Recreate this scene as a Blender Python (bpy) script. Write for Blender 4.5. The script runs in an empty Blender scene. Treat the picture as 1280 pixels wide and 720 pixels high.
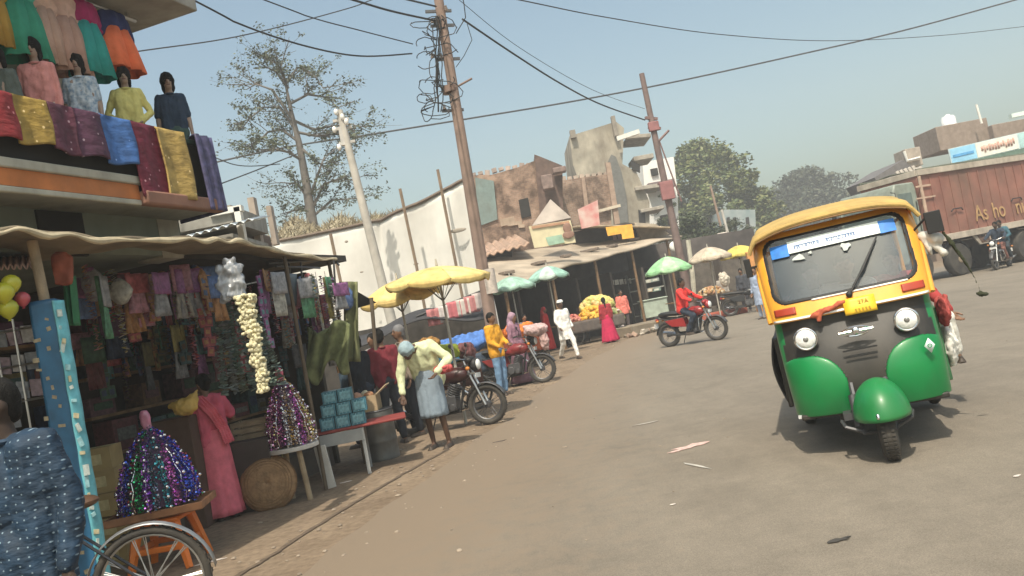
import bpy, math, random
from mathutils import Vector, Matrix, Euler, noise
PI = math.pi
R = math.radians
V = Vector
C = bpy.context.scene.collection
random.seed(7)
# ------------------------------------------------------------------ camera frame
F = 1050.0
ROLL, PITCH, EYE = R(10.7), R(1.88), 1.5
CAMM = Matrix.Rotation(PI/2 + PITCH, 3, 'X') @ Matrix.Rotation(-ROLL, 3, 'Z')
def ray(px, py):
    return CAMM @ V(((px-640)/F, -(py-360)/F, -1))
def P(px, py, d):
    r = ray(px, py); return V((0, 0, EYE)) + r*(d/r.y)
def G(px, py, z=0.0):
    r = ray(px, py); t = (z-EYE)/r.z; return V((0, 0, EYE)) + r*t

# ------------------------------------------------------------------ materials
_M = {}
def M(col, rough=.7, metal=0.0, var=.18, vs=5.0, bump=.0, bs=60.0, coat=0.0, spec=.5, emit=0.0, alpha=1.0, trans=0.0, col2=None, dirt=0.0):
    key = (tuple(col), rough, metal, var, vs, bump, bs, coat, spec, emit, alpha, trans, tuple(col2) if col2 else None, dirt)
    if key in _M: return _M[key]
    m = bpy.data.materials.new('mat_%d' % len(_M)); m.use_nodes = True
    nt = m.node_tree; n = nt.nodes; L = nt.links
    b = n['Principled BSDF']
    b.inputs['Roughness'].default_value = rough
    b.inputs['Metallic'].default_value = metal
    b.inputs['Coat Weight'].default_value = coat
    b.inputs['Specular IOR Level'].default_value = spec
    b.inputs['Alpha'].default_value = alpha
    b.inputs['Transmission Weight'].default_value = trans
    tc = n.new('ShaderNodeTexCoord')
    nz = n.new('ShaderNodeTexNoise'); nz.inputs['Scale'].default_value = vs; nz.inputs['Detail'].default_value = 5
    L.new(tc.outputs['Object'], nz.inputs['Vector'])
    rp = n.new('ShaderNodeValToRGB')
    rp.color_ramp.elements[0].position = .3; rp.color_ramp.elements[1].position = .7
    c = col
    a = [max(0, x*(1-var)) for x in c]; d = [min(1, x*(1+var)) for x in c]
    if col2: a, d = c, col2
    rp.color_ramp.elements[0].color = (*a, 1); rp.color_ramp.elements[1].color = (*d, 1)
    L.new(nz.outputs['Fac'], rp.inputs['Fac'])
    out = rp.outputs['Color']
    if dirt:
        n2 = n.new('ShaderNodeTexNoise'); n2.inputs['Scale'].default_value = vs*.45; n2.inputs['Detail'].default_value = 8; n2.inputs['Roughness'].default_value = .7
        mp = n.new('ShaderNodeMapping'); mp.inputs['Scale'].default_value = (1, 1, .35)
        L.new(tc.outputs['Object'], mp.inputs['Vector']); L.new(mp.outputs['Vector'], n2.inputs['Vector'])
        r2 = n.new('ShaderNodeValToRGB'); r2.color_ramp.elements[0].position = .42; r2.color_ramp.elements[1].position = .72
        r2.color_ramp.elements[0].color = (0, 0, 0, 1); r2.color_ramp.elements[1].color = (dirt, dirt, dirt, 1)
        L.new(n2.outputs['Fac'], r2.inputs['Fac'])
        mx = n.new('ShaderNodeMix'); mx.data_type = 'RGBA'
        mx.inputs['B'].default_value = (.13, .10, .07, 1)
        L.new(r2.outputs['Color'], mx.inputs['Factor']); L.new(out, mx.inputs['A'])
        out = mx.outputs['Result']
    L.new(out, b.inputs['Base Color'])
    if bump:
        nb = n.new('ShaderNodeTexNoise'); nb.inputs['Scale'].default_value = bs; nb.inputs['Detail'].default_value = 4
        L.new(tc.outputs['Object'], nb.inputs['Vector'])
        bp = n.new('ShaderNodeBump'); bp.inputs['Strength'].default_value = bump; bp.inputs['Distance'].default_value = .02
        L.new(nb.outputs['Fac'], bp.inputs['Height']); L.new(bp.outputs['Normal'], b.inputs['Normal'])
    if emit:
        L.new(out, b.inputs['Emission Color']); b.inputs['Emission Strength'].default_value = emit
    _M[key] = m
    return m
def cloth(col, var=.14, **k): return M(col, rough=.85, var=var, vs=9, bump=.55, bs=15, spec=.25, **k)
def paint(col, rough=.35, **k): return M(col, rough=rough, var=.1, vs=4, coat=.2, **k)
def dotcloth(col, dot, sc=27, size=.13, rnd_=.28, bump=.45, col2=None, flat=False):
    m = bpy.data.materials.new('dotted_cloth'); m.use_nodes = True; nt = m.node_tree; n = nt.nodes; L = nt.links; b = n['Principled BSDF']; b.inputs['Roughness'].default_value = .75
    tc = n.new('ShaderNodeTexCoord'); v = n.new('ShaderNodeTexVoronoi'); v.inputs['Scale'].default_value = sc; v.inputs['Randomness'].default_value = rnd_; L.new(tc.outputs['Object'], v.inputs['Vector'])
    if flat:
        v.voronoi_dimensions = '2D'; m3 = n.new('ShaderNodeMapping'); m3.inputs['Rotation'].default_value = (R(90), 0, R(0)); L.new(tc.outputs['Object'], m3.inputs['Vector']); L.new(m3.outputs['Vector'], v.inputs['Vector'])
    r = n.new('ShaderNodeValToRGB'); e = r.color_ramp.elements; e[0].position = size; e[0].color = (0, 0, 0, 1); e[1].position = size+.05; e[1].color = (1, 1, 1, 1); L.new(v.outputs['Distance'], r.inputs['Fac'])
    q0 = n.new('ShaderNodeTexNoise'); q0.inputs['Scale'].default_value = 11; q0.inputs['Detail'].default_value = 6; L.new(tc.outputs['Object'], q0.inputs['Vector'])
    r0 = n.new('ShaderNodeValToRGB'); e = r0.color_ramp.elements; e[0].position = .35; e[1].position = .68; e[0].color = (*[x*.7 for x in col], 1); e[1].color = (*(col2 or [x*1.3 for x in col]), 1); L.new(q0.outputs['Fac'], r0.inputs['Fac'])
    x = n.new('ShaderNodeMix'); x.data_type = 'RGBA'; L.new(r.outputs['Color'], x.inputs['Factor']); x.inputs['A'].default_value = (*dot, 1); L.new(r0.outputs['Color'], x.inputs['B']); L.new(x.outputs['Result'], b.inputs['Base Color'])
    q = n.new('ShaderNodeTexNoise'); q.inputs['Scale'].default_value = 9; q.inputs['Detail'].default_value = 3; mp = n.new('ShaderNodeMapping'); mp.inputs['Scale'].default_value = (1, 1, 2.4); mp.inputs['Rotation'].default_value = (.3, .5, 0); L.new(tc.outputs['Object'], mp.inputs['Vector']); L.new(mp.outputs['Vector'], q.inputs['Vector'])
    bp = n.new('ShaderNodeBump'); bp.inputs['Strength'].default_value = bump; bp.inputs['Distance'].default_value = .05; L.new(q.outputs['Fac'], bp.inputs['Height']); L.new(bp.outputs['Normal'], b.inputs['Normal']); return m
SKIN = M((.20, .105, .06), rough=.55, var=.1)
SKIN_D = M((.095, .05, .03), rough=.55, var=.1)
HAIR = M((.010, .009, .008), rough=.75, bump=.4, bs=90, spec=.2)
BLACK = M((.015, .015, .016), rough=.6)
RUBBER = M((.028, .027, .026), rough=.9, bump=.2, bs=80, col2=(.07, .062, .052))
STEEL = M((.5, .5, .5), rough=.35, metal=1)
CHROME = M((.7, .7, .7), rough=.15, metal=1)
GUN = M((.10, .10, .105), rough=.5, metal=.6)
WOOD = M((.20, .12, .06), rough=.8, var=.3, vs=8, bump=.3)
WOODP = M((.33, .25, .16), rough=.85, var=.25, vs=7, bump=.3)
BAMBOO = M((.30, .22, .12), rough=.8, var=.3, vs=9)

# ------------------------------------------------------------------ mesh builder
def frame(d):
    d = V(d).normalized()
    u = d.cross(V((0, 0, 1)))
    if u.length < 1e-3: u = d.cross(V((0, 1, 0)))
    u.normalize(); return u, u.cross(d).normalized()
class MB:
    def __init__(s): s.v = []; s.f = []; s.m = []; s.T = None
    def add(s, vs, fs, mi=0):
        o = len(s.v)
        s.v += [tuple(s.T @ V(p)) if s.T else tuple(p) for p in vs]
        s.f += [tuple(i+o for i in f) for f in fs]; s.m += [mi]*len(fs); return s
    def box(s, c, d, rot=None, mi=0):
        c = V(c); x, y, z = d[0]/2, d[1]/2, d[2]/2
        vs = [V((a*x, b*y, e*z)) for e in (-1, 1) for b in (-1, 1) for a in (-1, 1)]
        if rot is not None:
            q = rot if isinstance(rot, Matrix) else Euler(rot).to_matrix()
            vs = [q @ p for p in vs]
        return s.add([c+p for p in vs], [(0, 2, 3, 1), (4, 5, 7, 6), (0, 1, 5, 4), (1, 3, 7, 5), (3, 2, 6, 7), (2, 0, 4, 6)], mi)
    def tube(s, pts, r, n=8, mi=0, caps=True, closed=False):
        pts = [V(p) for p in pts]; k = len(pts)
        rs = r if isinstance(r, (list, tuple)) else [r]*k
        vs = []; fs = []; pu = None
        for i, p in enumerate(pts):
            if closed: d = pts[(i+1) % k]-pts[i-1]
            else: d = pts[min(i+1, k-1)]-pts[max(i-1, 0)]
            if d.length < 1e-9: d = V((0, 0, 1))
            d.normalize()
            if pu is None: u, w = frame(d)
            else:
                u = pu-d*pu.dot(d)
                if u.length < 1e-4: u, w = frame(d)
                u.normalize(); w = u.cross(d)
            pu = u
            for j in range(n):
                a = 2*PI*j/n; vs.append(p+(u*math.cos(a)+w*math.sin(a))*rs[i])
        q = k if closed else k-1
        for i in range(q):
            for j in range(n):
                a = i*n+j; b = i*n+(j+1) % n; c = ((i+1) % k)*n+(j+1) % n; d = ((i+1) % k)*n+j
                fs.append((a, d, c, b))
        if caps and not closed:
            fs.append(tuple(range(n))); fs.append(tuple(reversed(range((k-1)*n, k*n))))
        return s.add(vs, fs, mi)
    def cyl(s, a, b, r1, r2=None, n=14, mi=0): return s.tube([a, b], [r1, r1 if r2 is None else r2], n, mi)
    def cap(s, a, b, ra, rb, n=10, mi=0):
        a, b = V(a), V(b); d = (b-a)
        if d.length < 1e-6: return s.ell(a, (ra,)*3)
        d.normalize(); pts = []; rs = []
        for t in (80, 55, 28, 0): pts.append(a-d*ra*math.sin(R(t))); rs.append(ra*math.cos(R(t)))
        for t in (0, 28, 55, 80): pts.append(b+d*rb*math.sin(R(t))); rs.append(rb*math.cos(R(t)))
        return s.tube(pts, rs, n, mi)
    def ell(s, c, r, n=14, m=9, rot=None, mi=0):
        c = V(c); r = (r, r, r) if isinstance(r, (int, float)) else r
        q = None
        if rot is not None: q = rot if isinstance(rot, Matrix) else Euler(rot).to_matrix()
        vs = [V((0, 0, -r[2]))]; fs = []
        for i in range(1, m):
            t = PI*i/m
            for j in range(n):
                a = 2*PI*j/n; vs.append(V((r[0]*math.sin(t)*math.cos(a), r[1]*math.sin(t)*math.sin(a), -r[2]*math.cos(t))))
        vs.append(V((0, 0, r[2])))
        for j in range(n): fs.append((0, 1+(j+1) % n, 1+j))
        for i in range(m-2):
            for j in range(n):
                a = 1+i*n+j; b = 1+i*n+(j+1) % n; fs.append((a, b, b+n, a+n))
        t = len(vs)-1
        for j in range(n): fs.append((t, 1+(m-2)*n+j, 1+(m-2)*n+(j+1) % n))
        if q: vs = [q @ p for p in vs]
        return s.add([c+p for p in vs], fs, mi)
    def ring(s, c, Rr, r, axis=(1, 0, 0), n=28, k=8, mi=0):
        c = V(c); u, w = frame(axis)
        return s.tube([c+(u*math.cos(2*PI*i/n)+w*math.sin(2*PI*i/n))*Rr for i in range(n)], r, k, mi, closed=True)
    def grid(s, fn, nu, nv, mi=0, close=False):
        vs = [V(fn(i/nu, j/nv)) for i in range(nu+1) for j in range(nv+1)]
        fs = [(i*(nv+1)+j, (i+1)*(nv+1)+j, (i+1)*(nv+1)+j+1, i*(nv+1)+j+1) for i in range(nu) for j in range(nv)]
        return s.add(vs, fs, mi)
    def lathe(s, prof, n=20, fn=None, mi=0, c=(0, 0, 0), caps=True):
        c = V(c); vs = []; fs = []; k = len(prof)
        for i, (r, z) in enumerate(prof):
            for j in range(n):
                a = 2*PI*j/n; rr = r
                if fn: rr = r*fn(a, i/(k-1))
                vs.append(c+V((rr*math.cos(a), rr*math.sin(a), z)))
        for i in range(k-1):
            for j in range(n):
                a = i*n+j; b = i*n+(j+1) % n; fs.append((a, b, b+n, a+n))
        if caps:
            fs.append(tuple(reversed(range(n)))); fs.append(tuple(range((k-1)*n, k*n)))
        return s.add(vs, fs, mi)
    def prism(s, pts, a, b, axis='y', mi=0):
        # pts: outline in the two other axes; extruded from a to b
        def q(p, t):
            if axis == 'y': return V((p[0], t, p[1]))
            if axis == 'x': return V((t, p[0], p[1]))
            return V((p[0], p[1], t))
        n = len(pts); vs = [q(p, a) for p in pts]+[q(p, b) for p in pts]
        fs = [(i, (i+1) % n, n+(i+1) % n, n+i) for i in range(n)]
        fs += [tuple(reversed(range(n))), tuple(range(n, 2*n))]
        return s.add(vs, fs, mi)
    def mesh(s, name):
        me = bpy.data.meshes.new(name); me.from_pydata(s.v, [], s.f); me.update(); return me
    def build(s, name, mat, parent=None, smooth=40, bevel=0, solid=0, loc=None, fixn=True):
        me = s.mesh(name)
        if fixn:
            import bmesh
            bm = bmesh.new(); bm.from_mesh(me); bmesh.ops.recalc_face_normals(bm, faces=bm.faces); bm.to_mesh(me); bm.free()
        mats = mat if isinstance(mat, (list, tuple)) else [mat]
        for x in mats: me.materials.append(x)
        if len(mats) > 1: me.polygons.foreach_set('material_index', s.m)
        return link(name, me, parent, smooth, bevel, solid, loc)
def link(name, me, parent=None, smooth=40, bevel=0, solid=0, loc=None):
    if smooth:
        me.polygons.foreach_set('use_smooth', [True]*len(me.polygons)); me.set_sharp_from_angle(angle=R(smooth))
    o = bpy.data.objects.new(name, me); C.objects.link(o)
    if parent: o.parent = parent
    if loc is not None: o.location = loc
    if solid:
        q = o.modifiers.new('s', 'SOLIDIFY'); q.thickness = solid; q.offset = 0
    if bevel:
        q = o.modifiers.new('b', 'BEVEL'); q.width = bevel; q.segments = 2; q.limit_method = 'ANGLE'; q.angle_limit = R(40)
    return o
def tag(o, label=None, cat=None, group=None, kind=None):
    if label: o['label'] = label
    if cat: o['category'] = cat
    if group: o['group'] = group
    if kind: o['kind'] = kind
    return o
def thing(name, label, cat, loc=(0, 0, 0), rz=0, group=None, scale=1.0, rx=0, ry=0):
    o = bpy.data.objects.new(name, None); C.objects.link(o); o.empty_display_size = .2
    o.location = loc; o.rotation_euler = (rx, ry, rz); o.scale = (scale,)*3
    return tag(o, label, cat, group)
def kids(o): return [c for c in bpy.data.objects if c.parent == o]
def dup(root, loc=None, rz=None, label=None):
    def cp(o, par):
        c = o.copy(); C.objects.link(c); c.parent = par
        for ch in kids(o): cp(ch, c)
        return c
    r = cp(root, None)
    if loc is not None: r.location = loc
    if rz is not None: r.rotation_euler.z = rz
    if label: r['label'] = label
    return r
def blob(mb, voxel=.016, smooth=4, wob=0.0, wf=6.0, extra=None, mats=None):
    """fuse overlapping shapes to one continuous surface"""
    me = mb.mesh('tmp'); o = bpy.data.objects.new('tmp', me); C.objects.link(o)
    q = o.modifiers.new('r', 'REMESH'); q.mode = 'VOXEL'; q.voxel_size = voxel
    q = o.modifiers.new('s', 'SMOOTH'); q.iterations = smooth; q.factor = .5
    dg = bpy.context.evaluated_depsgraph_get()
    m2 = bpy.data.meshes.new_from_object(o.evaluated_get(dg))
    bpy.data.objects.remove(o); bpy.data.meshes.remove(me)
    if wob:
        nr = [v.normal.copy() for v in m2.vertices]
        sd = V((random.uniform(-50, 50), random.uniform(-50, 50), 0))
        for v, nn in zip(m2.vertices, nr):
            p = v.co; k = noise.noise(V((p.x*wf*1.3, p.y*wf*1.3, p.z*wf))+sd)+.5*noise.noise(V((p.x*wf*3, p.y*wf*3, p.z*wf*2))+sd)
            v.co = p+nn*(wob*k)
        m2.update()
    if extra and extra.v:
        vs = [v.co[:] for v in m2.vertices]; fs = [tuple(p.vertices) for p in m2.polygons]
        n = len(vs); vs += extra.v; fs += [tuple(i+n for i in f) for f in extra.f]
        m3 = bpy.data.meshes.new('tmp'); m3.from_pydata(vs, [], fs); m3.update()
        bpy.data.meshes.remove(m2); m2 = m3
    return m2
def blob_obj(name, mb, mat, parent=None, voxel=.016, smooth=4, wob=0, wf=6, extra=None, loc=None):
    me = blob(mb, voxel, smooth, wob, wf, extra); me.name = name; me.materials.clear(); me.materials.append(mat)
    return link(name, me, parent, 0 if False else 60, loc=loc)
def text_obj(s, size, mat, parent, loc, rot, name='lettering', ext=.004, sx=1.0):
    cu = bpy.data.curves.new('t', 'FONT'); cu.body = s; cu.size = size; cu.extrude = ext; cu.align_x = 'CENTER'; cu.align_y = 'CENTER'
    o = bpy.data.objects.new('t', cu); C.objects.link(o)
    dg = bpy.context.evaluated_depsgraph_get(); me = bpy.data.meshes.new_from_object(o.evaluated_get(dg))
    bpy.data.objects.remove(o); me.name = name; me.materials.clear(); me.materials.append(mat)
    q = bpy.data.objects.new(name, me); C.objects.link(q); q.parent = parent; q.location = loc; q.rotation_euler = rot; q.scale = (sx, 1, 1)
    return q
# ------------------------------------------------------------------ people
J0 = dict(pel=(0, .0, .95), nk=(0, .01, 1.43), hd=(0, -.015, 1.575),
          sl=(.165, .01, 1.37), sr=(-.165, .01, 1.37), el=(.215, .03, 1.10), er=(-.215, .03, 1.10),
          wl=(.225, -.05, .865), wr=(-.225, -.05, .865), hl=(.085, 0, .92), hr=(-.085, 0, .92),
          kl=(.095, -.02, .49), kr=(-.095, -.02, .49), al=(.10, .03, .085), ar=(-.10, .03, .085))
def hand(mb, fb, el, wr, side, curl=.5, roll=0.0):
    d = (wr-el).normalized(); u, w = frame(d)
    a = u*math.cos(roll)+w*math.sin(roll); n = a.cross(d)      # a: across palm, n: palm normal
    k = wr+d*.085
    for t in (-.022, 0, .022): mb.cap(wr+a*t*.6+d*.01, k+a*t, .016, .014, 8)
    for i, t in enumerate((-.030, -.010, .010, .030)):
        ln = (.062, .075, .07, .052)[i]; p = k+a*t; dd = d.copy(); pts = [wr+d*.06+a*t*.8, p]
        for q in range(3):
            dd = (dd*math.cos(curl*.8)+n*math.sin(curl*.8)).normalized() if q else (dd*math.cos(curl*.4)+n*math.sin(curl*.4)).normalized()
            p = p+dd*ln*(.45, .32, .25)[q]; pts.append(p)
        fb.tube(pts, [.0095, .009, .0085, .008, .006], 6)
    b = wr+d*.03-a*.02*side; t1 = b-a*.035*side+d*.03+n*.012; t2 = t1+d*.032+n*.012
    fb.tube([b, t1, t2], [.013, .011, .008], 6)
def person(loc, rz, h=1.68, label='', pose=None, skin=SKIN, top=None, topc=(.5, .5, .5), sleeve=2, hem=.0, bot='trousers', botc=(.05, .06, .09),
           hair='short', look=(0, 0), scarf=None, group=None, vox=.017, curl=.5, shoes=True, topm=None, botm=None, kurta=None, haircol=None, face=True, lean=0, cat='person', slim=1.0, inf=.020):
    J = {k: V(v) for k, v in J0.items()}
    if pose:
        for k, v in pose.items(): J[k] = V(v)
    e = thing('person', label, cat, loc, rz, group, h/1.70, ry=lean)
    e.scale = (h/1.70*slim, h/1.70*slim, h/1.70)
    torso = (J['nk']-J['pel']).normalized()
    sin_l = J['sl']+(J['sr']-J['sl'])*.2-torso*.03; sin_r = J['sr']+(J['sl']-J['sr'])*.2-torso*.03
    mid = (J['pel']+J['nk'])/2
    HR = Euler((look[1], 0, look[0])).to_matrix(); hd = J['hd']
    b = MB(); fb = MB()
    for s in ('l', 'r'):
        sh = J['s'+s]; sn = sin_l if s == 'l' else sin_r; hp = J['h'+s]
        b.cap(hp, sn, .088, .085); b.cap(sn, sh, .06, .05); b.cap(J['nk']-torso*.03, sh, .05, .045)
        b.cap(sh, J['e'+s], .050, .037); b.cap(J['e'+s], J['w'+s], .038, .025)
        b.cap(hp, J['k'+s], .083, .052); b.cap(J['k'+s], J['a'+s], .053, .033)
        c = J['a'+s]; shin = (J['a'+s]-J['k'+s]); fw = V((0, -1, 0))
        if 'ft'+s in J: fw = (J['ft'+s]-c).normalized()
        dn = V((0, 0, -.05))
        b.cap(c+dn+V((0, .03, 0)), c+fw*.13+dn*1.1, .034, .026)
        hand(b, fb, J['e'+s], J['w'+s], 1 if s == 'l' else -1, curl, roll=0.0 if s == 'l' else 0.0)
    b.ell(mid, (.15, .095, .2), rot=torso.to_track_quat('Z', 'Y').to_matrix())
    b.cap(J['nk']-torso*.03, hd-V((0, 0, .04)), .052, .05)
    hv = lambda x, y, z: hd+HR @ V((x, y, z))
    b.ell(hd, (.073, .09, .108), rot=HR); b.ell(hv(0, -.03, -.055), (.05, .052, .052), rot=HR)
    b.cap(hv(0, -.085, .012), hv(0, -.108, -.018), .009, .014); 
    for q in (-1, 1): b.ell(hv(.075*q, .005, -.005), (.012, .022, .032), rot=HR, n=8, m=6)
    body = blob_obj('body', b, skin, e, voxel=vox, smooth=3, extra=fb)
    if face:
        f = MB()
        for q in (-1, 1): f.ell(hv(.031*q, -.078, .012), (.014, .01, .006), rot=HR, n=8, m=5); f.cap(hv(.018*q, -.086, .034), hv(.045*q, -.078, .034), .004, .004, 5)
        f.build('eyes', BLACK, e)
        f = MB(); f.cap(hv(-.02, -.083, -.05), hv(.02, -.083, -.05), .006, .006, 6); f.build('mouth', M((.13, .04, .035), rough=.5), e)
    # hair / head cloth
    hm = haircol or HAIR
    f = MB()
    if hair == 'wig':
        f.ell(hv(0, .02, .025), (.105, .115, .118), rot=HR); f.ell(hv(0, .06, -.05), (.10, .075, .11), rot=HR)
        blob_obj('hair', f, hm, e, voxel=.016, smooth=2, wob=.012, wf=16)
    if hair in ('short', 'bun', 'braid', 'cap'):
        f.ell(hv(0, .016, .028), (.084, .097, .098), rot=HR)
        f.ell(hv(0, .045, -.03), (.07, .06, .07), rot=HR)
        if hair == 'bun': f.ell(hv(0, .115, .0), (.05, .045, .045), rot=HR)
        if hair == 'braid': f.cap(hv(0, .08, 0), J['nk']+V((0, .09, -.3)), .035, .018)
        blob_obj('hair', f, hm, e, voxel=.014, smooth=2, wob=.006, wf=20)
        if hair == 'cap':
            g = MB(); g.T = Matrix.Translation(hd) @ HR.to_4x4()
            g.lathe([(.092, .045), (.094, .075), (.08, .112), (.04, .125), (.002, .127)], 20)
            g.build('cap', scarf or cloth((.8, .8, .78)), e)
    elif hair == 'towel':
        f.ell(hv(0, .012, .03), (.094, .11, .1), rot=HR); f.ell(hv(0, .06, -.03), (.085, .07, .09), rot=HR)
        for i in range(3): f.ring(hv(0, .01, .04+.02*i), .088-.012*i, .018, HR @ V((0, .1, 1)), 16, 6)
        blob_obj('head_towel', f, scarf, e, voxel=.014, smooth=2, wob=.008, wf=14)
    elif hair == 'veil':
        f.ell(hv(0, .02, .02), (.095, .105, .115), rot=HR)
        f.cap(hv(0, .07, -.02), J['nk']+V((0, .09, -.2)), .085, .10)
        f.cap(J['nk']+V((.05, .03, 0)), J['sl']+V((0, .02, -.05)), .075, .075); f.cap(J['nk']+V((-.05, .03, 0)), J['sr']+V((0, .02, -.05)), .075, .075)
        f.cap(J['sl']+V((-.05, .05, -.05)), J['pel']+V((.06, .09, .05)), .085, .06); f.cap(J['sr']+V((.05, .05, -.05)), J['pel']+V((-.06, .09, .05)), .085, .06)
        blob_obj('head_scarf', f, scarf, e, voxel=.016, smooth=3, wob=.014, wf=8)
    # top
    if top:
        f = MB()
        for s in ('l', 'r'):
            sh = J['s'+s]; sn = sin_l if s == 'l' else sin_r; hp = J['h'+s]
            lo = hp-torso*hem if hem else hp
            f.cap(lo, sn, .088+inf+.008, .085+inf); f.cap(sn, sh, .062+inf, .052+inf); f.cap(J['nk']-torso*.045, sh, .052+inf*.6, .047+inf)
            if sleeve >= 1:
                el = J['e'+s]; t = el if sleeve >= 2 else sh.lerp(el, .75)
                f.cap(sh, t, .052+inf, .040+inf*.9+(.012 if sleeve < 2 else 0))
                if sleeve >= 2: f.cap(el, J['w'+s].lerp(el, .08 if sleeve > 2 or sleeve == 2 else .5), .042+inf*.8, .032+inf*.6)
        f.ell(mid, (.15+inf, .095+inf, .2+inf), rot=torso.to_track_quat('Z', 'Y').to_matrix())
        if hem > .1: f.ell(J['pel']-V((0, 0, .06)), (.19, .15, .20))
        if kurta:   # long shirt skirt
            pe = J['pel']
            f.lathe([(.17, 1.05), (.185, .9), (.20, .75), (.215, kurta)], 24, lambda a, t: (1-.25*abs(math.sin(a)))*(1+.05*t*math.sin(a*9)), c=(pe.x, pe.y, 0))
        blob_obj(top, f, topm or cloth(topc), e, voxel=vox*.9, smooth=2, wob=.012, wf=9)
        if face and top in ('shirt', 'jacket'):
            g = MB(); c = J['nk']-torso*.012
            g.ring(c+V((0, -.004, 0)), .064, .014, torso, 16, 6); g.build('collar', topm or cloth([x*.85 for x in topc]), e)
    bm_ = botm or cloth(botc)
    if bot == 'trousers':
        f = MB()
        f.cap(J['hl'], J['hr'], .11, .11); 
        for s in ('l', 'r'):
            f.cap(J['h'+s], J['k'+s], .098, .072); f.cap(J['k'+s], J['a'+s].lerp(J['k'+s], .06), .072, .056)
        blob_obj('trousers', f, bm_, e, voxel=vox*.9, smooth=2, wob=.012, wf=8)
    elif bot in ('lungi', 'sari', 'skirt'):
        z1 = {'lungi': .42, 'sari': .05, 'skirt': .05}[bot]; fl = {'lungi': 1.0, 'sari': 1.35, 'skirt': 2.0}[bot]
        pe = J['pel']; kx = (J['kl']+J['kr'])/2
        f = MB(); n = 48; pr = []
        for i in range(13):
            t = i/12; z = pe.z+.08-(pe.z+.08-z1)*t
            r = .155+.03*math.sin(min(1, t*3)*PI/2)+(fl-1)*.16*t**1.2
            pr.append((r, z))
        ph = random.random()*6
        f.lathe(pr, n, lambda a, t: (1-.30*abs(math.sin(a))*(1-t*.5))*(1+.055*t*math.sin(a*11+ph)+.03*t*math.sin(a*17)), c=(pe.x*.5+kx.x*.5, pe.y*.5+kx.y*.5, 0), caps=False)
        f.build({'lungi': 'lungi', 'sari': 'sari', 'skirt': 'skirt'}[bot], bm_, e, smooth=80, solid=.012)
    elif bot == 'child':
        pass
    if shoes:
        for s in ('l', 'r'):
            f = MB(); c = J['a'+s]; fw = V((0, -1, 0))
            if 'ft'+s in J: fw = (J['ft'+s]-c).normalized()
            f.cap(c+V((0, 0, -.055))-fw*.035, c+fw*.14+V((0, 0, -.062)), .038, .032)
            f.box(c+fw*.055+V((0, 0, -.08)), (.08, .26, .014), rot=fw.to_track_quat('-Y', 'Z').to_matrix())
            blob_obj('shoe', f, M((.05, .035, .025), rough=.6), e, voxel=.012, smooth=2)
    return e
def drape(e, pts, w, mat, name='sari_end', n=10):
    """a cloth band through pts (local), width w"""
    f = MB(); k = len(pts); P_ = [V(p) for p in pts]
    def fn(u, v):
        t = u*(k-1); i = min(int(t), k-2); q = t-i; p = P_[i].lerp(P_[i+1], q)
        d = (P_[i+1]-P_[i]).normalized(); s = d.cross(V((0, -1, 0)))
        if s.length < .1: s = V((1, 0, 0))
        s.normalize(); nrm = s.cross(d)
        return p+s*(v-.5)*w+nrm*.012*math.sin(v*22+u*5)
    f.grid(fn, 24, 14); return f.build(name, mat, e, smooth=80, solid=.008)
# ------------------------------------------------------------------ two wheelers
def spoked_wheel(e, c, r, tr, name='wheel', n=18, rimm=STEEL, hub=.05, disc=False):
    """thing > wheel > tyre, rim ; axis along local x"""
    w = MB(); c = V(c)
    w.cyl(c-V((hub*1.1, 0, 0)), c+V((hub*1.1, 0, 0)), hub, n=14)
    for i in range(n):
        a = 2*PI*i/n; q = 1 if i % 2 else -1; b = a+.25*(1 if (i//2) % 2 else -1)
        w.tube([c+V((hub*.8*q, math.cos(a)*hub, math.sin(a)*hub)), c+V((0, math.cos(b)*(r-tr*1.2), math.sin(b)*(r-tr*1.2)))], .0035, 4)
    o = w.build(name, rimm, e)
    t = MB(); t.ring(c, r-tr, tr, n=36, k=10); 
    for i in range(36):
        a = 2*PI*i/36; t.box(c+V((0, math.cos(a)*(r-.004), math.sin(a)*(r-.004))), (tr*1.1, .02, .014), rot=(a-PI/2, 0, 0))
    t.build('tyre', RUBBER, o)
    t = MB(); t.ring(c, r-tr*2, tr*.45, n=32, k=6); t.build('rim', rimm, o)
    return o
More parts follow.
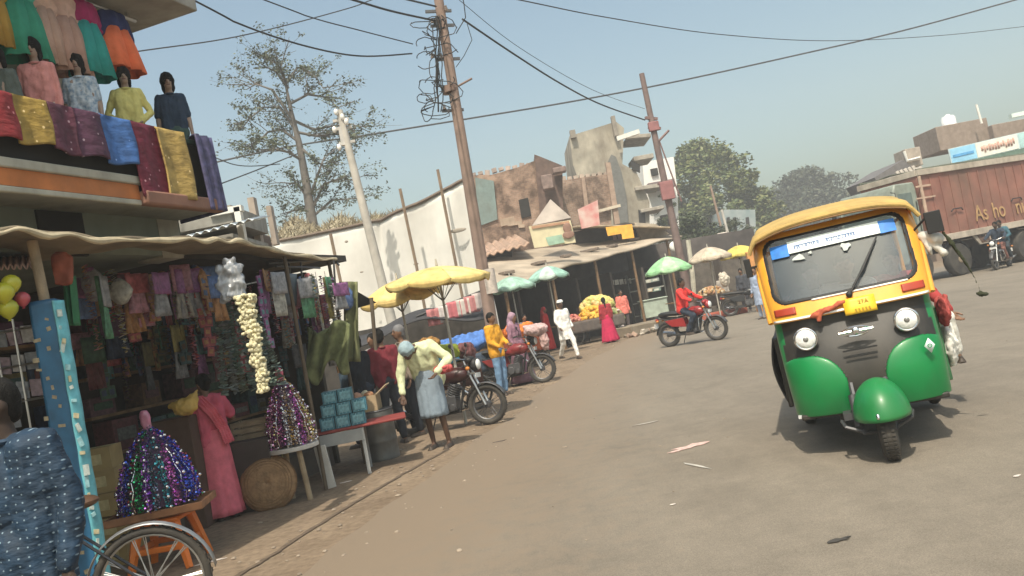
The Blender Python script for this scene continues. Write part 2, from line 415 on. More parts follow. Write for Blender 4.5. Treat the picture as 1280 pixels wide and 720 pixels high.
def motorcycle(loc, rz, label, tank=(.25, .02, .02), group='motorcycles along the street', lean=0.06, mudg=GUN, guard=True, plate=None, rimm=GUN):
    e = thing('motorcycle', label, 'motorcycle', loc, rz, group, ry=lean)
    tk = paint(tank); FY, RY, r = -.66, .62, .30
    spoked_wheel(e, (0, FY, r), r, .04, rimm=rimm); spoked_wheel(e, (0, RY, r), r, .048, rimm=rimm)
    f = MB()
    for s in (-.075, .075): f.tube([(s, FY, r), (s, -.50, .72), (s, -.42, .98)], [.022, .020, .017], 8)
    f.box((0, -.46, .90), (.2, .05, .03)); f.box((0, -.48, .78), (.2, .05, .03)); f.build('fork', STEEL, e)
    f = MB()
    f.tube([(0, -.42, .90), (0, -.3, .5), (0, -.22, .26), (0, .1, .24)], .022, 8); f.tube([(0, -.42, .92), (0, -.05, .74), (0, .3, .70), (0, .78, .76)], .02, 8)
    for s in (-.09, .09):
        f.tube([(s, .1, .26), (s, RY, r)], .02, 8); f.tube([(s, .15, .70), (s, .5, .68), (s, .82, .74)], .013, 6)
    f.build('frame', BLACK, e)
    f = MB(); f.ell((0, -.22, .79), (.125, .25, .12)); f.ell((0, -.12, .76), (.10, .24, .10)); f.box((0, -.15, .905), (.05, .07, .02))
    f.build('tank', tk, e, bevel=0)
    f = MB()
    for i in range(13):
        pass
    f.tube([(0, .02, .80), (0, .15, .80), (0, .32, .815), (0, .5, .85), (0, .72, .86), (0, .80, .85)], [.07, .105, .11, .105, .095, .05], 14); f.T = None
    f.v = [(x, y, .80+(z-.80)*.55) for x, y, z in f.v]; f.build('seat', M((.02, .02, .02), rough=.55), e)
    f = MB(); f.box((0, -.07, .40), (.20, .28, .2)); f.cyl((0, -.12, .45), (0, -.22, .66), .085, .075)
    for i in range(6): f.cyl((0, -.13-.015*i, .49+.03*i), (0, -.135-.015*i, .498+.03*i), .11, n=16)
    for s in (-1, 1): f.cyl((.1*s, -.02, .36), (.15*s, -.02, .36), .085, .075, n=18); f.cyl((.1*s, -.15, .33), (.13*s, -.15, .33), .05, n=14)
    f.build('engine', GUN, e, bevel=.006)
    f = MB(); f.tube([(.06, -.22, .62), (.09, -.34, .5), (.1, -.3, .28), (.12, 0, .24), (.14, .3, .26)], .02, 8); f.tube([(.14, .25, .26), (.15, .4, .28), (.16, .85, .36), (.16, .88, .365)], [.025, .045, .048, .03], 12)
    f.build('exhaust', CHROME, e)
    f = MB()
    for (c, a0, a1) in (((0, FY, r), 20, 165), ((0, RY, r), 25, 175)):
        def fn(u, v, c=c, a0=a0, a1=a1):
            a = R(a0+(a1-a0)*u); w = (v-.5)*.13; rr = r+.03-.5*w*w*6
            return (w, c[1]-math.cos(a)*rr*(1), c[2]+math.sin(a)*rr)
        f.grid(fn, 18, 6)
    f.build('mudguard', mudg, e, solid=.005)
    f = MB(); f.ell((0, -.56, .90), (.095, .075, .10)); f.ell((0, -.50, .98), (.12, .07, .06)); f.build('headlight_housing', tk if guard else BLACK, e)
    f = MB(); f.ell((0, -.612, .90), (.078, .035, .078)); h = f.build('headlight', M((.75, .77, .76), rough=.12, var=.05), e)
    f = MB(); f.tube([(-.36, -.27, 1.03), (-.28, -.30, 1.05), (-.12, -.42, 1.0), (.12, -.42, 1.0), (.28, -.30, 1.05), (.36, -.27, 1.03)], .012, 8)
    h = f.build('handlebar', STEEL, e)
    f = MB(); 
    for s in (-1, 1): f.cyl((.26*s, -.31, 1.052), (.37*s, -.265, 1.03), .018); f.tube([(.2*s, -.38, 1.05), (.34*s, -.37, 1.04)], .006, 5)
    f.build('grip', RUBBER, h)
    for s in (-1, 1):
        f = MB(); f.tube([(.22*s, -.33, 1.04), (.26*s, -.36, 1.15), (.30*s, -.34, 1.2)], .006, 5); f.ell((.31*s, -.34, 1.22), (.055, .012, .035)); f.build('mirror', BLACK, e)
        f = MB(); f.ell((.16*s, -.50, .86), (.035, .035, .03)); f.ell((.14*s, .80, .68), (.035, .035, .03)); f.build('indicator', M((.55, .2, .03), rough=.3), e)
        f = MB(); f.prism([(0.05, .45), (.45, .5), (.62, .66), (.1, .68)], .10*s, .125*s, 'x'); f.build('side_panel', tk, e, bevel=.008)
    if guard:
        f = MB(); f.tube([(0, -.36, .66), (.22, -.36, .62), (.25, -.34, .42), (.12, -.3, .28), (0, -.26, .26), (-.12, -.3, .28), (-.25, -.34, .42), (-.22, -.36, .62), (0, -.36, .66)], .012, 8)
        f.build('leg_guard', CHROME, e)
    f = MB(); f.tube([(.24, .02, .27), (-.24, .02, .27)], .012, 6); f.tube([(.1, .2, .3), (.16, .34, .04)], .01, 6); f.tube([(-.09, .75, .76), (-.09, .9, .78), (.09, .9, .78), (.09, .75, .76)], .01, 6)
    f.box((.13, .35, .30), (.02, .5, .07)); f.build('footrest', GUN, e)
    f = MB(); f.ell((0, .88, .70), (.07, .04, .045)); f.build('tail_light', M((.4, .02, .02), rough=.3), e)
    f = MB(); f.box((0, -.585, .745), (.2, .006, .07)); f.box((0, .93, .56), (.2, .006, .12)); f.build('number_plate', plate or M((.7, .7, .68), rough=.5), e)
    return e
RIDE = dict(pel=(0, .16, .90), nk=(0, .06, 1.38), hd=(0, .02, 1.53), sl=(.17, .05, 1.33), sr=(-.17, .05, 1.33), el=(.30, -.12, 1.15), er=(-.30, -.12, 1.15),
            wl=(.31, -.30, 1.07), wr=(-.31, -.30, 1.07), hl=(.09, .13, .88), hr=(-.09, .13, .88), kl=(.20, -.24, .70), kr=(-.20, -.24, .70), al=(.20, .0, .33), ar=(-.20, .0, .33))
def shifted(p, dy, dz=0): return {k: (v[0], v[1]+dy, v[2]+dz) for k, v in p.items()}
def bicycle(loc, rz, label):
    e = thing('bicycle', label, 'bicycle', loc, rz, ry=.08); r = .34
    for y in (-.55, .55): spoked_wheel(e, (0, y, r), r, .024, n=28, hub=.025, rimm=M((.45, .45, .44), rough=.4, metal=.8))
    f = MB(); fr = paint((.02, .02, .025))
    for a, b in (((0, -.40, .85), (0, .12, .80)), ((0, -.38, .72), (0, .0, .28)), ((0, .0, .28), (0, .16, .86))): f.tube([a, b], .016, 8)
    f.tube([(0, -.41, .92), (0, -.37, .68)], .02, 8)
    for s in (-.05, .05):
        f.tube([(s, -.37, .68), (s, -.44, .5), (s, -.55, r)], .011, 6); f.tube([(s, .0, .28), (s, .55, r)], .010, 6); f.tube([(s*.6, .13, .78), (s, .55, r)], .009, 6)
    f.build('frame', fr, e)
    f = MB()
    for y in (-.55, .55):
        def fn(u, v, y=y):
            a = R(10+165*u); w = (v-.5)*.06; rr = r+.03
            return (w, y-math.cos(a)*rr, r+math.sin(a)*rr-abs(w)*.4)
        f.grid(fn, 20, 4)
    f.build('mudguard', M((.25, .26, .27), rough=.4, metal=.5), e, solid=.003)
    f = MB(); f.tube([(0, -.41, .9), (0, -.45, 1.0), (.15, -.44, 1.02), (.27, -.3, 1.0), (.27, -.18, .98)], .011, 8); f.tube([(0, -.45, 1.0), (-.15, -.44, 1.02), (-.27, -.3, 1.0), (-.27, -.18, .98)], .011, 8)
    f.build('handlebar', STEEL, e)
    f = MB(); f.ell((0, .22, .9), (.09, .13, .04)); f.ell((0, .1, .9), (.035, .12, .03)); f.build('saddle', M((.08, .04, .02), rough=.5), e)
    f = MB(); f.ring((.03, 0, .28), .09, .006, n=24, k=5); f.tube([(.04, 0, .28), (.06, -.12, .18)], .008, 5); f.tube([(-.04, 0, .28), (-.06, .12, .38)], .008, 5); f.box((.1, -.12, .18), (.09, .05, .02)); f.box((-.1, .12, .38), (.09, .05, .02)); f.build('pedals', GUN, e)
    return e
# ------------------------------------------------------------------ auto rickshaw
def auto_rickshaw(loc, rz, label):
    e = thing('auto_rickshaw', label, 'auto rickshaw', loc, rz, ry=R(-2.2))
    GRN = M((.004, .20, .052), rough=.38, coat=.2, spec=.4, var=.15, vs=3, dirt=.25, bump=.06, bs=7); YEL = M((.84, .38, .03), rough=.42, coat=.2, var=.1, vs=3, dirt=.4, bump=.06, bs=7)
    DK = M((.026, .024, .021), rough=.5, var=.25, vs=6, dirt=.25); CAN = M((.50, .34, .11), rough=.85, var=.14, vs=6, bump=.3, bs=25, dirt=.4)
    x0 = .0; W = .575; D = .34
    def plan(a, w, d, yf):
        s, c = math.sin(a), math.cos(a)
        return math.copysign(abs(s)**.72, s)*w, yf+d*(1-abs(c)**.62)
    def lob(x, z):      # lobes: green bulges left and right
        v = abs((abs(x)-.40)/.27)**2.3+abs((z-.50)/.295)**2.3
        if z < .5: v = abs((abs(x)-.40)/.27)**2.3
        return v
    def front(u, v):
        z = .34+.75*v; a = (u-.5)*PI
        w = (W-.02)+.02*min(1, v*1.3); yf = .20+.14*(1-math.sin(PI*min(1, .25+v*.85)))*1.0
        x, y = plan(a, w, D, yf)
        q = lob(x, z); b = max(0, 1-q)**.4 if q < 1 else 0
        return V((x0+x, y-.026*b, z)), q
    nu, nv = 250, 130; g = MB(); k = MB()
    for i in range(nu):
        for j in range(nv):
            cs = [(i, j), (i+1, j), (i+1, j+1), (i, j+1)]
            pts = [front(p/nu, q/nv)[0] for p, q in cs]
            m = front((i+.5)/nu, (j+.5)/nv); z = m[0].z; x = abs(m[0].x-x0)
            green = m[1] < 1 or x > .535-.02*(z > .9)
            (g if green else k).add(pts, [(0, 1, 2, 3)])
    def weld(mb, name, mat):
        import bmesh
        me = mb.mesh(name); bm = bmesh.new(); bm.from_mesh(me); bmesh.ops.remove_doubles(bm, verts=bm.verts, dist=1e-4); bmesh.ops.recalc_face_normals(bm, faces=bm.faces); bm.to_mesh(me); bm.free()
        me.materials.append(mat); return link(name, me, e, 50, solid=.006)
    weld(g, 'front_panel', GRN); weld(k, 'grille_panel', DK)
    # windscreen surround
    def scr(u, v):
        z = 1.075+.70*v; a = (u-.5)*PI
        w = W+.03*math.sin(PI*v*.6)-.06*max(0, v-.75)*4*.6; yf = .30+.30*v**1.05+ (0 if v < .9 else (v-.9)*.5)
        x, y = plan(a, w, .20, yf); return V((x0+x, y, z))
    def inglass(x, z, ww=0.0):
        cx, cz, hx, hz, rr = x0+.0, 1.470, .532-ww, .262-ww, .10
        dx = max(abs(x-cx)-(hx-rr), 0); dz = max(abs(z-cz)-(hz-rr), 0); return dx*dx+dz*dz < rr*rr
    y_ = MB(); sl = MB(); gl = MB()
    nu, nv = 160, 90
    for i in range(nu):
        for j in range(nv):
            pts = [scr(p/nu, q/nv) for p, q in ((i, j), (i+1, j), (i+1, j+1), (i, j+1))]
            m = scr((i+.5)/nu, (j+.5)/nv)
            if inglass(m.x, m.z, .022): gl.add([p+V((0, .012, -.004)) for p in pts], [(0, 1, 2, 3)])
            elif inglass(m.x, m.z): sl.add([p-V((0, .006, 0)) for p in pts], [(0, 1, 2, 3)])
            else: y_.add(pts, [(0, 1, 2, 3)])
    weld(y_, 'windscreen_frame', YEL); weld(sl, 'windscreen_seal', BLACK)
    G_ = M((.13, .155, .175), rough=.08, spec=1.0, alpha=.52, var=.25, vs=3, coat=.6)
    import bmesh
    me = gl.mesh('windscreen'); bm = bmesh.new(); bm.from_mesh(me); bmesh.ops.remove_doubles(bm, verts=bm.verts, dist=1e-4); bmesh.ops.recalc_face_normals(bm, faces=bm.faces); bm.to_mesh(me); bm.free(); me.materials.append(G_); link('windscreen', me, e, 60)
    def scr_at(x, z, off=.0):
        v = max(0, (z-1.075)/.70); w = W+.03*math.sin(PI*v*.6)-.06*max(0, v-.75)*4*.6
        s = min(1, (abs(x-x0)/w))**(1/.72); a = math.asin(min(1, s)); yf = .30+.30*v**1.05
        return V((x, yf+.20*(1-abs(math.cos(a))**.62)-off, z))
    def patch(xa, xb, za, zb, off, mat, name, nx=24, par=e, sk=0.0, solid=0.0):
        f = MB(); f.grid(lambda u, v: scr_at(xa+(xb-xa)*u+sk*v, za+(zb-za)*v, off), nx, 6); return f.build(name, mat, par, solid=solid)
    WH = M((.78, .86, .84), rough=.5, var=.04); BL = M((.02, .19, .62), rough=.5, var=.2, vs=20)
    st = patch(x0-.335, x0+.345, 1.59, 1.685, .010, WH, 'sun_strip')
    patch(x0-.472, x0-.335, 1.572, 1.672, .011, BL, 'sticker'); patch(x0+.345, x0+.462, 1.585, 1.68, .011, BL, 'sticker')
    f = MB(); rnd = random.Random(3)
    for (a, b) in ((-.29, -.10), (-.05, .16)):
        x = a
        while x < b:
            w = rnd.uniform(.012, .026)
            c = scr_at(x0+x+w/2, 1.643, .0125); f.box(c, (w*1.05, .002, .006), rot=(R(-23), 0, 0))
            for q in range(rnd.choice((1, 2, 2))):
                c = scr_at(x0+x+w*rnd.uniform(.2, .9), 1.628, .0125); f.box(c, (.005, .002, rnd.uniform(.02, .03)), rot=(R(-23), rnd.uniform(-.5, .5), 0))
            x += w+.002
    f.build('lettering', M((.05, .13, .35), rough=.6), e)
    for (x, z, w, h) in ((-.27, 1.545, .09, .045), (-.18, 1.565, .03, .02), (.08, 1.55, .07, .06)):
        f = MB(); nn = 9
        def rim(t): return (1+.3*math.sin(t*3+x*9))
        ctr = scr_at(x0+x, z, .011); vs = [ctr]+[scr_at(x0+x+w/2*rim(2*PI*i/nn)*math.cos(2*PI*i/nn), z+h/2*rim(2*PI*i/nn)*math.sin(2*PI*i/nn), .011) for i in range(nn)]
        f.add(vs, [(0, 1+i, 1+(i+1) % nn) for i in range(nn)]); f.build('sticker', M((.5, .55, .52), rough=.6), e)
    # wiper
    f = MB(); a = scr_at(x0+.02, 1.19, .03); b = scr_at(x0+.16, 1.36, .035); c = scr_at(x0+.31, 1.57, .02)
    f.tube([a, b], .009, 6); f.tube([scr_at(x0+.10, 1.28, .022), b, c], [.006, .012, .006], 6); f.ell(a, .025); f.build('wiper', BLACK, e)
    # band details
    patch(x0-.56, x0+.56, 1.083, 1.098, .012, M((.8, .8, .76), rough=.4), 'trim_strip', 40, solid=.006)
    patch(x0-.25, x0+.44, 1.203, 1.213, .010, M((.8, .78, .7), rough=.4), 'trim_strip', 40, solid=.004)
    RD = M((.35, .045, .02), rough=.3, var=.2)
    for s in (-1, 1):
        patch(x0+s*.46-.08, x0+s*.46+.08, 1.125, 1.18, .010, RD, 'indicator', 10, solid=.012)
    pl = patch(x0-.04, x0+.185, 1.04, 1.16, .035, M((.85, .52, .03), rough=.45, var=.05), 'number_plate', 4, solid=.006)
    rr = (R(90), 0, 0)
    f = MB(); rp = random.Random(4)
    for i in range(5): c = scr_at(x0+.04+.024*i, 1.08, .044); c.z = 1.066; f.box(c, (.011, .002, .026), rot=(0, rp.uniform(-.3, .3), 0))
    f.build('plate_marks', M((.45, .27, .02), rough=.6), pl)
    for s_, x, z in (('27A', .10, 1.122),):
        c = scr_at(x0+x, max(z, 1.08), .045); c.z = z; text_obj(s_, .045, M((.35, .2, .02), rough=.6), pl, c, rr, ext=.001)
    f = MB(); pr = [scr_at(x0-.02-.045*i, 1.145-.010*i+.006*math.sin(i*2), .03) for i in range(7)]
    f.tube(pr, [.014, .022, .018, .024, .02, .026, .012], 8); f.cap(pr[4], pr[4]+V((-.03, -.01, -.06)), .015, .02); blob_obj('cloth_garland', f, M((.42, .10, .05), rough=.9, var=.3, vs=40), e, voxel=.008, smooth=1, wob=.006, wf=30)
    # headlights
    for x in (-.355, .355):
        yf = front(.5+math.copysign((abs(x)/.55)**(1/.72)/2*.72, x), .79)[0].y
        c = V((x0+x, .245, .93))
        f = MB(); f.ring(c, .078, .010, (0, 1, 0), 28, 8); f.cyl(c, c+V((0, .12, 0)), .078, .07, 24); h = f.build('headlight', CHROME, e)
        f = MB(); f.ell(c+V((0, .0, 0)), (.074, .03, .074), 24, 12); f.build('lens', M((.82, .82, .80), rough=.12, var=.1, vs=30, spec=.8, bump=.3, bs=30), h)
        f = MB(); f.ell(c+V((0, -.029, 0)), (.02, .008, .02)); f.build('bulb', M((.35, .35, .34), rough=.2, metal=.6), h)
    # badge
    f = MB()
    f.tube([(x0-.13, .19, .925), (x0-.05, .185, .95), (x0, .185, .955), (x0+.05, .185, .95), (x0+.13, .19, .925), (x0+.05, .185, .895), (x0, .185, .89), (x0-.05, .185, .895)], .007, 6, closed=True)
    f.tube([(x0-.12, .19, .925), (x0+.12, .19, .925)], .010, 6); f.ell((x0, .18, .925), (.028, .012, .028)); f.build('badge', CHROME, e)
    f = MB(); f.box((x0, .195, .79), (.24, .01, .012)); f.box((x0, .195, .74), (.22, .01, .008)); f.build('grille_slot', BLACK, e)
    f = MB(); c = V((x0+.46, .205, .72)); f.add([c+V((-.036, 0, 0)), c+V((0, -.004, -.055)), c+V((.036, .006, 0)), c+V((0, -.004, .055))], [(0, 1, 2, 3)]); f.build('sticker', WH, e, solid=.004)
    f = MB(); f.ring(c+V((0, -.006, 0)), .013, .003, (0, 1, 0), 14, 4); f.build('sticker', M((.05, .3, .15)), e)
    # front wheel and mudguard
    WX = .04; w = MB(); w.T = Matrix.Translation((WX, 0, 0)); w.ring((0, 0, .215), .155, .062, n=40, k=12)
    for i in range(44):
        a = 2*PI*i/44
        for s in (-.03, 0, .03): w.box((s, math.cos(a)*.214, .215+math.sin(a)*.214), (.022, .016, .01), rot=(a-PI/2, 0, 0))
    wh = MB(); wh.T = w.T; wh.cyl((-.04, 0, .215), (.04, 0, .215), .1, n=22); o = wh.build('wheel', M((.2, .2, .2), rough=.5, metal=.5), e, bevel=.005); w.build('tyre', RUBBER, o)
    f = MB(); f.T = w.T
    def mg(u, v):
        a = R(8+150*u); b = (v-.5)*PI*.93
        rx = .205*math.sin(min(1, .35+u*1.4)*PI/2)
        rr = .24+.06*math.cos(b)
        return (math.sin(b)*rx, -math.cos(a)*rr*1.0+.03, .225+math.sin(a)*(rr+.09*math.cos(b)*math.sin(a)))
    def mg(u, v):
        a = PI*2*u; b = PI/2*v
        return (.19*math.cos(a)*math.cos(b), .02+.28*math.sin(a)*math.cos(b)*(1 if math.sin(a) < 0 else .8), .335+.25*math.sin(b)-.02*(1-math.sin(b)))
    f.grid(mg, 48, 16); f.build('mudguard', GRN, e, smooth=80, solid=.006)
    f = MB(); f.cap((0, -.248, .365), (0, -.255, .35), .014, .012); f.build('mudguard_badge', CHROME, e)
    f = MB()
    for s in (-1, 1): f.tube([(.10*s, .0, .215), (.12*s, .06, .36), (.12*s, .2, .55)], .018, 6); f.tube([(.09*s, 0, .215), (.22*s, .02, .27), (.24*s, .12, .3)], .014, 6); f.cyl((.13*s, .03, .26), (.13*s, .10, .48), .028)
    f.tube([(-.12, 0, .215), (.12, 0, .215)], .015, 6); f.box((0, .18, .33), (.44, .2, .05)); f.build('suspension', GUN, e)
    # floor, side panels, rear body
    f = MB(); f.box((x0, 1.30, .335), (1.04, 2.0, .04)); f.box((x0, 1.3, .28), (.5, 1.8, .06)); f.build('floor', DK, e, bevel=.01)
    for s in (-1, 1):
        f = MB(); X = x0+s*(W+.012)
        f.prism([(.52, .36), (1.0, .36), (1.0, .50), (.62, .50), (.56, .52), (.53, .60), (.52, .60)], X-s*.060-.012, X-s*.060+.012, 'x'); f.build('door_sill', GRN, e, bevel=.008)
        f = MB(); X2 = x0+s*(W+.045)
        arch = [(1.52+0.30*math.cos(R(a)), .32+.30*math.sin(R(a))) for a in range(180, -1, -15)]
        f.prism([(1.02, .32)]+[(a+.33, b) for a, b in arch if a+.33 > 1.05]+[(2.48, .34), (2.50, .80), (2.35, 1.02), (1.02, .92)], X2-.02, X2+.02, 'x'); f.build('side_panel', M((.02, .16, .06), rough=.5, var=.2, dirt=.6) if s > 0 else DK, e, bevel=.01)
        f = MB()
        f.tube([(x0+s*.585, .47, 1.08), (x0+s*.60, .62, 1.42), (x0+s*.585, .78, 1.72)], .026, 8, mi=0)
        f.tube([(x0+s*.60, 1.38, .9), (x0+s*.595, 1.40, 1.72)], .02, 8); f.tube([(x0+s*.60, 2.40, .9), (x0+s*.58, 2.32, 1.68)], .02, 8); f.tube([(x0+s*.60, .70, 1.72), (x0+s*.6, 2.35, 1.68)], .016, 8)
        f.build('pillar', YEL, e)
        f = MB(); f.ring((x0+s*.535, 1.85, .23), .17, .055, n=30, k=10); f.cyl((x0+s*.5, 1.85, .23), (x0+s*.57, 1.85, .23), .11); f.build('wheel', RUBBER, e)
    f = MB(); f.box((x0, 2.5, .68), (1.2, .05, .7)); f.box((x0, 2.46, 1.35), (1.15, .03, .66)); f.build('rear_panel', DK, e, bevel=.02)
    # dashboard, seats
    f = MB(); f.box((x0, .62, 1.05), (1.02, .22, .10)); f.box((x0, .5, .9), (1.0, .04, .3)); f.tube([(x0-.28, .78, 1.10), (x0, .66, 1.06), (x0+.28, .78, 1.10)], .015, 8); f.build('dashboard', BLACK, e, bevel=.01)
    f = MB(); f.box((x0, 1.22, .66), (.50, .34, .12)); f.box((x0, 1.38, .86), (.46, .07, .28)); f.box((x0, 1.22, .46), (.5, .3, .3)); f.build('seat', M((.03, .03, .035), rough=.5), e, bevel=.03)
    f = MB(); f.box((x0, 2.12, .66), (1.1, .50, .14)); f.box((x0, 2.38, .95), (1.1, .10, .5)); f.build('seat', M((.09, .03, .03), rough=.5), e, bevel=.03)
    # roof canvas: arched sheet, sagging between hoops, with front lip
    def roof(u, v):
        y = .55+1.95*v; a = (u-.5)*2; sg = .012*math.sin(v*PI*6)
        hgt = 1.735+.10*math.sin(min(1, v*1.9)*PI/2)+.095*(1-abs(a)**2.6)+sg-.05*max(0, v-.75)*4*.5
        x = math.copysign(abs(a)**.9, a)*.635
        z = hgt-(.12*max(0, abs(a)-.9)*10*.6)
        return (x0+x, y-.06*(1-abs(a)**2)*(1-v), z)
    f = MB(); f.grid(roof, 44, 40); f.build('roof_canvas', CAN, e, smooth=80, solid=.016)
    f = MB(); f.tube([V(roof(i/30, 0))+V((0, -.006, -.012)) for i in range(31)], .017, 8); f.build('roof_piping', CAN, e)
    f = MB(); f.tube([V(roof(i/30, 0))+V((0, -.012, -.035)) for i in range(2, 29)], .008, 6); f.build('roof_seam', M((.22, .12, .04)), e)
    # mirror with tassel
    f = MB(); m0 = V((x0+.60, .60, 1.60)); m1 = m0+V((.10, -.05, .0))
    f.tube([m0+V((-.02, 0, -.05)), m1+V((-.02, 0, .03))], .010, 6); f.box(m1+V((.02, 0, -.02)), (.115, .035, .165)); mi = f.build('mirror', BLACK, e, bevel=.025)
    f = MB(); q = [m1+V((.06, 0, -.10)), m1+V((.10, .0, -.2)), m1+V((.16, .01, -.36)), m1+V((.20, .02, -.50))]
    f.tube(q, [.010, .017, .013, .006], 8); f.tube([q[3], q[3]+V((.01, 0, -.09))], .006, 5); f.ell(q[3]+V((.015, 0, -.12)), (.026, .022, .018)); f.cap(q[3]+V((-.01, 0, -.11)), q[3]+V((.05, 0, -.13)), .014, .014)
    blob_obj('mirror_tassel', f, M((.03, .035, .015), rough=.9), e, voxel=.009, smooth=1, wob=.006, wf=30)
    f = MB(); m0 = V((x0-.60, .58, 1.55)); f.tube([m0, m0+V((-.05, -.03, 0))], .01, 6); f.box(m0+V((-.065, -.03, -.0)), (.05, .03, .15)); f.build('mirror', BLACK, e, bevel=.02)
    # white cloth tied beside the mirror
    f = MB(); c = V((x0+.625, .62, 1.50)); f.cap(c, c+V((.10, 0, -.05)), .03, .05); f.cap(c+V((0, 0, .02)), c+V((.12, 0, -.16)), .02, .03); f.cap(c, c+V((.03, 0, -.15)), .03, .02)
    blob_obj('tied_cloth', f, cloth((.62, .60, .55)), e, voxel=.01, smooth=2, wob=.015, wf=14)
    # dark curtain on the other side
    f = MB(); f.grid(lambda u, v: (x0-.635-.05*math.sin(v*PI)-.012*math.sin(u*25), 1.05+.42*u, .36+.56*v+.05*math.sin(u*9)*(1-v)), 24, 12); f.build('side_flap', M((.03, .028, .028), rough=.8), e, solid=.01)
    f = MB(); f.box((x0-.52, .36, .34), (.05, .03, .025)); f.build('reflector', M((.7, .7, .7), rough=.2), e)
    return e
# ------------------------------------------------------------------ truck
def truck(loc, rz, label):
    e = thing('cargo_truck', label, 'truck', loc, rz)
    RB = M((.255, .108, .08), rough=.75, var=.25, vs=1.6, dirt=.65, bump=.2, bs=12); PK = M((.50, .36, .27), rough=.7, var=.2, vs=4, dirt=.5); TR = M((.46, .40, .33), rough=.7, var=.2, vs=3, dirt=.6)
    L0, L1, z0, z1, w = 0.0, 7.6, 1.42, 3.70, 1.25
    f = MB()
    for s in (-1, 1): f.box((s*w, (L0+L1)/2, (z0+z1)/2), (.06, L1-L0, z1-z0))
    f.box((0, L0, (z0+z1)/2), (2*w, .06, z1-z0)); f.box((0, L1, (z0+z1)/2), (2*w, .06, z1-z0)); f.box((0, L1/2, z0), (2*w, L1, .1))
    body = f.build('cargo_body', RB, e, bevel=.01)
    f = MB()
    for i in range(17):
        y = L0+.05+i*(L1-L0-.1)/16
        for s in (-1, 1): f.box((s*(w+.045), y, (z0+z1)/2-.05), (.035, .05, z1-z0-.3))
    f.build('stiffener', RB, body)
    f = MB()
    for s in (-1, 1):
        f.box((s*(w+.055), L1/2, z1+.02), (.12, L1+.1, .20)); f.box((s*(w+.05), L1/2, z0-.04), (.10, L1+.1, .22))
    f.box((0, -.02, z1+.02), (2*w, .1, .2)); f.build('rail', TR, e, bevel=.01)
    f = MB(); f.tube([(x_, y_, z1+.12+.03*math.sin(y_*7)) for x_, y_ in ((w+.02, -.02), (w+.02, 2), (w+.02, 4), (w+.02, 7.5))], .05, 6)
    f.tube([(-w, y_, z1+.16) for y_ in (0, 2, 5, 7.5)], .06, 6)
    for i in range(10): f.tube([(-w, .2+i*.8, z1+.10), (0, .2+i*.8, z1+.2), (w, .2+i*.8, z1+.10)], .03, 6)
    f.build('tarpaulin_bows', M((.10, .11, .08), rough=.9), e)
    f = MB(); f.box((w+.085, .12, 2.85), (.02, .9, .05)); f.box((w+.085, .1, 3.25), (.02, .7, .06)); f.box((w+.08, 0, 2.5), (.05, .10, 2.2)); f.build('door_bar', PK, e)
    YT = M((.42, .26, .12), rough=.7, var=.3, vs=6)
    for t, y in (('As', 2.62), ('ho', 3.52), ('ni', 4.62)):
        text_obj(t, .80, YT, body, (w+.070, y, 1.98), (R(90), 0, R(90)), ext=.008, sx=.8)
    f = MB()
    for y in (1.45, 4.5):
        f.tube([(w+.09, y-.28, 2.22), (w+.11, y-.2, 2.30), (w+.11, y+.2, 2.30), (w+.09, y+.28, 2.22)], .022, 6)
    f.build('handle', BLACK, body)
    # under body
    f = MB()
    for s in (-1, 1): f.box((s*.45, 3.0, 1.02), (.12, 9.6, .28))
    for y in (0, 1.5, 3, 4.5, 6, 7.2): f.box((0, y, 1.24), (2.3, .1, .12))
    f.build('chassis', M((.05, .04, .035), rough=.9), e)
    pts = [(2.0, 1.30), (3.7, 1.30), (3.45, .92), (2.3, .92)]
    f = MB(); f.prism(pts, w-.02, w+.03, 'x'); pn = f.build('side_skirt', TR, e, bevel=.01)
    f = MB(); f.prism([(2.22, 1.26), (3.5, 1.26), (3.33, .97), (2.4, .97)], w+.03, w+.035, 'x'); f.build('painted_panel', M((.12, .07, .05)), pn)
    text_obj('MSI', .30, M((.6, .5, .4)), pn, (w+.042, 2.86, 1.115), (R(90), 0, R(90)), ext=.004, sx=1.2)
    def wheel(y, s, r=.56, off=0):
        c = V((s*(1.12-off), y, r)); f = MB()
        f.lathe([(r*.62, -.15), (r*.93, -.155), (r, -.10), (r, .10), (r*.93, .155), (r*.62, .15)], 36, None)
        q = Matrix.Rotation(PI/2, 3, 'Y'); f.v = [tuple(c+q @ V(p)) for p in f.v]; o = f.build('wheel', RUBBER, e)
        f = MB(); f.lathe([(r*.62, -.12), (r*.60, .13), (r*.50, .14), (r*.40, .02), (r*.26, .02), (r*.22, .16), (.05, .18)], 28)
        f.v = [tuple(c+q @ V((p[0], p[1], p[2]*s))) for p in f.v]; f.build('hub', M((.24, .19, .13), rough=.8, dirt=.6), o)
        f = MB()
        for i in range(8):
            a = 2*PI*i/8; f.cyl(c+V((s*.02, math.cos(a)*r*.33, math.sin(a)*r*.33)), c+V((s*.06, math.cos(a)*r*.33, math.sin(a)*r*.33)), .03, n=8)
        f.build('wheel_nuts', GUN, o)
    for s in (-1, 1):
        wheel(-.62, s); wheel(1.25, s)
        for y in (4.7, 5.95): wheel(y, s); wheel(y, s, off=.34)
    f = MB()
    for s in (-1, 1):
        f.tube([(s*1.12, 1.25+.68*math.cos(R(a)), .58+.68*math.sin(R(a))) for a in range(10, 171, 16)], .04, 6)
    f.build('wheel_arch', BLACK, e)
    # cab
    CB = M((.25, .29, .25), rough=.5, var=.15, dirt=.5)
    def cabm(f): f.v = [(x, y*.66-.05, .6+(z-.6)*1.24) for x, y, z in f.v]; return f
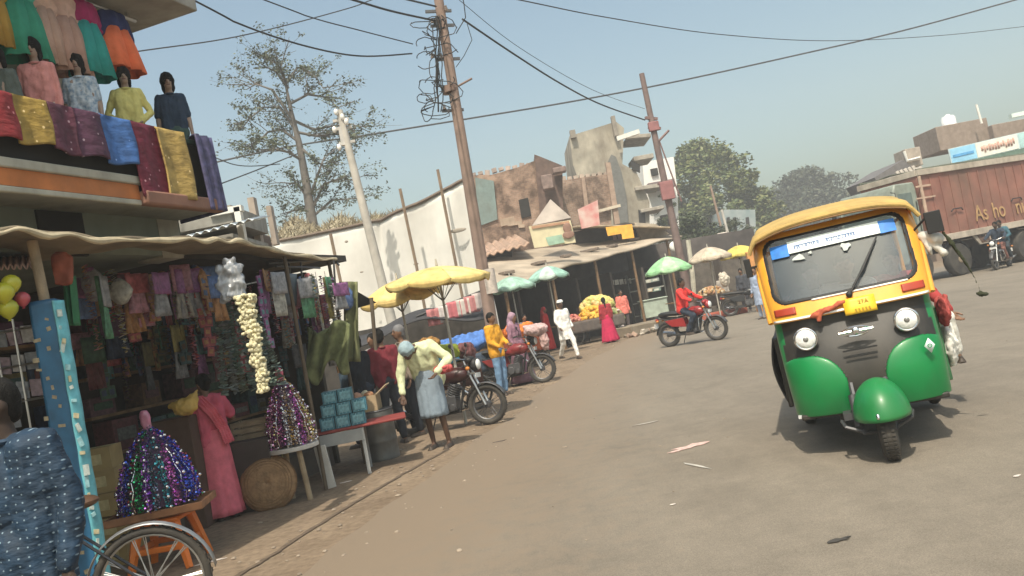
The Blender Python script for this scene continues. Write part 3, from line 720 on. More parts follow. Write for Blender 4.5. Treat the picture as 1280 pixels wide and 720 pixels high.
    f = MB(); f.prism([(-2.1, .70), (-2.15, 1.55), (-1.95, 1.7), (-1.72, 2.75), (-1.55, 2.9), (-.25, 2.9), (-.15, 2.7), (-.15, .9), (-.3, .7)], -1.24, 1.24, 'x'); cab = cabm(f).build('cab', CB, e, bevel=.05)
    GS = M((.12, .16, .15), rough=.08, spec=.8)
    f = MB()
    for s in (-1, 1): f.prism([(-1.68, 1.72), (-1.50, 2.62), (-.55, 2.62), (-.55, 1.72)], s*1.245, s*1.255, 'x')
    cabm(f).build('side_window', GS, cab, bevel=.002)
    f = MB(); f.box((0, -1.86, 2.22), (2.1, .03, .86), rot=(R(-12.5), 0, 0)); cabm(f).build('windscreen', GS, cab, bevel=.01)
    f = MB(); f.box((0, -2.18, 1.2), (1.5, .04, .5)); cabm(f).build('visor', M((.30, .17, .05), dirt=.4), cab, bevel=.03)
    f = MB(); f.box((0, -2.22, .68), (2.36, .16, .28)); cabm(f).build('bumper', M((.5, .5, .45), dirt=.5), e, bevel=.03)
    for s in (-1, 1):
        f = MB(); f.ell((s*.9, -2.2, 1.0), (.12, .06, .12)); cabm(f).build('headlight', M((.7, .7, .7), rough=.2), e)
        f = MB(); f.tube([(s*1.15, -1.8, 2.7), (s*1.42, -1.95, 2.65), (s*1.42, -1.95, 2.35)], .015, 6); f.box((s*1.42, -1.95, 2.3), (.2, .04, .4)); cabm(f).build('mirror', BLACK, e, bevel=.02)
        f = MB(); f.box((s*1.26, -.35, 1.9), (.02, .04, .9)); f.box((s*1.2, -1.0, 1.5), (.02, .2, .04)); cabm(f).build('door_handle', BLACK, e)
    return e
# ------------------------------------------------------------------ world, light, camera
SUNV = V((-.13, -.60, 1.0)).normalized()          # towards the sun
w = bpy.data.worlds.new('World'); bpy.context.scene.world = w; w.use_nodes = True
nt = w.node_tree; bg = nt.nodes['Background']; sk = nt.nodes.new('ShaderNodeTexSky'); sk.sky_type = 'NISHITA'; sk.sun_disc = False
sk.sun_elevation = math.asin(SUNV.z); sk.sun_rotation = math.atan2(SUNV.x, SUNV.y); sk.air_density = 1.3; sk.dust_density = 5; sk.ozone_density = 1.6; sk.altitude = 100
tm = nt.nodes.new('ShaderNodeMix'); tm.data_type = 'RGBA'; tm.blend_type = 'MULTIPLY'; tm.inputs['Factor'].default_value = 1; tm.inputs['B'].default_value = (.99, 1.03, .91, 1)
nt.links.new(sk.outputs['Color'], tm.inputs['A']); nt.links.new(tm.outputs['Result'], bg.inputs['Color']); bg.inputs['Strength'].default_value = .155
sl = bpy.data.lights.new('sun', 'SUN'); sl.energy = 3.7; sl.angle = R(.6); sl.color = (1, .91, .77)
so = bpy.data.objects.new('sun', sl); C.objects.link(so); so.rotation_euler = SUNV.to_track_quat('Z', 'Y').to_euler()
cd = bpy.data.cameras.new('camera'); co = bpy.data.objects.new('camera', cd); C.objects.link(co)
co.matrix_world = Matrix.Translation((0, 0, EYE)) @ CAMM.to_4x4()
cd.sensor_width = 36; cd.lens = 36*F/1280; cd.clip_end = 3000; cd.clip_start = .1
sc = bpy.context.scene; sc.camera = co
sc.view_settings.view_transform = 'Standard'; sc.view_settings.look = 'None'; sc.view_settings.gamma = 1; sc.view_settings.exposure = 0.30
# ------------------------------------------------------------------ ground
def ground_mat():
    m = bpy.data.materials.new('dirt'); m.use_nodes = True; nt = m.node_tree; n = nt.nodes; L = nt.links; b = n['Principled BSDF']; b.inputs['Roughness'].default_value = .95; b.inputs['Specular IOR Level'].default_value = .2
    tc = n.new('ShaderNodeTexCoord'); a = n.new('ShaderNodeTexNoise'); a.inputs['Scale'].default_value = .9; a.inputs['Detail'].default_value = 9; a.inputs['Roughness'].default_value = .65; L.new(tc.outputs['Object'], a.inputs['Vector'])
    r = n.new('ShaderNodeValToRGB'); e = r.color_ramp.elements; e[0].position = .3; e[0].color = (.175, .132, .094, 1); e[1].position = .7; e[1].color = (.295, .230, .165, 1); L.new(a.outputs['Fac'], r.inputs['Fac'])
    c = n.new('ShaderNodeTexNoise'); c.inputs['Scale'].default_value = 14; c.inputs['Detail'].default_value = 8; L.new(tc.outputs['Object'], c.inputs['Vector'])
    r2 = n.new('ShaderNodeValToRGB'); r2.color_ramp.elements[0].position = .3; r2.color_ramp.elements[0].color = (.72, .7, .68, 1); r2.color_ramp.elements[1].position = .65; r2.color_ramp.elements[1].color = (1.08, 1.06, 1.04, 1); L.new(c.outputs['Fac'], r2.inputs['Fac'])
    mx = n.new('ShaderNodeMix'); mx.data_type = 'RGBA'; mx.blend_type = 'MULTIPLY'; mx.inputs['Factor'].default_value = 1; L.new(r.outputs['Color'], mx.inputs['A']); L.new(r2.outputs['Color'], mx.inputs['B']); L.new(mx.outputs['Result'], b.inputs['Base Color'])
    bp = n.new('ShaderNodeBump'); bp.inputs['Strength'].default_value = .6; bp.inputs['Distance'].default_value = .03; L.new(c.outputs['Fac'], bp.inputs['Height']); L.new(bp.outputs['Normal'], b.inputs['Normal'])
    return m
f = MB(); f.add([(-900, -300, 0), (900, -300, 0), (900, 1500, 0), (-900, 1500, 0)], [(0, 1, 2, 3)])
tag(f.build('ground', ground_mat(), None, 0), kind='structure')
EDGE = [(-4.6, -12), (-3.1, -2), (-2.2, 3), (-1.85, 5.8), (-1.15, 8.9), (-.45, 12.5), (.45, 16.6), (1.9, 23), (3.9, 29), (5.6, 33), (8.2, 36), (12, 38), (18, 40.5), (30, 44), (60, 52)]
def asphalt_mat():
    m = bpy.data.materials.new('asphalt'); m.use_nodes = True; nt = m.node_tree; n = nt.nodes; L = nt.links; b = n['Principled BSDF']; b.inputs['Roughness'].default_value = .88; b.inputs['Specular IOR Level'].default_value = .3
    tc = n.new('ShaderNodeTexCoord'); at = n.new('ShaderNodeAttribute'); at.attribute_name = 'dust'
    def nz(s, d=6, rg=.6, sc=None):
        q = n.new('ShaderNodeTexNoise'); q.inputs['Scale'].default_value = s; q.inputs['Detail'].default_value = d; q.inputs['Roughness'].default_value = rg
        if sc: mp = n.new('ShaderNodeMapping'); mp.inputs['Scale'].default_value = sc; mp.inputs['Rotation'].default_value = (0, 0, R(15)); L.new(tc.outputs['Object'], mp.inputs['Vector']); L.new(mp.outputs['Vector'], q.inputs['Vector'])
        else: L.new(tc.outputs['Object'], q.inputs['Vector'])
        return q
    big = nz(.35, 7, .6, (1, .35, 1)); fine = nz(160, 3); mid = nz(5, 8, .7)
    r = n.new('ShaderNodeValToRGB'); e = r.color_ramp.elements; e[0].position = .3; e[0].color = (.182, .157, .126, 1); e[1].position = .72; e[1].color = (.242, .208, .165, 1); L.new(big.outputs['Fac'], r.inputs['Fac'])
    def mul(a, src, lo, hi, p0=.3, p1=.7):
        q = n.new('ShaderNodeValToRGB'); q.color_ramp.elements[0].position = p0; q.color_ramp.elements[0].color = (lo, lo, lo, 1); q.color_ramp.elements[1].position = p1; q.color_ramp.elements[1].color = (hi, hi, hi, 1); L.new(src.outputs['Fac'], q.inputs['Fac'])
        x = n.new('ShaderNodeMix'); x.data_type = 'RGBA'; x.blend_type = 'MULTIPLY'; x.inputs['Factor'].default_value = 1; L.new(a, x.inputs['A']); L.new(q.outputs['Color'], x.inputs['B']); return x.outputs['Result']
    c1 = mul(r.outputs['Color'], fine, .70, 1.25); c1 = mul(c1, mid, .88, 1.08); stain = nz(1.1, 5, .5); c1 = mul(c1, stain, .88, 1.03, .30, .5); trk = nz(1.6, 6, .7, (1, .09, 1)); c1 = mul(c1, trk, .92, 1.03, .35, .6)
    vc = n.new('ShaderNodeTexVoronoi'); vc.feature = 'DISTANCE_TO_EDGE'; vc.inputs['Scale'].default_value = .55; wn = nz(2.2, 6); am = n.new('ShaderNodeVectorMath'); am.operation = 'MULTIPLY_ADD'; L.new(wn.outputs['Color'], am.inputs[0]); am.inputs[1].default_value = (.9, .9, 0); L.new(tc.outputs['Object'], am.inputs[2]); L.new(am.outputs[0], vc.inputs['Vector'])
    q = n.new('ShaderNodeValToRGB'); q.color_ramp.elements[0].position = .0; q.color_ramp.elements[0].color = (.93, .93, .93, 1); q.color_ramp.elements[1].position = .010; q.color_ramp.elements[1].color = (1, 1, 1, 1); L.new(vc.outputs['Distance'], q.inputs['Fac'])
    x = n.new('ShaderNodeMix'); x.data_type = 'RGBA'; x.blend_type = 'MULTIPLY'; x.inputs['Factor'].default_value = 1; L.new(c1, x.inputs['A']); L.new(q.outputs['Color'], x.inputs['B']); c1 = x.outputs['Result']
    # dust drifting in from the verge
    ad = n.new('ShaderNodeMath'); ad.operation = 'MULTIPLY_ADD'; L.new(mid.outputs['Fac'], ad.inputs[0]); ad.inputs[1].default_value = 1.1; L.new(at.outputs['Fac'], ad.inputs[2])
    mr = n.new('ShaderNodeMapRange'); mr.inputs['From Min'].default_value = .72; mr.inputs['From Max'].default_value = 1.25; L.new(ad.outputs[0], mr.inputs['Value'])
    y = n.new('ShaderNodeMix'); y.data_type = 'RGBA'; L.new(mr.outputs['Result'], y.inputs['Factor']); L.new(c1, y.inputs['A']); y.inputs['B'].default_value = (.218, .170, .124, 1)
    L.new(y.outputs['Result'], b.inputs['Base Color'])
    bp = n.new('ShaderNodeBump'); bp.inputs['Strength'].default_value = .35; bp.inputs['Distance'].default_value = .01; L.new(fine.outputs['Fac'], bp.inputs['Height']); L.new(bp.outputs['Normal'], b.inputs['Normal'])
    return m
def edge_at(t):
    t *= len(EDGE)-1; i = min(int(t), len(EDGE)-2); return V(EDGE[i]).lerp(V(EDGE[i+1]), t-i)
nu = 260; vs = []; fs = []; du = []; offs = [0, .25, .5, .8, 1.2, 1.7, 2.3, 3.2, 6, 12, 45]
for i in range(nu+1):
    p = edge_at(i/nu)
    k = .10*noise.noise(V((p.x*1.5, p.y*1.5, 3)))+.25*noise.noise(V((p.x*.35, p.y*.35, 8)))
    for o in offs:
        A = V((45, -14)); dr = (A-p); ln = dr.length; dr.normalize(); q = A if o > 40 else p+dr*min(o+k*(o < 1), ln*.9)
        vs.append((q.x, q.y, .004)); du.append(max(0, 1-o/3.2)**1.25)
m_ = len(offs)
for i in range(nu):
    for j in range(m_-1): fs.append((i*m_+j, i*m_+j+1, (i+1)*m_+j+1, (i+1)*m_+j))
me = bpy.data.meshes.new('road'); me.from_pydata(vs, [], fs); me.update()
at = me.attributes.new('dust', 'FLOAT', 'POINT'); at.data.foreach_set('value', du); me.materials.append(asphalt_mat())
o = bpy.data.objects.new('road', me); C.objects.link(o); tag(o, kind='structure')
# road marks and litter
def flat_patch(name, px, py, w, h, ang, mat, label, cat, n=14, z=.009, jag=.3, thick=.003):
    c = G(px, py); rnd = random.Random(px*7+py); f = MB(); vs = []
    for i in range(n):
        a = 2*PI*i/n; k = 1+rnd.uniform(-jag, jag); x, y = math.cos(a)*w/2*k, math.sin(a)*h/2*k
        vs.append((x*math.cos(ang)-y*math.sin(ang), x*math.sin(ang)+y*math.cos(ang)))
    f.prism(vs, 0, thick, 'z'); o = f.build(name, mat, None, 0, loc=(c.x, c.y, z)); return tag(o, label, cat)
PAPER = M((.62, .55, .50), rough=.8, var=.15, vs=30)
flat_patch('paper_scrap', 860, 560, .34, .14, .3, M((.60, .42, .38), rough=.85, var=.3, vs=25), 'pinkish torn paper flattened on the asphalt in the middle of the road', 'litter', 16, jag=.6)
flat_patch('paint_streak', 869, 583, .04, .42, .35, M((.42, .40, .36), rough=.9), 'thin pale streak on the asphalt just below the pinkish torn paper', 'road mark', 10)
flat_patch('paint_streak', 808, 530, .3, .07, .1, M((.34, .31, .27), rough=.9), 'faint pale smear on the asphalt up the road from the pinkish paper', 'road mark', 12)
flat_patch('tar_patch', 1050, 677, .12, .05, .3, M((.05, .045, .04), rough=.9), 'small dark tar blot on the road in front of the green and yellow auto', 'tar blot', 12, jag=.5)
flat_patch('paper_scrap', 842, 632, .05, .03, .2, PAPER, 'tiny white scrap on the road well below the pinkish torn paper', 'litter', 8)
flat_patch('paper_scrap', 1271, 597, .06, .03, .2, PAPER, 'tiny white scrap on the asphalt at the right edge of the photo', 'litter', 8)
flat_patch('paper_scrap', 432, 603, .14, .05, .3, PAPER, 'white paper scrap on the dirt before the grey table', 'litter', 10, z=.004)
flat_patch('paper_scrap', 262, 703, .28, .05, .35, PAPER, 'white paper strip on the dirt beside the bicycle wheel', 'litter', 10, z=.004)
flat_patch('dark_rag', 625, 552, .22, .08, .2, M((.07, .05, .04)), 'dark flattened rag on the dirt below the nearest parked motorcycle', 'rag', 10, z=.004, jag=.5)
# long soft shadow line along the verge, painted as a flat dark strip
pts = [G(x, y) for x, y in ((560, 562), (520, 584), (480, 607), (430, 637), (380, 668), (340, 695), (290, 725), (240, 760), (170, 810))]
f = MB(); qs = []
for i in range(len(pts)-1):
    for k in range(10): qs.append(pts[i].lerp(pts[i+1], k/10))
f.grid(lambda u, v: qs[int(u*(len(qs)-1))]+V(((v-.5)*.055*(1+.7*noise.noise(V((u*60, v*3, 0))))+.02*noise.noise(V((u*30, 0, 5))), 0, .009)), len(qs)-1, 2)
tag(f.build('shadow_strip', M((.125, .092, .064), rough=.95, var=.3, vs=12), None), kind='structure')
# small stones as one loose scatter
f = MB(); rnd = random.Random(5)
for i in range(420):
    t = rnd.uniform(.10, .72); p = edge_at(t); o_ = rnd.gauss(-.3, .55); q = (p.x+o_, p.y+rnd.uniform(-.3, .3)); s = rnd.uniform(.008, .024)
    f.ell((q[0], q[1], s*.3), (s*rnd.uniform(.8, 1.5), s, s*.6), 6, 4, rot=(0, 0, rnd.random()*3))
for i in range(170):
    q = (rnd.uniform(-1, 7), rnd.uniform(3.5, 22)); s = rnd.uniform(.004, .012); f.ell((q[0], q[1], s*.3+.004), (s*rnd.uniform(.8, 1.6), s, s*.5), 6, 4, rot=(0, 0, rnd.random()*3))
tag(f.build('gravel', M((.27, .22, .17), rough=.9, var=.35, vs=3), None), 'loose pebbles and grit scattered over the dirt verge and road', 'gravel', kind='stuff')

# ------------------------------------------------------------------ trees
def limb(f, p, d, L_, r, depth, tips, rnd, spread=.6, up=.15, seg=4, gnarl=.25, mind=0, lenf=(.62, .82)):
    pts = [p.copy()]; rs = [r]
    for i in range(seg):
        d = (d+V((rnd.uniform(-1, 1), rnd.uniform(-1, 1), rnd.uniform(-1, 1)))*gnarl*.5+V((0, 0, up*.3))).normalized()
        p = p+d*L_/seg; pts.append(p.copy()); rs.append(r*(1-.45*(i+1)/seg))
        if depth <= 2: tips.append((p.copy(), depth))
    f.tube(pts, rs, 8 if r > .08 else 5)
    if depth == 0: return
    for k in range(rnd.choice((2, 3, 3))):
        nd = (d+V((rnd.uniform(-1, 1), rnd.uniform(-1, 1), rnd.uniform(-.6, .8)))*spread).normalized()
        i = rnd.randint(1, seg); limb(f, pts[i], nd, L_*rnd.uniform(*lenf), rs[i]*.62, depth-1, tips, rnd, spread, up, seg, gnarl)
def leaves(f, c, rad, n, size, rnd, nm=2):
    for i in range(n):
        v = V((rnd.gauss(0, 1), rnd.gauss(0, 1), rnd.gauss(0, 1))); v = v.normalized()*(rnd.random()**.45)*rad
        p = c+V((v.x, v.y, v.z*.8)); s = size*rnd.uniform(.6, 1.5)
        a = V((rnd.uniform(-1, 1), rnd.uniform(-1, 1), rnd.uniform(-.5, .5))).normalized(); b = a.cross(V((rnd.uniform(-1, 1), rnd.uniform(-1, 1), rnd.uniform(-1, 1)))).normalized()
        f.add([p-a*s, p-b*s*.5, p+a*s, p+b*s*.5], [(0, 1, 2, 3)], rnd.randrange(nm))
def leafmat(c, t=.25):
    m = M(c, rough=.6, var=.3, vs=.6); return m
def big_tree(px, py_base, d, top_px, halfw, label, cols, seed, n=150, kind='tree', trunk_vis=True):
    base = P(px, py_base, d); base.z = 0; rnd = random.Random(seed); H = P(*top_px, d).z
    e = thing('tree', label, 'tree', base)
    f = MB(); tips = []
    f.tube([(0, 0, -.2), (.1, 0, H*.15), (-.1, .1, H*.32)], [halfw*.07, halfw*.055, halfw*.045], 10)
    for k in range(6): limb(f, V((-.1, .1, H*.30)), V((rnd.uniform(-1, 1), rnd.uniform(-1, 1), rnd.uniform(.5, 1.5))).normalized(), H*.26, halfw*.03, 2, tips, rnd, .7)
    f.build('trunk', M((.09, .07, .05), rough=.9, var=.3), e)
    f = MB()
    for k in range(n):
        a = rnd.uniform(0, 2*PI); z = rnd.random(); env = math.sin(PI*min(1, (z*.86+.14)))**.55
        rr = halfw*env*(rnd.random()**.4); zz = H*.22+z*H*.76
        k2 = 1+.22*noise.noise(V((math.cos(a)*1.5, math.sin(a)*1.5, z*3+seed)))
        c = V((math.cos(a)*rr*k2, math.sin(a)*rr*k2*.9, zz*(1 if z < .6 else 1)-0.10*H*(rr/halfw)**2*(z > .5)))
        leaves(f, c, rnd.uniform(.10, .2)*halfw, 95, halfw*.031, rnd, len(cols))
    f.build('crown', [leafmat(c) for c in cols], e, smooth=0, fixn=False)
    return e
big_tree(897, 320, 85, (895, 174), 6.8, 'light green leafy tree with rough outline behind the pale umbrellas, right of the balcony building', [(.12, .15, .04), (.065, .095, .03), (.17, .18, .06)], 11, 270)
big_tree(1022, 300, 120, (1030, 208), 8.6, 'dark rounded tree crown showing above the roof of the yellow auto', [(.055, .07, .04), (.035, .05, .03), (.08, .09, .05)], 5, 240)
big_tree(950, 320, 105, (950, 228), 5.0, 'low dark green tree filling the gap between the light leafy tree and the rounded crown', [(.06, .08, .04), (.04, .055, .03)], 9, 120)
big_tree(848, 330, 60, (846, 235), 1.9, 'dark bushy tree close behind the leaning pole on the right of the market roofs', [(.05, .07, .03), (.09, .11, .04)], 14, 70)
big_tree(872, 330, 50, (870, 268), 2.6, 'dark low bush tree right behind the beige umbrella and whitish post', [(.05, .07, .03), (.035, .05, .025), (.09, .11, .05)], 31, 90)
big_tree(926, 330, 54, (926, 276), 2.6, 'dark low bush tree behind the yellow umbrella beside the auto', [(.05, .065, .035), (.08, .095, .045)], 33, 90)
# sparse tree on the left
def sparse_tree():
    base = P(400, 300, 36); z0 = base.z; base.z = 0; rnd = random.Random(23)
    e = thing('sparse_tree', 'tall sparse tree with bare dark limbs and thin tufts of leaves above the white wall', 'tree', base)
    f = MB(); tips = []
    def at(px, py, dy=0): return P(px, py, 36+dy)-base
    tr = [V((0, 0, 0)), at(392, 290), at(383, 230), at(374, 180), at(364, 140), at(356, 100)]
    f.tube(tr, [.34, .24, .18, .14, .09, .04], 10)
    def twig(pts, r0):
        f.tube(pts, [r0*(1-.75*i/(len(pts)-1)) for i in range(len(pts))], 6)
        for i in range(1, len(pts)):
            for k in range(3):
                d = (pts[i]-pts[i-1]).normalized()+V((rnd.uniform(-1, 1), rnd.uniform(-1, 1), rnd.uniform(-.6, .9)))*.9
                limb(f, pts[i-1].lerp(pts[i], rnd.random()), d.normalized(), rnd.uniform(.6, 1.4), r0*.32, 1, tips, rnd, .8, .05, 3)
    B = [[(368, 160), (350, 134), (330, 134), (312, 148), (303, 160)], [(372, 176), (352, 162), (335, 165), (318, 182), (302, 188)], [(377, 200), (360, 190), (340, 186), (320, 188)],
         [(370, 165), (395, 170), (420, 168), (445, 160)], [(366, 150), (392, 162), (412, 158), (440, 155), (462, 165)], [(376, 185), (396, 202), (412, 212)], [(360, 110), (345, 90), (326, 80)],
         [(357, 105), (372, 84), (392, 92), (405, 112)], [(386, 250), (372, 230), (350, 228)], [(390, 262), (405, 230), (428, 222), (450, 228)], [(388, 245), (402, 205), (408, 190)], [(392, 270), (415, 250), (445, 248)], [(356, 100), (350, 84), (338, 72)], [(362, 130), (385, 118), (410, 122), (425, 138)], [(391, 262), (372, 262), (350, 268)], [(366, 150), (340, 112), (320, 105), (308, 112)]]
    for b in B: twig([at(x, y, rnd.uniform(-2.4, 2.4)*(i/len(b))) for i, (x, y) in enumerate(b)], .070)
    f.build('trunk', M((.14, .125, .11), rough=.9, var=.3), e)
    g = MB()
    for p, dp in tips:
        if rnd.random() < .6: leaves(g, p, rnd.uniform(.15, .40), rnd.randint(8, 16), .058, rnd, 3)
    g.build('crown', [leafmat((.09, .11, .06)), leafmat((.055, .07, .04)), leafmat((.14, .16, .09))], e, smooth=0, fixn=False)
sparse_tree()

# ------------------------------------------------------------------ poles and cables
def pole(name, a, b, r0, r1, mat, label, cat='utility pole'):
    e = thing(name, label, cat, (a.x, a.y, 0)); f = MB(); d = b-a; a2 = a-d*(a.z/d.z)-V((a.x, a.y, 0)); b2 = b-V((a.x, a.y, 0))
    a2 = V((a2.x, a2.y, -.1)); f.tube([a2.lerp(b2, t/6) for t in range(7)], [r0+(r1-r0)*t/6 for t in range(7)], 14); f.build('shaft', mat, e); return e, V((a.x, a.y, 0))
PD = 19
CON = M((.26, .18, .145), rough=.85, var=.25, vs=3, bump=.3, dirt=.4)
e, o0 = pole('utility_pole', P(609, 372, PD), P(541, -45, PD), .155, .105, CON, 'tall rusty grey pole carrying the tangle of cables, behind the man in the yellow shirt')
f = MB()
for px, py, l in ((553, 32, .55), (560, 74, .55), (566, 138, .5), (548, 14, .6)):
    c = P(px, py, PD)-o0; f.box(c, (l, .06, .06), rot=(0, R(4), .2))
    for s in (-1, -.4, .5, 1):
        pass
f.build('crossarm', GUN, e)
f = MB(); a = P(572, 108, PD)-o0; b = P(590, 98, PD)-o0; f.tube([a, b], .025, 6); f.cyl(P(561, 108, PD)-o0, P(563, 116, PD)-o0, .18); f.build('bracket', M((.2, .13, .1)), e)
f = MB()
for px, py in ((545, 30), (541, 30), (552, 74), (541, 74), (556, 138), (558, 14)):
    c = P(px, py, PD-.1)-o0
    for q in range(3): f.cyl(c+V((0, 0, .03+q*.04)), c+V((0, 0, .05+q*.04)), .045-.008*q, n=10)
f.build('insulator', M((.25, .2, .17), rough=.3), e)
f = MB(); rnd = random.Random(8)
for k in range(17):
    cx, cy = rnd.uniform(528, 556), rnd.uniform(24, 140); w_, h_ = rnd.uniform(5, 24), rnd.uniform(6, 30); pts = []
    for i in range(12):
        a = i/11*rnd.uniform(1.2, 2)*PI+k; pts.append(P(cx+math.cos(a)*w_, cy+math.sin(a)*h_*.6+i*.6, PD-.15+rnd.uniform(-.12, .12))-o0)
    f.tube(pts, .011, 5)
for k in range(5):
    f.tube([P(543+k*2+rnd.uniform(-3, 3), 20+i*15, PD-.16)-o0 for i in range(9)], .013, 5)
f.tube([P(x, y, PD-.1)-o0 for x, y in ((570, 42), (582, 22), (580, 5), (576, -14))], .012, 5); f.tube([P(x, y, PD-.1)-o0 for x, y in ((584, 30), (590, 50), (580, 70), (570, 84))], .009, 5)
f.build('cable_tangle', BLACK, e)
f = MB(); c = P(611, 352, PD-.0)-o0; f.lathe([(.172, -.28), (.172, .28)], 16, caps=False); f.v = [(x+c.x, y+c.y, z+c.z) for x, y, z in f.v]; f.build('pasted_paper', M((.55, .48, .42), rough=.9, var=.2, vs=12), e)
e, o0 = pole('utility_pole', P(490, 402, 22), P(424, 138, 22), .15, .09, M((.48, .45, .40), rough=.85, var=.2, vs=3, dirt=.3), 'pale slim pole with white insulators standing before the white wall')
f = MB()
for px, py in ((426, 150), (430, 160), (434, 178)): f.box(P(px, py, 22)-o0, (.42, .07, .07), rot=(0, 0, .1))
f.box(P(430, 170, 22)-o0, (.2, .16, .5)); f.build('crossarm', M((.45, .43, .4), rough=.7), e)
f = MB()
for px, py in ((420, 140), (428, 146), (418, 162), (424, 184), (433, 152)): f.ell(P(px, py, 21.9)-o0, (.06, .06, .09))
f.build('insulator', M((.78, .76, .72), rough=.4), e)
e, o0 = pole('utility_pole', P(846, 300, 32), P(802, 92, 32), .17, .10, M((.17, .12, .11), rough=.85, var=.2), 'leaning dark pole with a stay, at the right end of the market roofs')
f = MB(); f.tube([P(820, 180, 32)-o0, P(836, 163, 32)-o0], .05, 6); f.tube([P(824, 176, 32)-o0, P(852, 252, 32)-o0], .03, 6)
for px, py in ((814, 148), (818, 160), (830, 230)): f.box(P(px, py, 32)-o0, (.5, .12, .10), rot=(0, .2, .3))
f.build('crossarm', M((.2, .12, .11)), e)
f = MB(); f.box(P(817, 158, 31.9)-o0, (.4, .2, .35)); f.box(P(834, 238, 31.8)-o0, (.5, .2, .7)); f.build('junction_box', M((.28, .12, .12), rough=.7), e, bevel=.02)
e, o0 = pole('thin_pole', P(905, 298, 60), P(888, 232, 60), .12, .08, M((.32, .22, .16)), 'short reddish pole standing in front of the light leafy tree', 'pole')
e, o0 = pole('thin_pole', P(912, 300, 46), P(902, 262, 46), .10, .07, M((.5, .47, .42)), 'pale thin pole with a white box, above the beige umbrella', 'pole')
f = MB(); f.box(P(905, 299, 46)-o0, (.6, .1, .75)); f.build('box_sign', M((.66, .58, .52), rough=.7), e, bevel=.02)
def cable(pts, r, label, sag=0, g='overhead cables', ext='s'):
    pts = list(pts)
    if 's' in ext: d = (pts[0]-pts[1]).normalized(); pts = [pts[0]+d*22-V((0, 0, 1)), pts[0]+d*8]+pts
    if 'e' in ext: d = (pts[-1]-pts[-2]).normalized(); pts = pts+[pts[-1]+d*9, pts[-1]+d*26-V((0, 0, 1))]
    if len(pts) == 2:
        a, b = pts; pts = [a.lerp(b, i/24)-V((0, 0, sag*4*(i/24)*(1-i/24))) for i in range(25)]
    else:   # smooth through points
        q = []; n = len(pts)
        for i in range(n-1):
            p0, p1, p2, p3 = pts[max(i-1, 0)], pts[i], pts[i+1], pts[min(i+2, n-1)]
            for k in range(8):
                t = k/8; q.append(.5*((2*p1)+(p2-p0)*t+(2*p0-5*p1+4*p2-p3)*t*t+(3*p1-p0-3*p2+p3)*t**3))
        pts = q+[pts[-1]]
    f = MB(); f.tube(pts, r, 6); o = f.build('overhead_cable', BLACK, None); return tag(o, label, 'cable', g)
cable([P(236, -3, 14), P(300, 30, 15), P(380, 57, 16), P(450, 70, 17.5), P(515, 67, 18.8)], .017, 'drooping dark cable reaching the big pole from the upper left')
cable([P(425, -5, 15), P(490, 14, 17), P(545, 26, 18.9)], .022, 'thick cable meeting the top of the big pole from the left')
cable([P(495, -4, 16), P(545, 8, 18.8)], .02, 'short cable at the very top of the big pole')
cable([P(320, -4, 15), P(390, 22, 16), P(450, 38, 17.5), P(516, 55, 18.9)], .012, 'thinner cable just above the drooping one, left of the big pole')
cable([P(578, 24, 19), P(640, 66, 21), P(700, 104, 24), P(750, 130, 28), P(806, 150, 32)], .024, 'thick dark cable sagging from the big pole to the leaning pole', ext='')
cable([P(574, 0, 19), P(650, 60, 22), P(740, 112, 27), P(806, 136, 32)], .008, 'faint thin wire above the thick cable between the two poles', ext='')
cable([P(470, 167, 60), P(600, 146, 62), P(720, 126, 64), P(850, 101, 66), P(1000, 68, 68), P(1130, 38, 70), P(1262, 2, 72)], .065, 'long straight cable crossing the whole sky, rising to the upper right', ext='se')
cable([P(160, 66, 30), P(300, 45, 34), P(430, 12, 38), P(480, -6, 40)], .026, 'thin cable rising from the upper balcony toward the top of the photo', ext='se')
cable([P(640, -2, 22), P(760, 22, 26), P(900, 43, 32), P(1040, 51, 38), P(1180, 44, 44), P(1290, 32, 48)], .016, 'faint wire sweeping across the top right of the sky', ext='se')
cable([P(262, 235, 30), P(320, 213, 34), P(372, 192, 35)], .026, 'lower cable between the balcony and the sparse tree')
cable([P(250, 190, 30), P(300, 207, 33), P(350, 205, 35)], .02, 'upper of the two short cables left of the sparse tree')
# ------------------------------------------------------------------ frame of the left shop row
O_ = V((-2.55, 7.7, 0)); T_ = V((-.29, -.957, 0)); N_ = V((.957, -.29, 0)); AZ = math.atan2(T_.y, T_.x)
def FR(s, out, z=0): return O_+T_*s+N_*out+V((0, 0, z))
def fbox(f, s0, s1, o0, o1, z0, z1, mi=0):
    q = Matrix((T_, N_, V((0, 0, 1)))).transposed()
    f.box(FR((s0+s1)/2, (o0+o1)/2, (z0+z1)/2), (abs(s1-s0), abs(o1-o0), abs(z1-z0)), rot=q, mi=mi)
def hitF(px, py, out=0):
    r = ray(px, py); p0 = FR(0, out); k = (p0.dot(N_)-V((0, 0, EYE)).dot(N_))/r.dot(N_); p = V((0, 0, EYE))+r*k
    return (p-p0).dot(T_), p.z
GRW = M((.20, .23, .19), rough=.9, var=.2, vs=2, dirt=.5); CRM = M((.42, .40, .33), rough=.85, var=.15, dirt=.5); ORG = M((.50, .17, .05), rough=.8, var=.2, dirt=.4)
DARK = M((.02, .018, .016), rough=.9); GRY = M((.30, .29, .26), rough=.9, var=.2, dirt=.4)
e = thing('shop_building', 'two storey clothes shop with a mannequin balcony and orange ledge, at the upper left', 'building', (0, 0, 0))
f = MB(); fbox(f, 0, 7, -4.5, -.42, 2.62, 3.0); fbox(f, 0, 7, -4.5, -2.6, 0, 2.62); fbox(f, 0, 7, -4.5, -1.5, 3.0, 7.5); f.build('wall', GRW, e)
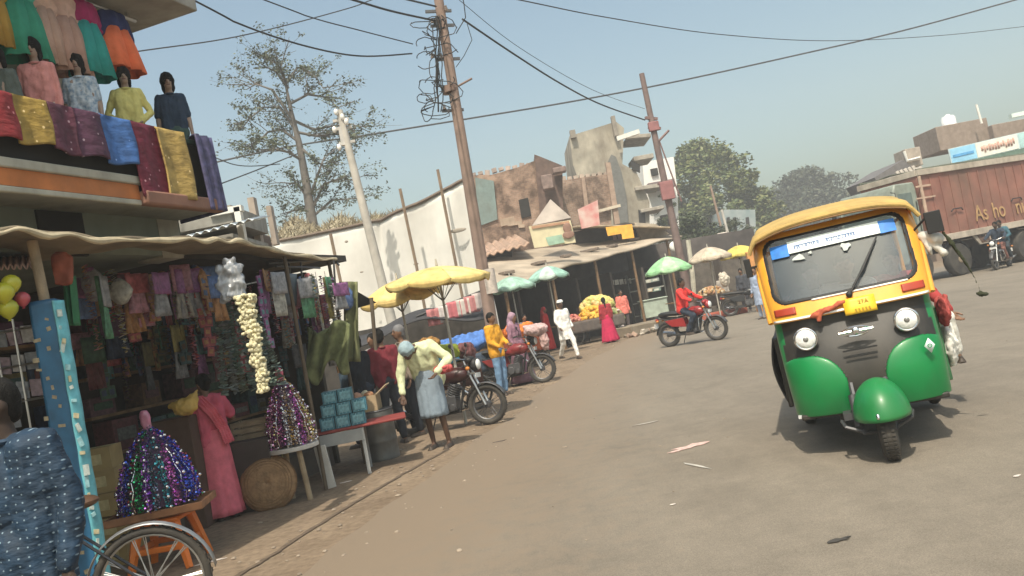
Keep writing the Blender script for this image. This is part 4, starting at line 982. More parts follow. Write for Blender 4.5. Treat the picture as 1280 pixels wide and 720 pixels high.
f = MB(); fbox(f, 1.18, 1.62, -.43, -.40, 2.6, 2.95); fbox(f, .9, 3.5, -1.51, -1.48, 3.1, 4.9); f.build('door', DARK, e)
f = MB(); fbox(f, -.02, 7, -1.5, .0, 2.96, 3.05); fbox(f, .95, 7, 0, .05, 3.10, 3.17); fbox(f, 1.0, 7, 0.0, .04, 2.93, 2.975); f.build('ledge', CRM, e, bevel=.01)
f = MB(); fbox(f, 1.0, 7, .0, .03, 2.978, 3.098); f.build('orange_band', ORG, e)
f = MB(); fbox(f, 0, 1.0, .0, .10, 2.93, 3.05); f.build('ledge', M((.26, .13, .09), rough=.8, dirt=.4), e, bevel=.02)
f = MB(); fbox(f, 0, 7, -.08, -.02, 3.05, 3.56); fbox(f, 0, .06, -1.45, -.08, 3.05, 3.56); f.build('parapet', DARK, e)
f = MB(); fbox(f, -.03, 7, -.10, .0, 3.56, 3.61); f.build('handrail', M((.05, .09, .07), rough=.5), e, bevel=.01)
f = MB(); fbox(f, -.12, 7, -4.5, .10, 4.86, 5.02); f.build('roof_slab', GRY, e, bevel=.01)
f = MB(); fbox(f, .02, .22, -1.5, -1.3, 3.05, 4.86); fbox(f, .02, .3, -.7, -.415, 2.6, 2.955); f.build('column', CRM, e)
# display rail with clothes above the mannequins
e = thing('clothes_rail', 'metal rail under the roof slab holding the hanging dresses', 'rail', (0, 0, 0))
f = MB(); f.tube([FR(.2, -.35, 4.80), FR(3.2, -.35, 4.80)], .015, 8); f.build('bar', STEEL, e)
f = MB()
for s in (.3, 1.7, 3.1): f.tube([FR(s, -.35, 4.80), FR(s, -.35, 4.87)], .01, 6)
f.build('hanger_rod', STEEL, e)
def dress(px0, px1, pyb, colt, cols, label, py=40, out=-.32, ztop=4.78):
    s0, _ = hitF(px1, py, out); s1, _ = hitF(px0, py, out); _, zb = hitF((px0+px1)/2, pyb, out); c = FR((s0+s1)/2, out, 0); w_ = (s1-s0)
    e = thing('hanging_dress', label, 'dress', (c.x, c.y, ztop), AZ, 'dresses hanging above the mannequins')
    H = ztop-zb; hw = .34*H
    mt, ms = cloth(colt, var=.3), cloth(cols, var=.12)
    f = MB(); f.lathe([(.04, 0), (w_*.30, -.04), (w_*.34, -.14), (w_*.30, -hw)], 20, lambda a, t: .55+.45*abs(math.cos(a)))
    for s in (-1, 1): f.cap((s*w_*.27, 0, -.06), (s*w_*.42, .0, -.24), .05, .045)
    blob_obj('bodice', f, mt, e, voxel=.018, smooth=2, wob=.012, wf=12)
    f = MB(); f.lathe([(w_*.29, -hw+.02), (w_*.40, -hw-.12), (w_*.52, -H)], 48, lambda a, t: (.45+.55*abs(math.cos(a)))*(1+.09*t*math.sin(a*10)), caps=False)
    f.build('skirt', ms, e, smooth=80, solid=.01)
    return e
dress(-22, 12, 60, (.45, .28, .06), (.42, .26, .06), 'gold dress at the far left of the hanging row')
dress(3, 52, 75, (.06, .32, .22), (.05, .30, .20), 'green dress hanging beside the gold one')
dress(38, 74, 82, (.50, .33, .26), (.50, .33, .26), 'pale peach dress hanging next to the green one')
dress(62, 100, 92, (.50, .33, .27), (.48, .30, .24), 'second peach dress, the one beside the teal skirt')
dress(88, 128, 95, (.30, .03, .11), (.04, .33, .30), 'dress with magenta top and teal skirt', py=50)
dress(122, 165, 88, (.03, .04, .12), (.85, .20, .09), 'dress with navy top and bright orange skirt at the right end', py=50)
# cloths over the parapet
def railcloth(px0, px1, pyb, col, label, py=160, spots=.35, thick=.03, oo=0.0):
    s0, _ = hitF(px1, py, .05); s1, _ = hitF(px0, py, .05); _, zb = hitF((px0+px1)/2, pyb, .06)
    f = MB(); ph = px0
    def fn(u, v):
        s = s0+(s1-s0)*u
        if v < .25:
            t = v/.25; return FR(s, -.13+.18*t, 3.625+.012*math.sin(t*PI))
        t = (v-.25)/.75; return FR(s+.01*math.sin(t*6+ph), .05+.02*math.sin(u*5+ph)+.02*t+oo, 3.625-(3.625-zb)*t+.012*math.sin(u*4+ph)*t)
    f.grid(fn, 26, 26); m = dotcloth([x*.8 for x in col], [min(1, x*1.5+.22) for x in col], 13, .10, .9, .3)
    o = f.build('draped_cloth', m, None, smooth=80, solid=thick*.5); tag(o, label, 'cloth', 'cloths over the balcony rail')
railcloth(-25, 21, 172, (.33, .035, .04), 'red cloth over the balcony rail at the left edge')
railcloth(20, 61, 180, (.42, .28, .06), 'gold patterned cloth between the red and the dark maroon ones on the rail')
railcloth(60, 95, 190, (.13, .035, .06), 'dark maroon cloth right of the short gold one on the rail')
railcloth(94, 128, 196, (.10, .035, .07), 'dark plum cloth left of the blue one on the rail')
railcloth(127, 162, 204, (.06, .16, .42), 'blue printed cloth on the balcony rail')
railcloth(161, 199, 248, (.19, .02, .045), 'long maroon cloth hanging below the balcony ledge')
railcloth(196, 226, 250, (.48, .33, .10), 'long gold cloth near the balcony corner', py=170, oo=.02)
# corner cloth
f = MB(); _, zb = hitF(250, 262, .06)
def fn(u, v):
    a = -PI/2*u*1.2; c = FR(.10, -.05); z = 3.63-(3.63-zb)*max(0, (v-.12)/.88)
    if u < .5: b = FR(.24-.24*u/.5, .08)
    else: b = FR(0-.05*math.sin((u-.5)*2), .08-.55*(u-.5)*2)
    b = b+(N_*.02+T_*(-.03))*v+N_*.015*math.sin(u*25); k = min(1, v/.12); b = FR(.12, -.1).lerp(b, .35+.65*k); return (b.x, b.y, z+.0)
f.grid(fn, 30, 24); o = f.build('draped_cloth', M((.075, .07, .15), rough=.6, var=.5, vs=18), None, smooth=80, solid=.015); tag(o, 'navy purple cloth wrapped round the balcony corner', 'cloth', 'cloths over the balcony rail')
# mannequins
MSK = M((.28, .19, .14), rough=.4, var=.05)
def mannequin(px, py, col, label, rot=0.0, top='shirt', out=-.22, h=1.32, sleeve=2, hair='wig', pose=None, col2=None, topm=None, haircol=None):
    s, z = hitF(px, py, out); c = FR(s, out, 2.99+(z-2.99-h)); c.z = 3.05; hh = z-3.05
    e = person(c, AZ+PI/2+rot, hh/1.0*1.0, label, pose, skin=MSK, top=top, topc=col, sleeve=sleeve, bot='trousers', botc=col2 or (.04, .08, .07), hair=hair, shoes=False, topm=topm, vox=.013, inf=.008, group='mannequins on the balcony', cat='mannequin', haircol=haircol, slim=.84)
    e.name = 'mannequin'; return e
HIP = dict(el=(.30, .08, 1.12), wl=(.15, -.07, .98), er=(-.30, .08, 1.12), wr=(-.15, -.07, .98))
mannequin(38, 48, (.60, .26, .24), 'mannequin in a loose pink top, leftmost full figure on the balcony', .5, col2=(.6, .5, .42))
mannequin(93, 68, (.30, .38, .45), 'mannequin in a pale blue and white flowered top', .6, sleeve=1, topm=M((.16, .25, .36), rough=.8, vs=22, col2=(.6, .65, .68)))
mannequin(152, 84, (.60, .55, .20), 'mannequin in a pale yellow top with hands on its hips', .7, pose=HIP)
mannequin(207, 91, (.03, .05, .085), 'mannequin in a dark navy tee alone at the balcony corner', .7, sleeve=1, col2=(.05, .09, .08))
mannequin(-6, 60, (.10, .12, .11), 'mannequin in a dark top cut off by the left edge of the photo', .4)

# ------------------------------------------------------------------ low white building behind the shop
e = thing('small_building', 'low white building with square porch columns beyond the balcony', 'building', (0, 0, 0))
WHT = M((.78, .76, .70), rough=.8, var=.06, dirt=.2); f = MB(); a = P(200, 300, 13); b = P(300, 262, 13)
def pbox(f, p0, p1, d, th, mi=0):
    """box whose front fills the pixel rectangle p0-p1 roughly, at depth d"""
    a = P(p0[0], p0[1], d); b = P(p1[0], p1[1], d); c = (a+b)/2; f.box(c+V((0, th/2, 0)), (abs(b.x-a.x), th, abs(b.z-a.z)), mi=mi)
f.box(P(262, 285, 15), (1.5, 2.0, .30)); f.box(P(266, 304, 15)-V((0, 0, 1.55)), (1.4, 2.0, 3.0)); f.build('wall', GRY, e)
f = MB(); f.box(P(283, 264, 14), (.55, .15, .10)); f.box(P(301, 282, 14), (.10, .15, .62)); f.box(P(212, 285, 14), (.16, .2, .6)); f.build('column', WHT, e)
f = MB(); f.box(P(320, 278, 16), (.12, .2, .95)); f.box(P(341, 282, 17), (.10, .2, .8)); f.build('column', M((.36, .30, .25), dirt=.5), e)
f = MB(); f.box(P(309, 305, 16.4)-V((0, 0, 1.5)), (.8, .5, 3.2)); f.build('wall', M((.13, .09, .07), rough=.9), e)
f = MB(); f.grid(lambda u, v: P(232, 296, 13)+V((1.1*u, .9*v, .16*v+.02*math.sin(u*50)+.08*u)), 60, 3); o = f.build('tin_roof', M((.42, .46, .48), rough=.35, metal=.6), None, solid=.01); tag(o, 'corrugated grey tin sheet over the yard beyond the shop awning', 'roof sheet')
# dry scrub bank behind the wall
f = MB()
def bank(u, v): 
    p = P(330+u*160, 292-u*22, 29); h = (.4+1.0*noise.noise(V((u*5, v*2, 0))))*math.sin(v*PI)
    return (p.x, 27+v*9, (p.z-.9)*(1 if v > .02 else 0)+h*.8+v*1.6)
f.grid(bank, 40, 16); o = f.build('scrub_bank', M((.26, .22, .14), rough=.95, col2=(.42, .36, .25), bump=.5, bs=9, vs=3), None); tag(o, kind='structure')
f = MB(); rnd = random.Random(2)
for i in range(2600):
    u, v = rnd.random(), rnd.uniform(.05, .8); p = V(bank(u, v)); p += V((0, 0, .0)); d = V((rnd.uniform(-1, 1), rnd.uniform(-1, 1), rnd.uniform(0, 1.5))).normalized()*rnd.uniform(.15, .45); s = d.cross(V((0, 1, .2))).normalized()*.02
    f.add([p-s, p+s, p+d], [(0, 1, 2)], rnd.randrange(2))
tag(f.build('dry_brush', [M((.35, .30, .20), rough=.9), M((.16, .13, .08), rough=.9)], None, 0, fixn=False), 'dry brushwood and straw heaped above the white wall', 'brush', kind='stuff')
# ------------------------------------------------------------------ white sheet wall
e = thing('sheet_wall', 'long white sheeting wall stretched on poles behind the yellow umbrellas', 'wall', (0, 0, 0))
WS = M((.68, .665, .62), rough=.85, var=.08, vs=1.4, bump=.12, bs=3, dirt=.22)
TOP = [(325, 309, 24.5), (350, 302, 24.5), (400, 292, 24.5), (462, 279, 24.2), (478, 275, 24), (520, 256, 23.6), (560, 236, 23.2), (580, 226, 23), (588, 222, 23)]
def shw(u, v):
    t = u*(len(TOP)-1); i = min(int(t), len(TOP)-2); a = P(*TOP[i]); b = P(*TOP[i+1]); p = a.lerp(b, t-i)
    return (p.x+.03*math.sin(v*9+u*20), p.y+.05*math.sin(u*42)*(1-v)+.05*math.sin(v*7+u*30)+.04*noise.noise(V((u*12, v*4, 0))), p.z*(1-v)+.0*v)
f = MB(); f.grid(shw, 90, 26); f.build('sheeting', WS, e, smooth=80, solid=.03)
f = MB(); f.tube([V(shw(i/30, 0))+V((0, -.04, .02)) for i in range(31)], .05, 6); f.build('top_rail', M((.17, .13, .10), rough=.9), e)
f = MB()
for (x0, y0, x1, y1) in ((500, 236, 521, 335), (547, 212, 571, 336), (413, 292, 430, 372)): f.tube([P(x0, y0, 22.7), P(x1, y1, 22.7), P(x1+12, y1+60, 22.7)], .045, 6)
f.build('bamboo_pole', M((.22, .16, .11), rough=.9), e)
f = MB()
for (x, y, w_, h_) in ((572, 288, .5, .12), (520, 330, .15, .06), (452, 340, .1, .05), (433, 302, .1, .07), (574, 352, .4, .15)):
    f.ell(P(x, y, 22.9), (w_/2, .02, h_/2), 10, 6)
f.build('patch', M((.33, .29, .24), rough=.9), e)
# ------------------------------------------------------------------ brick buildings
def brickmat(a, b, mortar, sc=3.0, ms=.02):
    m = bpy.data.materials.new('brick'); m.use_nodes = True; nt = m.node_tree; n = nt.nodes; L = nt.links; bs = n['Principled BSDF']; bs.inputs['Roughness'].default_value = .9
    tc = n.new('ShaderNodeTexCoord'); mp = n.new('ShaderNodeMapping'); mp.inputs['Rotation'].default_value = (R(90), 0, 0); L.new(tc.outputs['Object'], mp.inputs['Vector'])
    bt = n.new('ShaderNodeTexBrick'); bt.inputs['Scale'].default_value = sc; bt.inputs['Color1'].default_value = (*a, 1); bt.inputs['Color2'].default_value = (*b, 1); bt.inputs['Mortar'].default_value = (*mortar, 1); bt.inputs['Mortar Size'].default_value = ms; L.new(mp.outputs['Vector'], bt.inputs['Vector'])
    q = n.new('ShaderNodeTexNoise'); q.inputs['Scale'].default_value = 1.1; q.inputs['Detail'].default_value = 8; q.inputs['Roughness'].default_value = .7; L.new(tc.outputs['Object'], q.inputs['Vector'])
    r = n.new('ShaderNodeValToRGB'); r.color_ramp.elements[0].position = .38; r.color_ramp.elements[0].color = (.30, .28, .26, 1); r.color_ramp.elements[1].position = .58; r.color_ramp.elements[1].color = (1.1, 1.1, 1.1, 1); L.new(q.outputs['Fac'], r.inputs['Fac'])
    x = n.new('ShaderNodeMix'); x.data_type = 'RGBA'; x.blend_type = 'MULTIPLY'; x.inputs['Factor'].default_value = 1; L.new(bt.outputs['Color'], x.inputs['A']); L.new(r.outputs['Color'], x.inputs['B']); L.new(x.outputs['Result'], bs.inputs['Base Color']); return m
BR = brickmat((.36, .23, .165), (.28, .175, .125), (.30, .26, .21)); BR2 = brickmat((.35, .235, .17), (.28, .18, .13), (.32, .29, .25), 2.6)
def wallpoly(f, pts, d, th, mi=0):
    """a wall whose outline follows given facade corners, at depth d, thickness th (away)"""
    q = [P(x, y, d) for x, y in pts]; n = len(q)
    f.add([p for p in q]+[p+V((0, th, 0)) for p in q], [tuple(range(n))]+[tuple(reversed(range(n, 2*n)))]+[(i, n+i, n+(i+1) % n, (i+1) % n) for i in range(n)], mi)
e = thing('brick_building', 'unfinished red brick house with a broken stepped top and pale blue shutter', 'building', (0, 0, 0))
f = MB(); wallpoly(f, [(586, 222), (600, 218), (612, 219), (630, 214), (645, 210), (668, 201), (672, 196), (694, 430), (596, 430)], 38, 5); f.build('wall', BR, e)
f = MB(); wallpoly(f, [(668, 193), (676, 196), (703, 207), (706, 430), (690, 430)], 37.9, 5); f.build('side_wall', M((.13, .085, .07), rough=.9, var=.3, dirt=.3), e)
f = MB(); f.box(P(684, 228, 37.4), (.5, .4, .65)); f.box(P(699, 213, 37.5), (.6, .5, .25)); f.build('broken_stub', M((.22, .16, .14), rough=.9, var=.3), e, bevel=.04)
f = MB(); wallpoly(f, [(594, 222), (617, 226), (622, 274), (598, 283)], 37.9, .15); f.build('shutter', M((.17, .23, .22), rough=.6, var=.15, dirt=.3), e)
f = MB(); rnd = random.Random(4)
for i in range(9): f.box(P(592+i*8.6, 219-i*1.7+rnd.uniform(-1, 1), 38.2), (.22, .3, rnd.uniform(.12, .26)), rot=(0, rnd.uniform(-.3, .3), 0))
f.build('loose_bricks', M((.40, .32, .28), rough=.9, var=.3, vs=2), e)
e0 = e
f = MB(); rnd = random.Random(14)
for i in range(3): x_, y_ = rnd.uniform(628, 688), rnd.uniform(222, 300); f.box(P(x_, y_, 37.95), (rnd.uniform(.2, .9), .12, rnd.uniform(.1, .35)), rot=(0, rnd.uniform(-.1, .1), 0))
f.build('plaster_patch', M((.42, .32, .24), rough=.95, var=.3, vs=3, dirt=.5), e0, 0)
f = MB(); wallpoly(f, [(648, 250), (660, 247), (664, 270), (652, 273)], 37.93, .05); f.build('window_hole', DARK, e0)
e = thing('brick_building', 'lower brick house between the stepped brick ruin and the plastered tower', 'building', (0, 0, 0))
f = MB(); wallpoly(f, [(694, 226), (715, 224), (728, 222), (762, 217), (770, 430), (700, 430)], 42, 5); f.build('wall', BR2, e)
f = MB(); wallpoly(f, [(727, 222), (731, 221), (741, 300), (735, 300)], 41.9, .2); wallpoly(f, [(757, 203), (763, 203), (777, 290), (770, 290)], 41.8, .3); f.build('pier', M((.36, .26, .20), rough=.9), e)
f = MB()
for i in range(9): f.box(P(697+i*7.5, 225-i*.9+rnd.uniform(-1, 1), 42.2), (.22, .3, .22))
f.build('loose_bricks', M((.42, .34, .28), rough=.9, var=.3, vs=2), e)
f = MB(); f.box(P(756, 262, 41.8), (1.6, .2, .14), rot=(0, R(-4), 0)); f.build('lintel', M((.55, .48, .38)), e)
# tower
e = thing('concrete_tower', 'weathered grey plaster stair tower with an arched opening, highest building of the street', 'building', (0, 0, 0))
TW = M((.38, .345, .275), rough=.9, var=.3, vs=1.1, dirt=.9, bump=.5, bs=3)
d = 54
f = MB(); wallpoly(f, [(712, 170), (770, 152), (780, 160), (778, 205), (795, 214), (812, 252), (812, 430), (760, 430), (760, 215), (722, 222), (716, 205)], d, 6); tw = f.build('wall', TW, e)
f = MB(); wallpoly(f, [(759, 204), (764, 193), (770, 196), (777, 215), (783, 245), (786, 285), (768, 285), (764, 240)], d-.12, .2); f.build('stair_opening', M((.15, .15, .14), rough=.9), e)
f = MB(); f.box(P(795, 176, d+1.2), (1.5, 3.0, .25), rot=(0, R(6), 0)); f.box(P(801, 201, d+1.2), (1.3, 2.6, .3)); f.box(P(807, 237, d+.8), (1.7, 2.4, .25), rot=(0, R(3), 0)); f.box(P(812, 264, d+.8), (1.5, 2.4, .22)); f.build('balcony_slab', M((.40, .36, .30), rough=.9, dirt=.6), e, bevel=.03)
f = MB(); f.box(P(785, 169, d-.7), (1.5, .25, .28), rot=(0, R(-8), 0)); f.build('balcony_edge', WHT, e)
f = MB(); f.box(P(768, 158, d-.3), (.25, .4, 1.3)); f.box(P(716, 168, d-.2), (.35, .4, .5)); f.build('roof_stub', M((.25, .22, .18), dirt=.5), e)
f = MB(); wallpoly(f, [(789, 200), (800, 206), (800, 216), (790, 212)], d-.1, .1); wallpoly(f, [(798, 262), (806, 266), (808, 288), (800, 288)], d-.1, .1); f.build('window', DARK, e)
e = thing('white_building', 'bright white house with stacked balconies right of the plaster tower', 'building', (0, 0, 0))
f = MB(); wallpoly(f, [(803, 203), (842, 196), (846, 232), (850, 300), (852, 420), (812, 420), (806, 240)], 60, 7); f.build('wall', M((.85, .84, .80), rough=.7, var=.04), e)
f = MB(); f.box(P(826, 232, 59.4), (1.9, 1.0, .55)); f.box(P(812, 288, 59), (1.2, 1.4, .4)); f.build('balcony', M((.20, .15, .15), rough=.9), e, bevel=.04)
f = MB(); f.box(P(834, 276, 59.9), (.9, .2, .9)); f.box(P(818, 215, 59.9), (.5, .2, .5)); f.build('window', DARK, e)
# ------------------------------------------------------------------ market row across the bend
BK = [(-2.5, 31.5), (1.0, 35.5), (5.5, 39.5), (12.5, 42.5)]
e = thing('shop_row', 'row of dark open shops under one long dusty roof beyond the umbrellas', 'shops', (0, 0, 0))
f = MB()
for i in range(3):
    a, b = V((*BK[i], 0)), V((*BK[i+1], 0)); f.add([a, b, b+V((0, 0, 3.6)), a+V((0, 0, 3.6))], [(0, 1, 2, 3)])
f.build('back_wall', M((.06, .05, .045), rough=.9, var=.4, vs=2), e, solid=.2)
FE = [(596, 378, 25.5), (612, 366, 26), (660, 352, 28), (716, 331, 31), (760, 321, 33), (800, 309, 35), (840, 298, 36.5), (853, 296, 37)]
def roof(u, v):
    t = u*(len(FE)-1); i = min(int(t), len(FE)-2); p = P(*FE[i]).lerp(P(*FE[i+1]), t-i); q = p+V((-2.0, 5.2, .95+.5*(1-u)))
    k = p.lerp(q, v); return (k.x, k.y, k.z+.06*noise.noise(V((u*14, v*4, 0)))+.05*math.sin(u*34)*(1-v)*.5)
f = MB(); f.grid(roof, 70, 14); f.build('roof', M((.42, .35, .27), rough=.9, var=.2, vs=1.3, dirt=.6, bump=.3, bs=5), e, smooth=80, solid=.07)
f = MB()
for u in (.03, .2, .36, .52, .68, .84, .98): p = V(roof(u, .02)); f.tube([(p.x, p.y+.1, 0), (p.x, p.y+.1, p.z)], .06, 6)
f.build('post', WOOD, e)
f = MB(); rnd = random.Random(12)
for i in range(3):
    for k in range(3):
        a, b = V((*BK[i], 0)), V((*BK[i+1], 0)); p = a.lerp(b, k/3); f.box(p+V((.8, -1.6, 1.2)), (.1, 3.0, 2.6), rot=(0, 0, .5))
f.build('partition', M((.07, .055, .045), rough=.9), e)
f = MB()
for i in range(9):
    p = V(roof(.08+i*.1, .3)); f.box((p.x, p.y, p.z+.1), (rnd.uniform(.3, .9), rnd.uniform(.2, .5), .12), rot=(0, 0, rnd.random()*3))
f.build('roof_ballast', M((.2, .16, .13), rough=.9), e, bevel=.02)
# upper dark recess with pink washing + second roof
e = thing('upper_shed', 'rusty sloped upper roof with a dark opening behind the long dusty roof', 'shed', (0, 0, 0))
f = MB(); f.grid(lambda u, v: P(600+u*62, 322-u*17, 33)+V((-.4*v, 5*v, .9*v+.05*math.sin(u*40))), 50, 6); f.build('roof', M((.40, .27, .20), rough=.9, var=.3, vs=2, dirt=.4), e, solid=.06)
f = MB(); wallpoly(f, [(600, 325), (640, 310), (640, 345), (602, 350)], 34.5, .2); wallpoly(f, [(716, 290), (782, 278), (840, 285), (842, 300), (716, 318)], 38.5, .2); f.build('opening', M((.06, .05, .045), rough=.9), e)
f = MB(); f.grid(lambda u, v: P(722+u*120, 283-u*2+6*max(0, u-.4), 36.5)+V((-.5*v, 4*v, .35*v)), 30, 5); f.build('roof', M((.36, .29, .20), rough=.9, var=.3, dirt=.4), e, solid=.08)
f = MB()
for k in range(4): f.box(P(768+k*6, 294+k*.6, 38.2), (.16, .1, .5))
f.build('hung_cloths', M((.40, .28, .25), rough=.9), e)
def sign(pts, d, mat, label, th=.08, cat='sign', name='signboard'):
    f = MB(); wallpoly(f, pts, d, th); o = f.build(name, mat, None, bevel=0); return tag(o, label, cat)
s_ = sign([(661, 283), (713, 275), (720, 303), (668, 310)], 31, M((.62, .55, .36), rough=.6, var=.1, vs=3), 'cream and yellow poster board with a portrait, on the long dusty roof')
f = MB(); wallpoly(f, [(682, 297), (702, 293), (706, 303), (686, 307)], 30.95, .02); f.build('green_print', M((.30, .45, .34), rough=.6), s_)
f = MB(); c = P(709, 285, 30.93); f.ell(c, (.16, .02, .2)); f.ell(c-V((0, 0, .25)), (.22, .02, .14)); f.build('portrait_print', M((.25, .14, .10), rough=.6), s_)
f = MB(); wallpoly(f, [(664, 283), (711, 276), (712, 279), (665, 286)], 30.94, .02); f.build('header_print', M((.45, .25, .15), rough=.6), s_)
sign([(722, 262), (747, 250), (750, 281), (727, 286)], 34.5, M((.55, .16, .15), rough=.6, col2=(.62, .5, .45), vs=2.2), 'pink and red poster leaning behind the cream board')
sign([(757, 284), (790, 280), (793, 297), (778, 299), (777, 292), (760, 295)], 36, M((.80, .42, .06), rough=.6), 'orange yellow board at the right end of the upper roof')
f = MB(); a, b, c_, d_ = P(665, 282, 33), P(688, 249, 33.6), P(714, 272, 33), P(692, 268, 36); f.add([a, b, c_, d_], [(0, 2, 1), (0, 1, 3), (1, 2, 3), (0, 3, 2)]); tag(f.build('peaked_tarp', M((.36, .31, .27), rough=.85, var=.3, vs=1.2), None, 0), 'pale peaked tarpaulin rising behind the cream poster board', 'tarpaulin')
f = MB(); wallpoly(f, [(793, 278), (820, 280), (836, 292), (826, 300), (800, 300)], 37.6, .3); tag(f.build('tin_sheet', M((.42, .36, .28), rough=.7, dirt=.4), None), 'beige tin sheet beside the orange yellow board', 'roof sheet')
# far backdrop walls right of the row
e = thing('far_houses', 'faded blue grey shop front seen behind the thin poles by the trees', 'building', (0, 0, 0))
f = MB(); wallpoly(f, [(905, 262), (944, 262), (950, 400), (912, 400)], 75, 5); f.build('wall', M((.20, .27, .28), rough=.8, col2=(.34, .38, .38), vs=1.2), e)
f = MB()
for k in (0, 1, 3): wallpoly(f, [(908+k*8, 272), (912+k*8, 271), (914+k*8, 290), (910+k*8, 291)], 74.9, .05)
f.build('window', DARK, e)
# compound wall and shop backs that close the view between row and truck
e = thing('compound_wall', 'long dusty brown boundary wall at the far side of the junction', 'wall', (0, 0, 0))
f = MB(); f.tube([(12, 45, .7), (20, 52, .7), (34, 60, .7), (60, 72, .7)], .01, 4); f.v = []; f.f = []; f.m = []
for a, b in (((8, 44), (22, 54)), ((22, 54), (60, 70))):
    a = V((*a, 0)); b = V((*b, 0)); f.add([a, b, b+V((0, 0, 1.9)), a+V((0, 0, 1.9))], [(0, 1, 2, 3)])
f.build('panel', M((.10, .085, .065), rough=.9, dirt=.5, vs=1, var=.4), e, solid=.25)
# right-hand building behind the truck
e = thing('flat_roof_building', 'long brown flat roofed house with a white water tank, behind the red truck', 'building', (0, 0, 0))
BB = M((.24, .18, .14), rough=.9, var=.2, vs=.5, dirt=.5); dd = 50
f = MB(); f.box(P(1240, 230, dd)+V((1.6, 4, -2.2)), (11.5, 8, 7.0)); f.build('wall', BB, e, bevel=.03)
f = MB(); f.box(P(1221, 161, dd)+V((0, 3, 0)), (3.2, 3, 1.5)); f.box(P(1262, 160, dd)+V((.9, 2.5, 0)), (2.6, 3, 1.0)); f.build('roof_room', M((.27, .21, .17), rough=.9, dirt=.5), e, bevel=.03)
f = MB(); f.box(P(1131, 200, dd)+V((.2, 0, 0)), (.9, 1.5, 1.1)); f.build('parapet_end', M((.40, .34, .28), rough=.9, dirt=.5), e, bevel=.02)
f = MB(); f.tube([P(1130, 189, dd-.9), P(1134, 201, dd-.9), P(1150, 197, dd-.9)], .09, 6); f.build('roof_pipe', WHT, e)
f = MB(); c = P(1208, 146, dd)+V((0, 2, 0)); f.lathe([(.42, -.5), (.43, .35), (.34, .5), (.14, .55), (.13, .62)], 20, c=c); tag(f.build('water_tank', M((.80, .82, .82), rough=.4), None), 'white plastic water tank on the brown flat roof', 'water tank')
f = MB(); a = P(1233, 152, dd)+V((0, .5, 0)); b = P(1226, 128, dd)+V((0, .5, 0)); f.cyl(a, b, .07, .07); tag(f.build('roof_pole', WHT, None), 'white upright pipe on the brown flat roof right of the tank', 'pipe')
e = thing('tin_shed', 'grey sloping shed roof and awning left of the brown flat roofed house', 'shed', (0, 0, 0))
f = MB(); a, b, c_ = P(1093, 222, 46), P(1128, 200, 46), P(1150, 216, 46); f.add([a, b, c_, P(1100, 232, 46), a+V((0, 4, 0)), b+V((0, 4, 0)), c_+V((0, 4, 0)), P(1100, 232, 46)+V((0, 4, 0))], [(0, 1, 2, 3), (7, 6, 5, 4), (0, 4, 5, 1), (1, 5, 6, 2), (2, 6, 7, 3), (3, 7, 4, 0)]); f.build('roof', M((.14, .13, .13), rough=.8), e)
f = MB()
for k in range(5): f.box(P(1124+k*5, 219-k*1.6, 44.8), (.16, .1, .5), rot=(0, R(-25), 0))
f.box(P(1136, 216, 44.9), (1.5, .1, .14), rot=(0, R(-14), 0)); f.build('railing', M((.55, .50, .44)), e)
f = MB(); f.box(P(1108, 250, 47)+V((0, 1, -1.4)), (3.2, 2, 3.6)); f.build('wall', M((.22, .22, .20), dirt=.5), e)
# shop signboard above the truck
def signR():
    e = thing('shop_signboard', 'long shop signboard, sky blue at left and cream at right, above the red truck', 'sign', (0, 0, 0))
    a, b = P(1188, 196, 44), P(1292, 172, 44); h = V((0, 0, .68)); f = MB()
    def q(u0, u1, z0, z1, off=0): p0, p1 = a.lerp(b, u0)+V((0, -off, 0)), a.lerp(b, u1)+V((0, -off, 0)); return [p0+V((0, 0, z0)), p1+V((0, 0, z0)), p1+V((0, 0, z1)), p0+V((0, 0, z1))]
    f.add(q(-.01, 1, -.42, .42), [(0, 1, 2, 3)]); f.build('board', M((.55, .66, .68), rough=.6), e, 0, solid=.08)
    f = MB(); f.add(q(0, .30, -.38, .38, .06), [(0, 1, 2, 3)]); f.build('blue_panel', M((.28, .58, .80), rough=.6, var=.2, vs=1.5), e, 0, solid=.01)
    f = MB(); f.add(q(.02, .27, -.08, .05, .09), [(0, 1, 2, 3)]); f.build('print', M((.08, .32, .62)), e, 0, solid=.01)
    f = MB(); f.add(q(.31, .80, -.38, .38, .06), [(0, 1, 2, 3)]); f.build('cream_panel', M((.78, .76, .68), rough=.6, var=.1, vs=3), e, 0, solid=.01)
    f = MB(); rnd = random.Random(6)
    x = .36
    while x < .76: w_ = rnd.uniform(.015, .03); f.add(q(x, x+w_, rnd.uniform(-.18, -.05), rnd.uniform(.08, .25), .09), [(0, 1, 2, 3)]); x += w_+.008
    f.build('print', M((.55, .32, .25), rough=.7), e, 0, solid=.01)
    f = MB(); f.add(q(.82, 1, -.38, .38, .06), [(0, 1, 2, 3)]); f.build('blue_panel', M((.40, .62, .62), rough=.6), e, 0, solid=.01)
    f = MB(); f.add(q(-.02, 1.02, -.72, -.42, -.02), [(0, 1, 2, 3)]); f.build('awning_board', M((.10, .17, .13), rough=.7), e, 0, solid=.3)
signR()
f = MB(); f.box(P(1283, 141, 45), (1.8, .3, .22), rot=(0, R(-2), 0)); tag(f.build('tube_sign', M((.70, .82, .76), rough=.5), None), 'white and green box sign at the right edge above the signboard', 'sign')
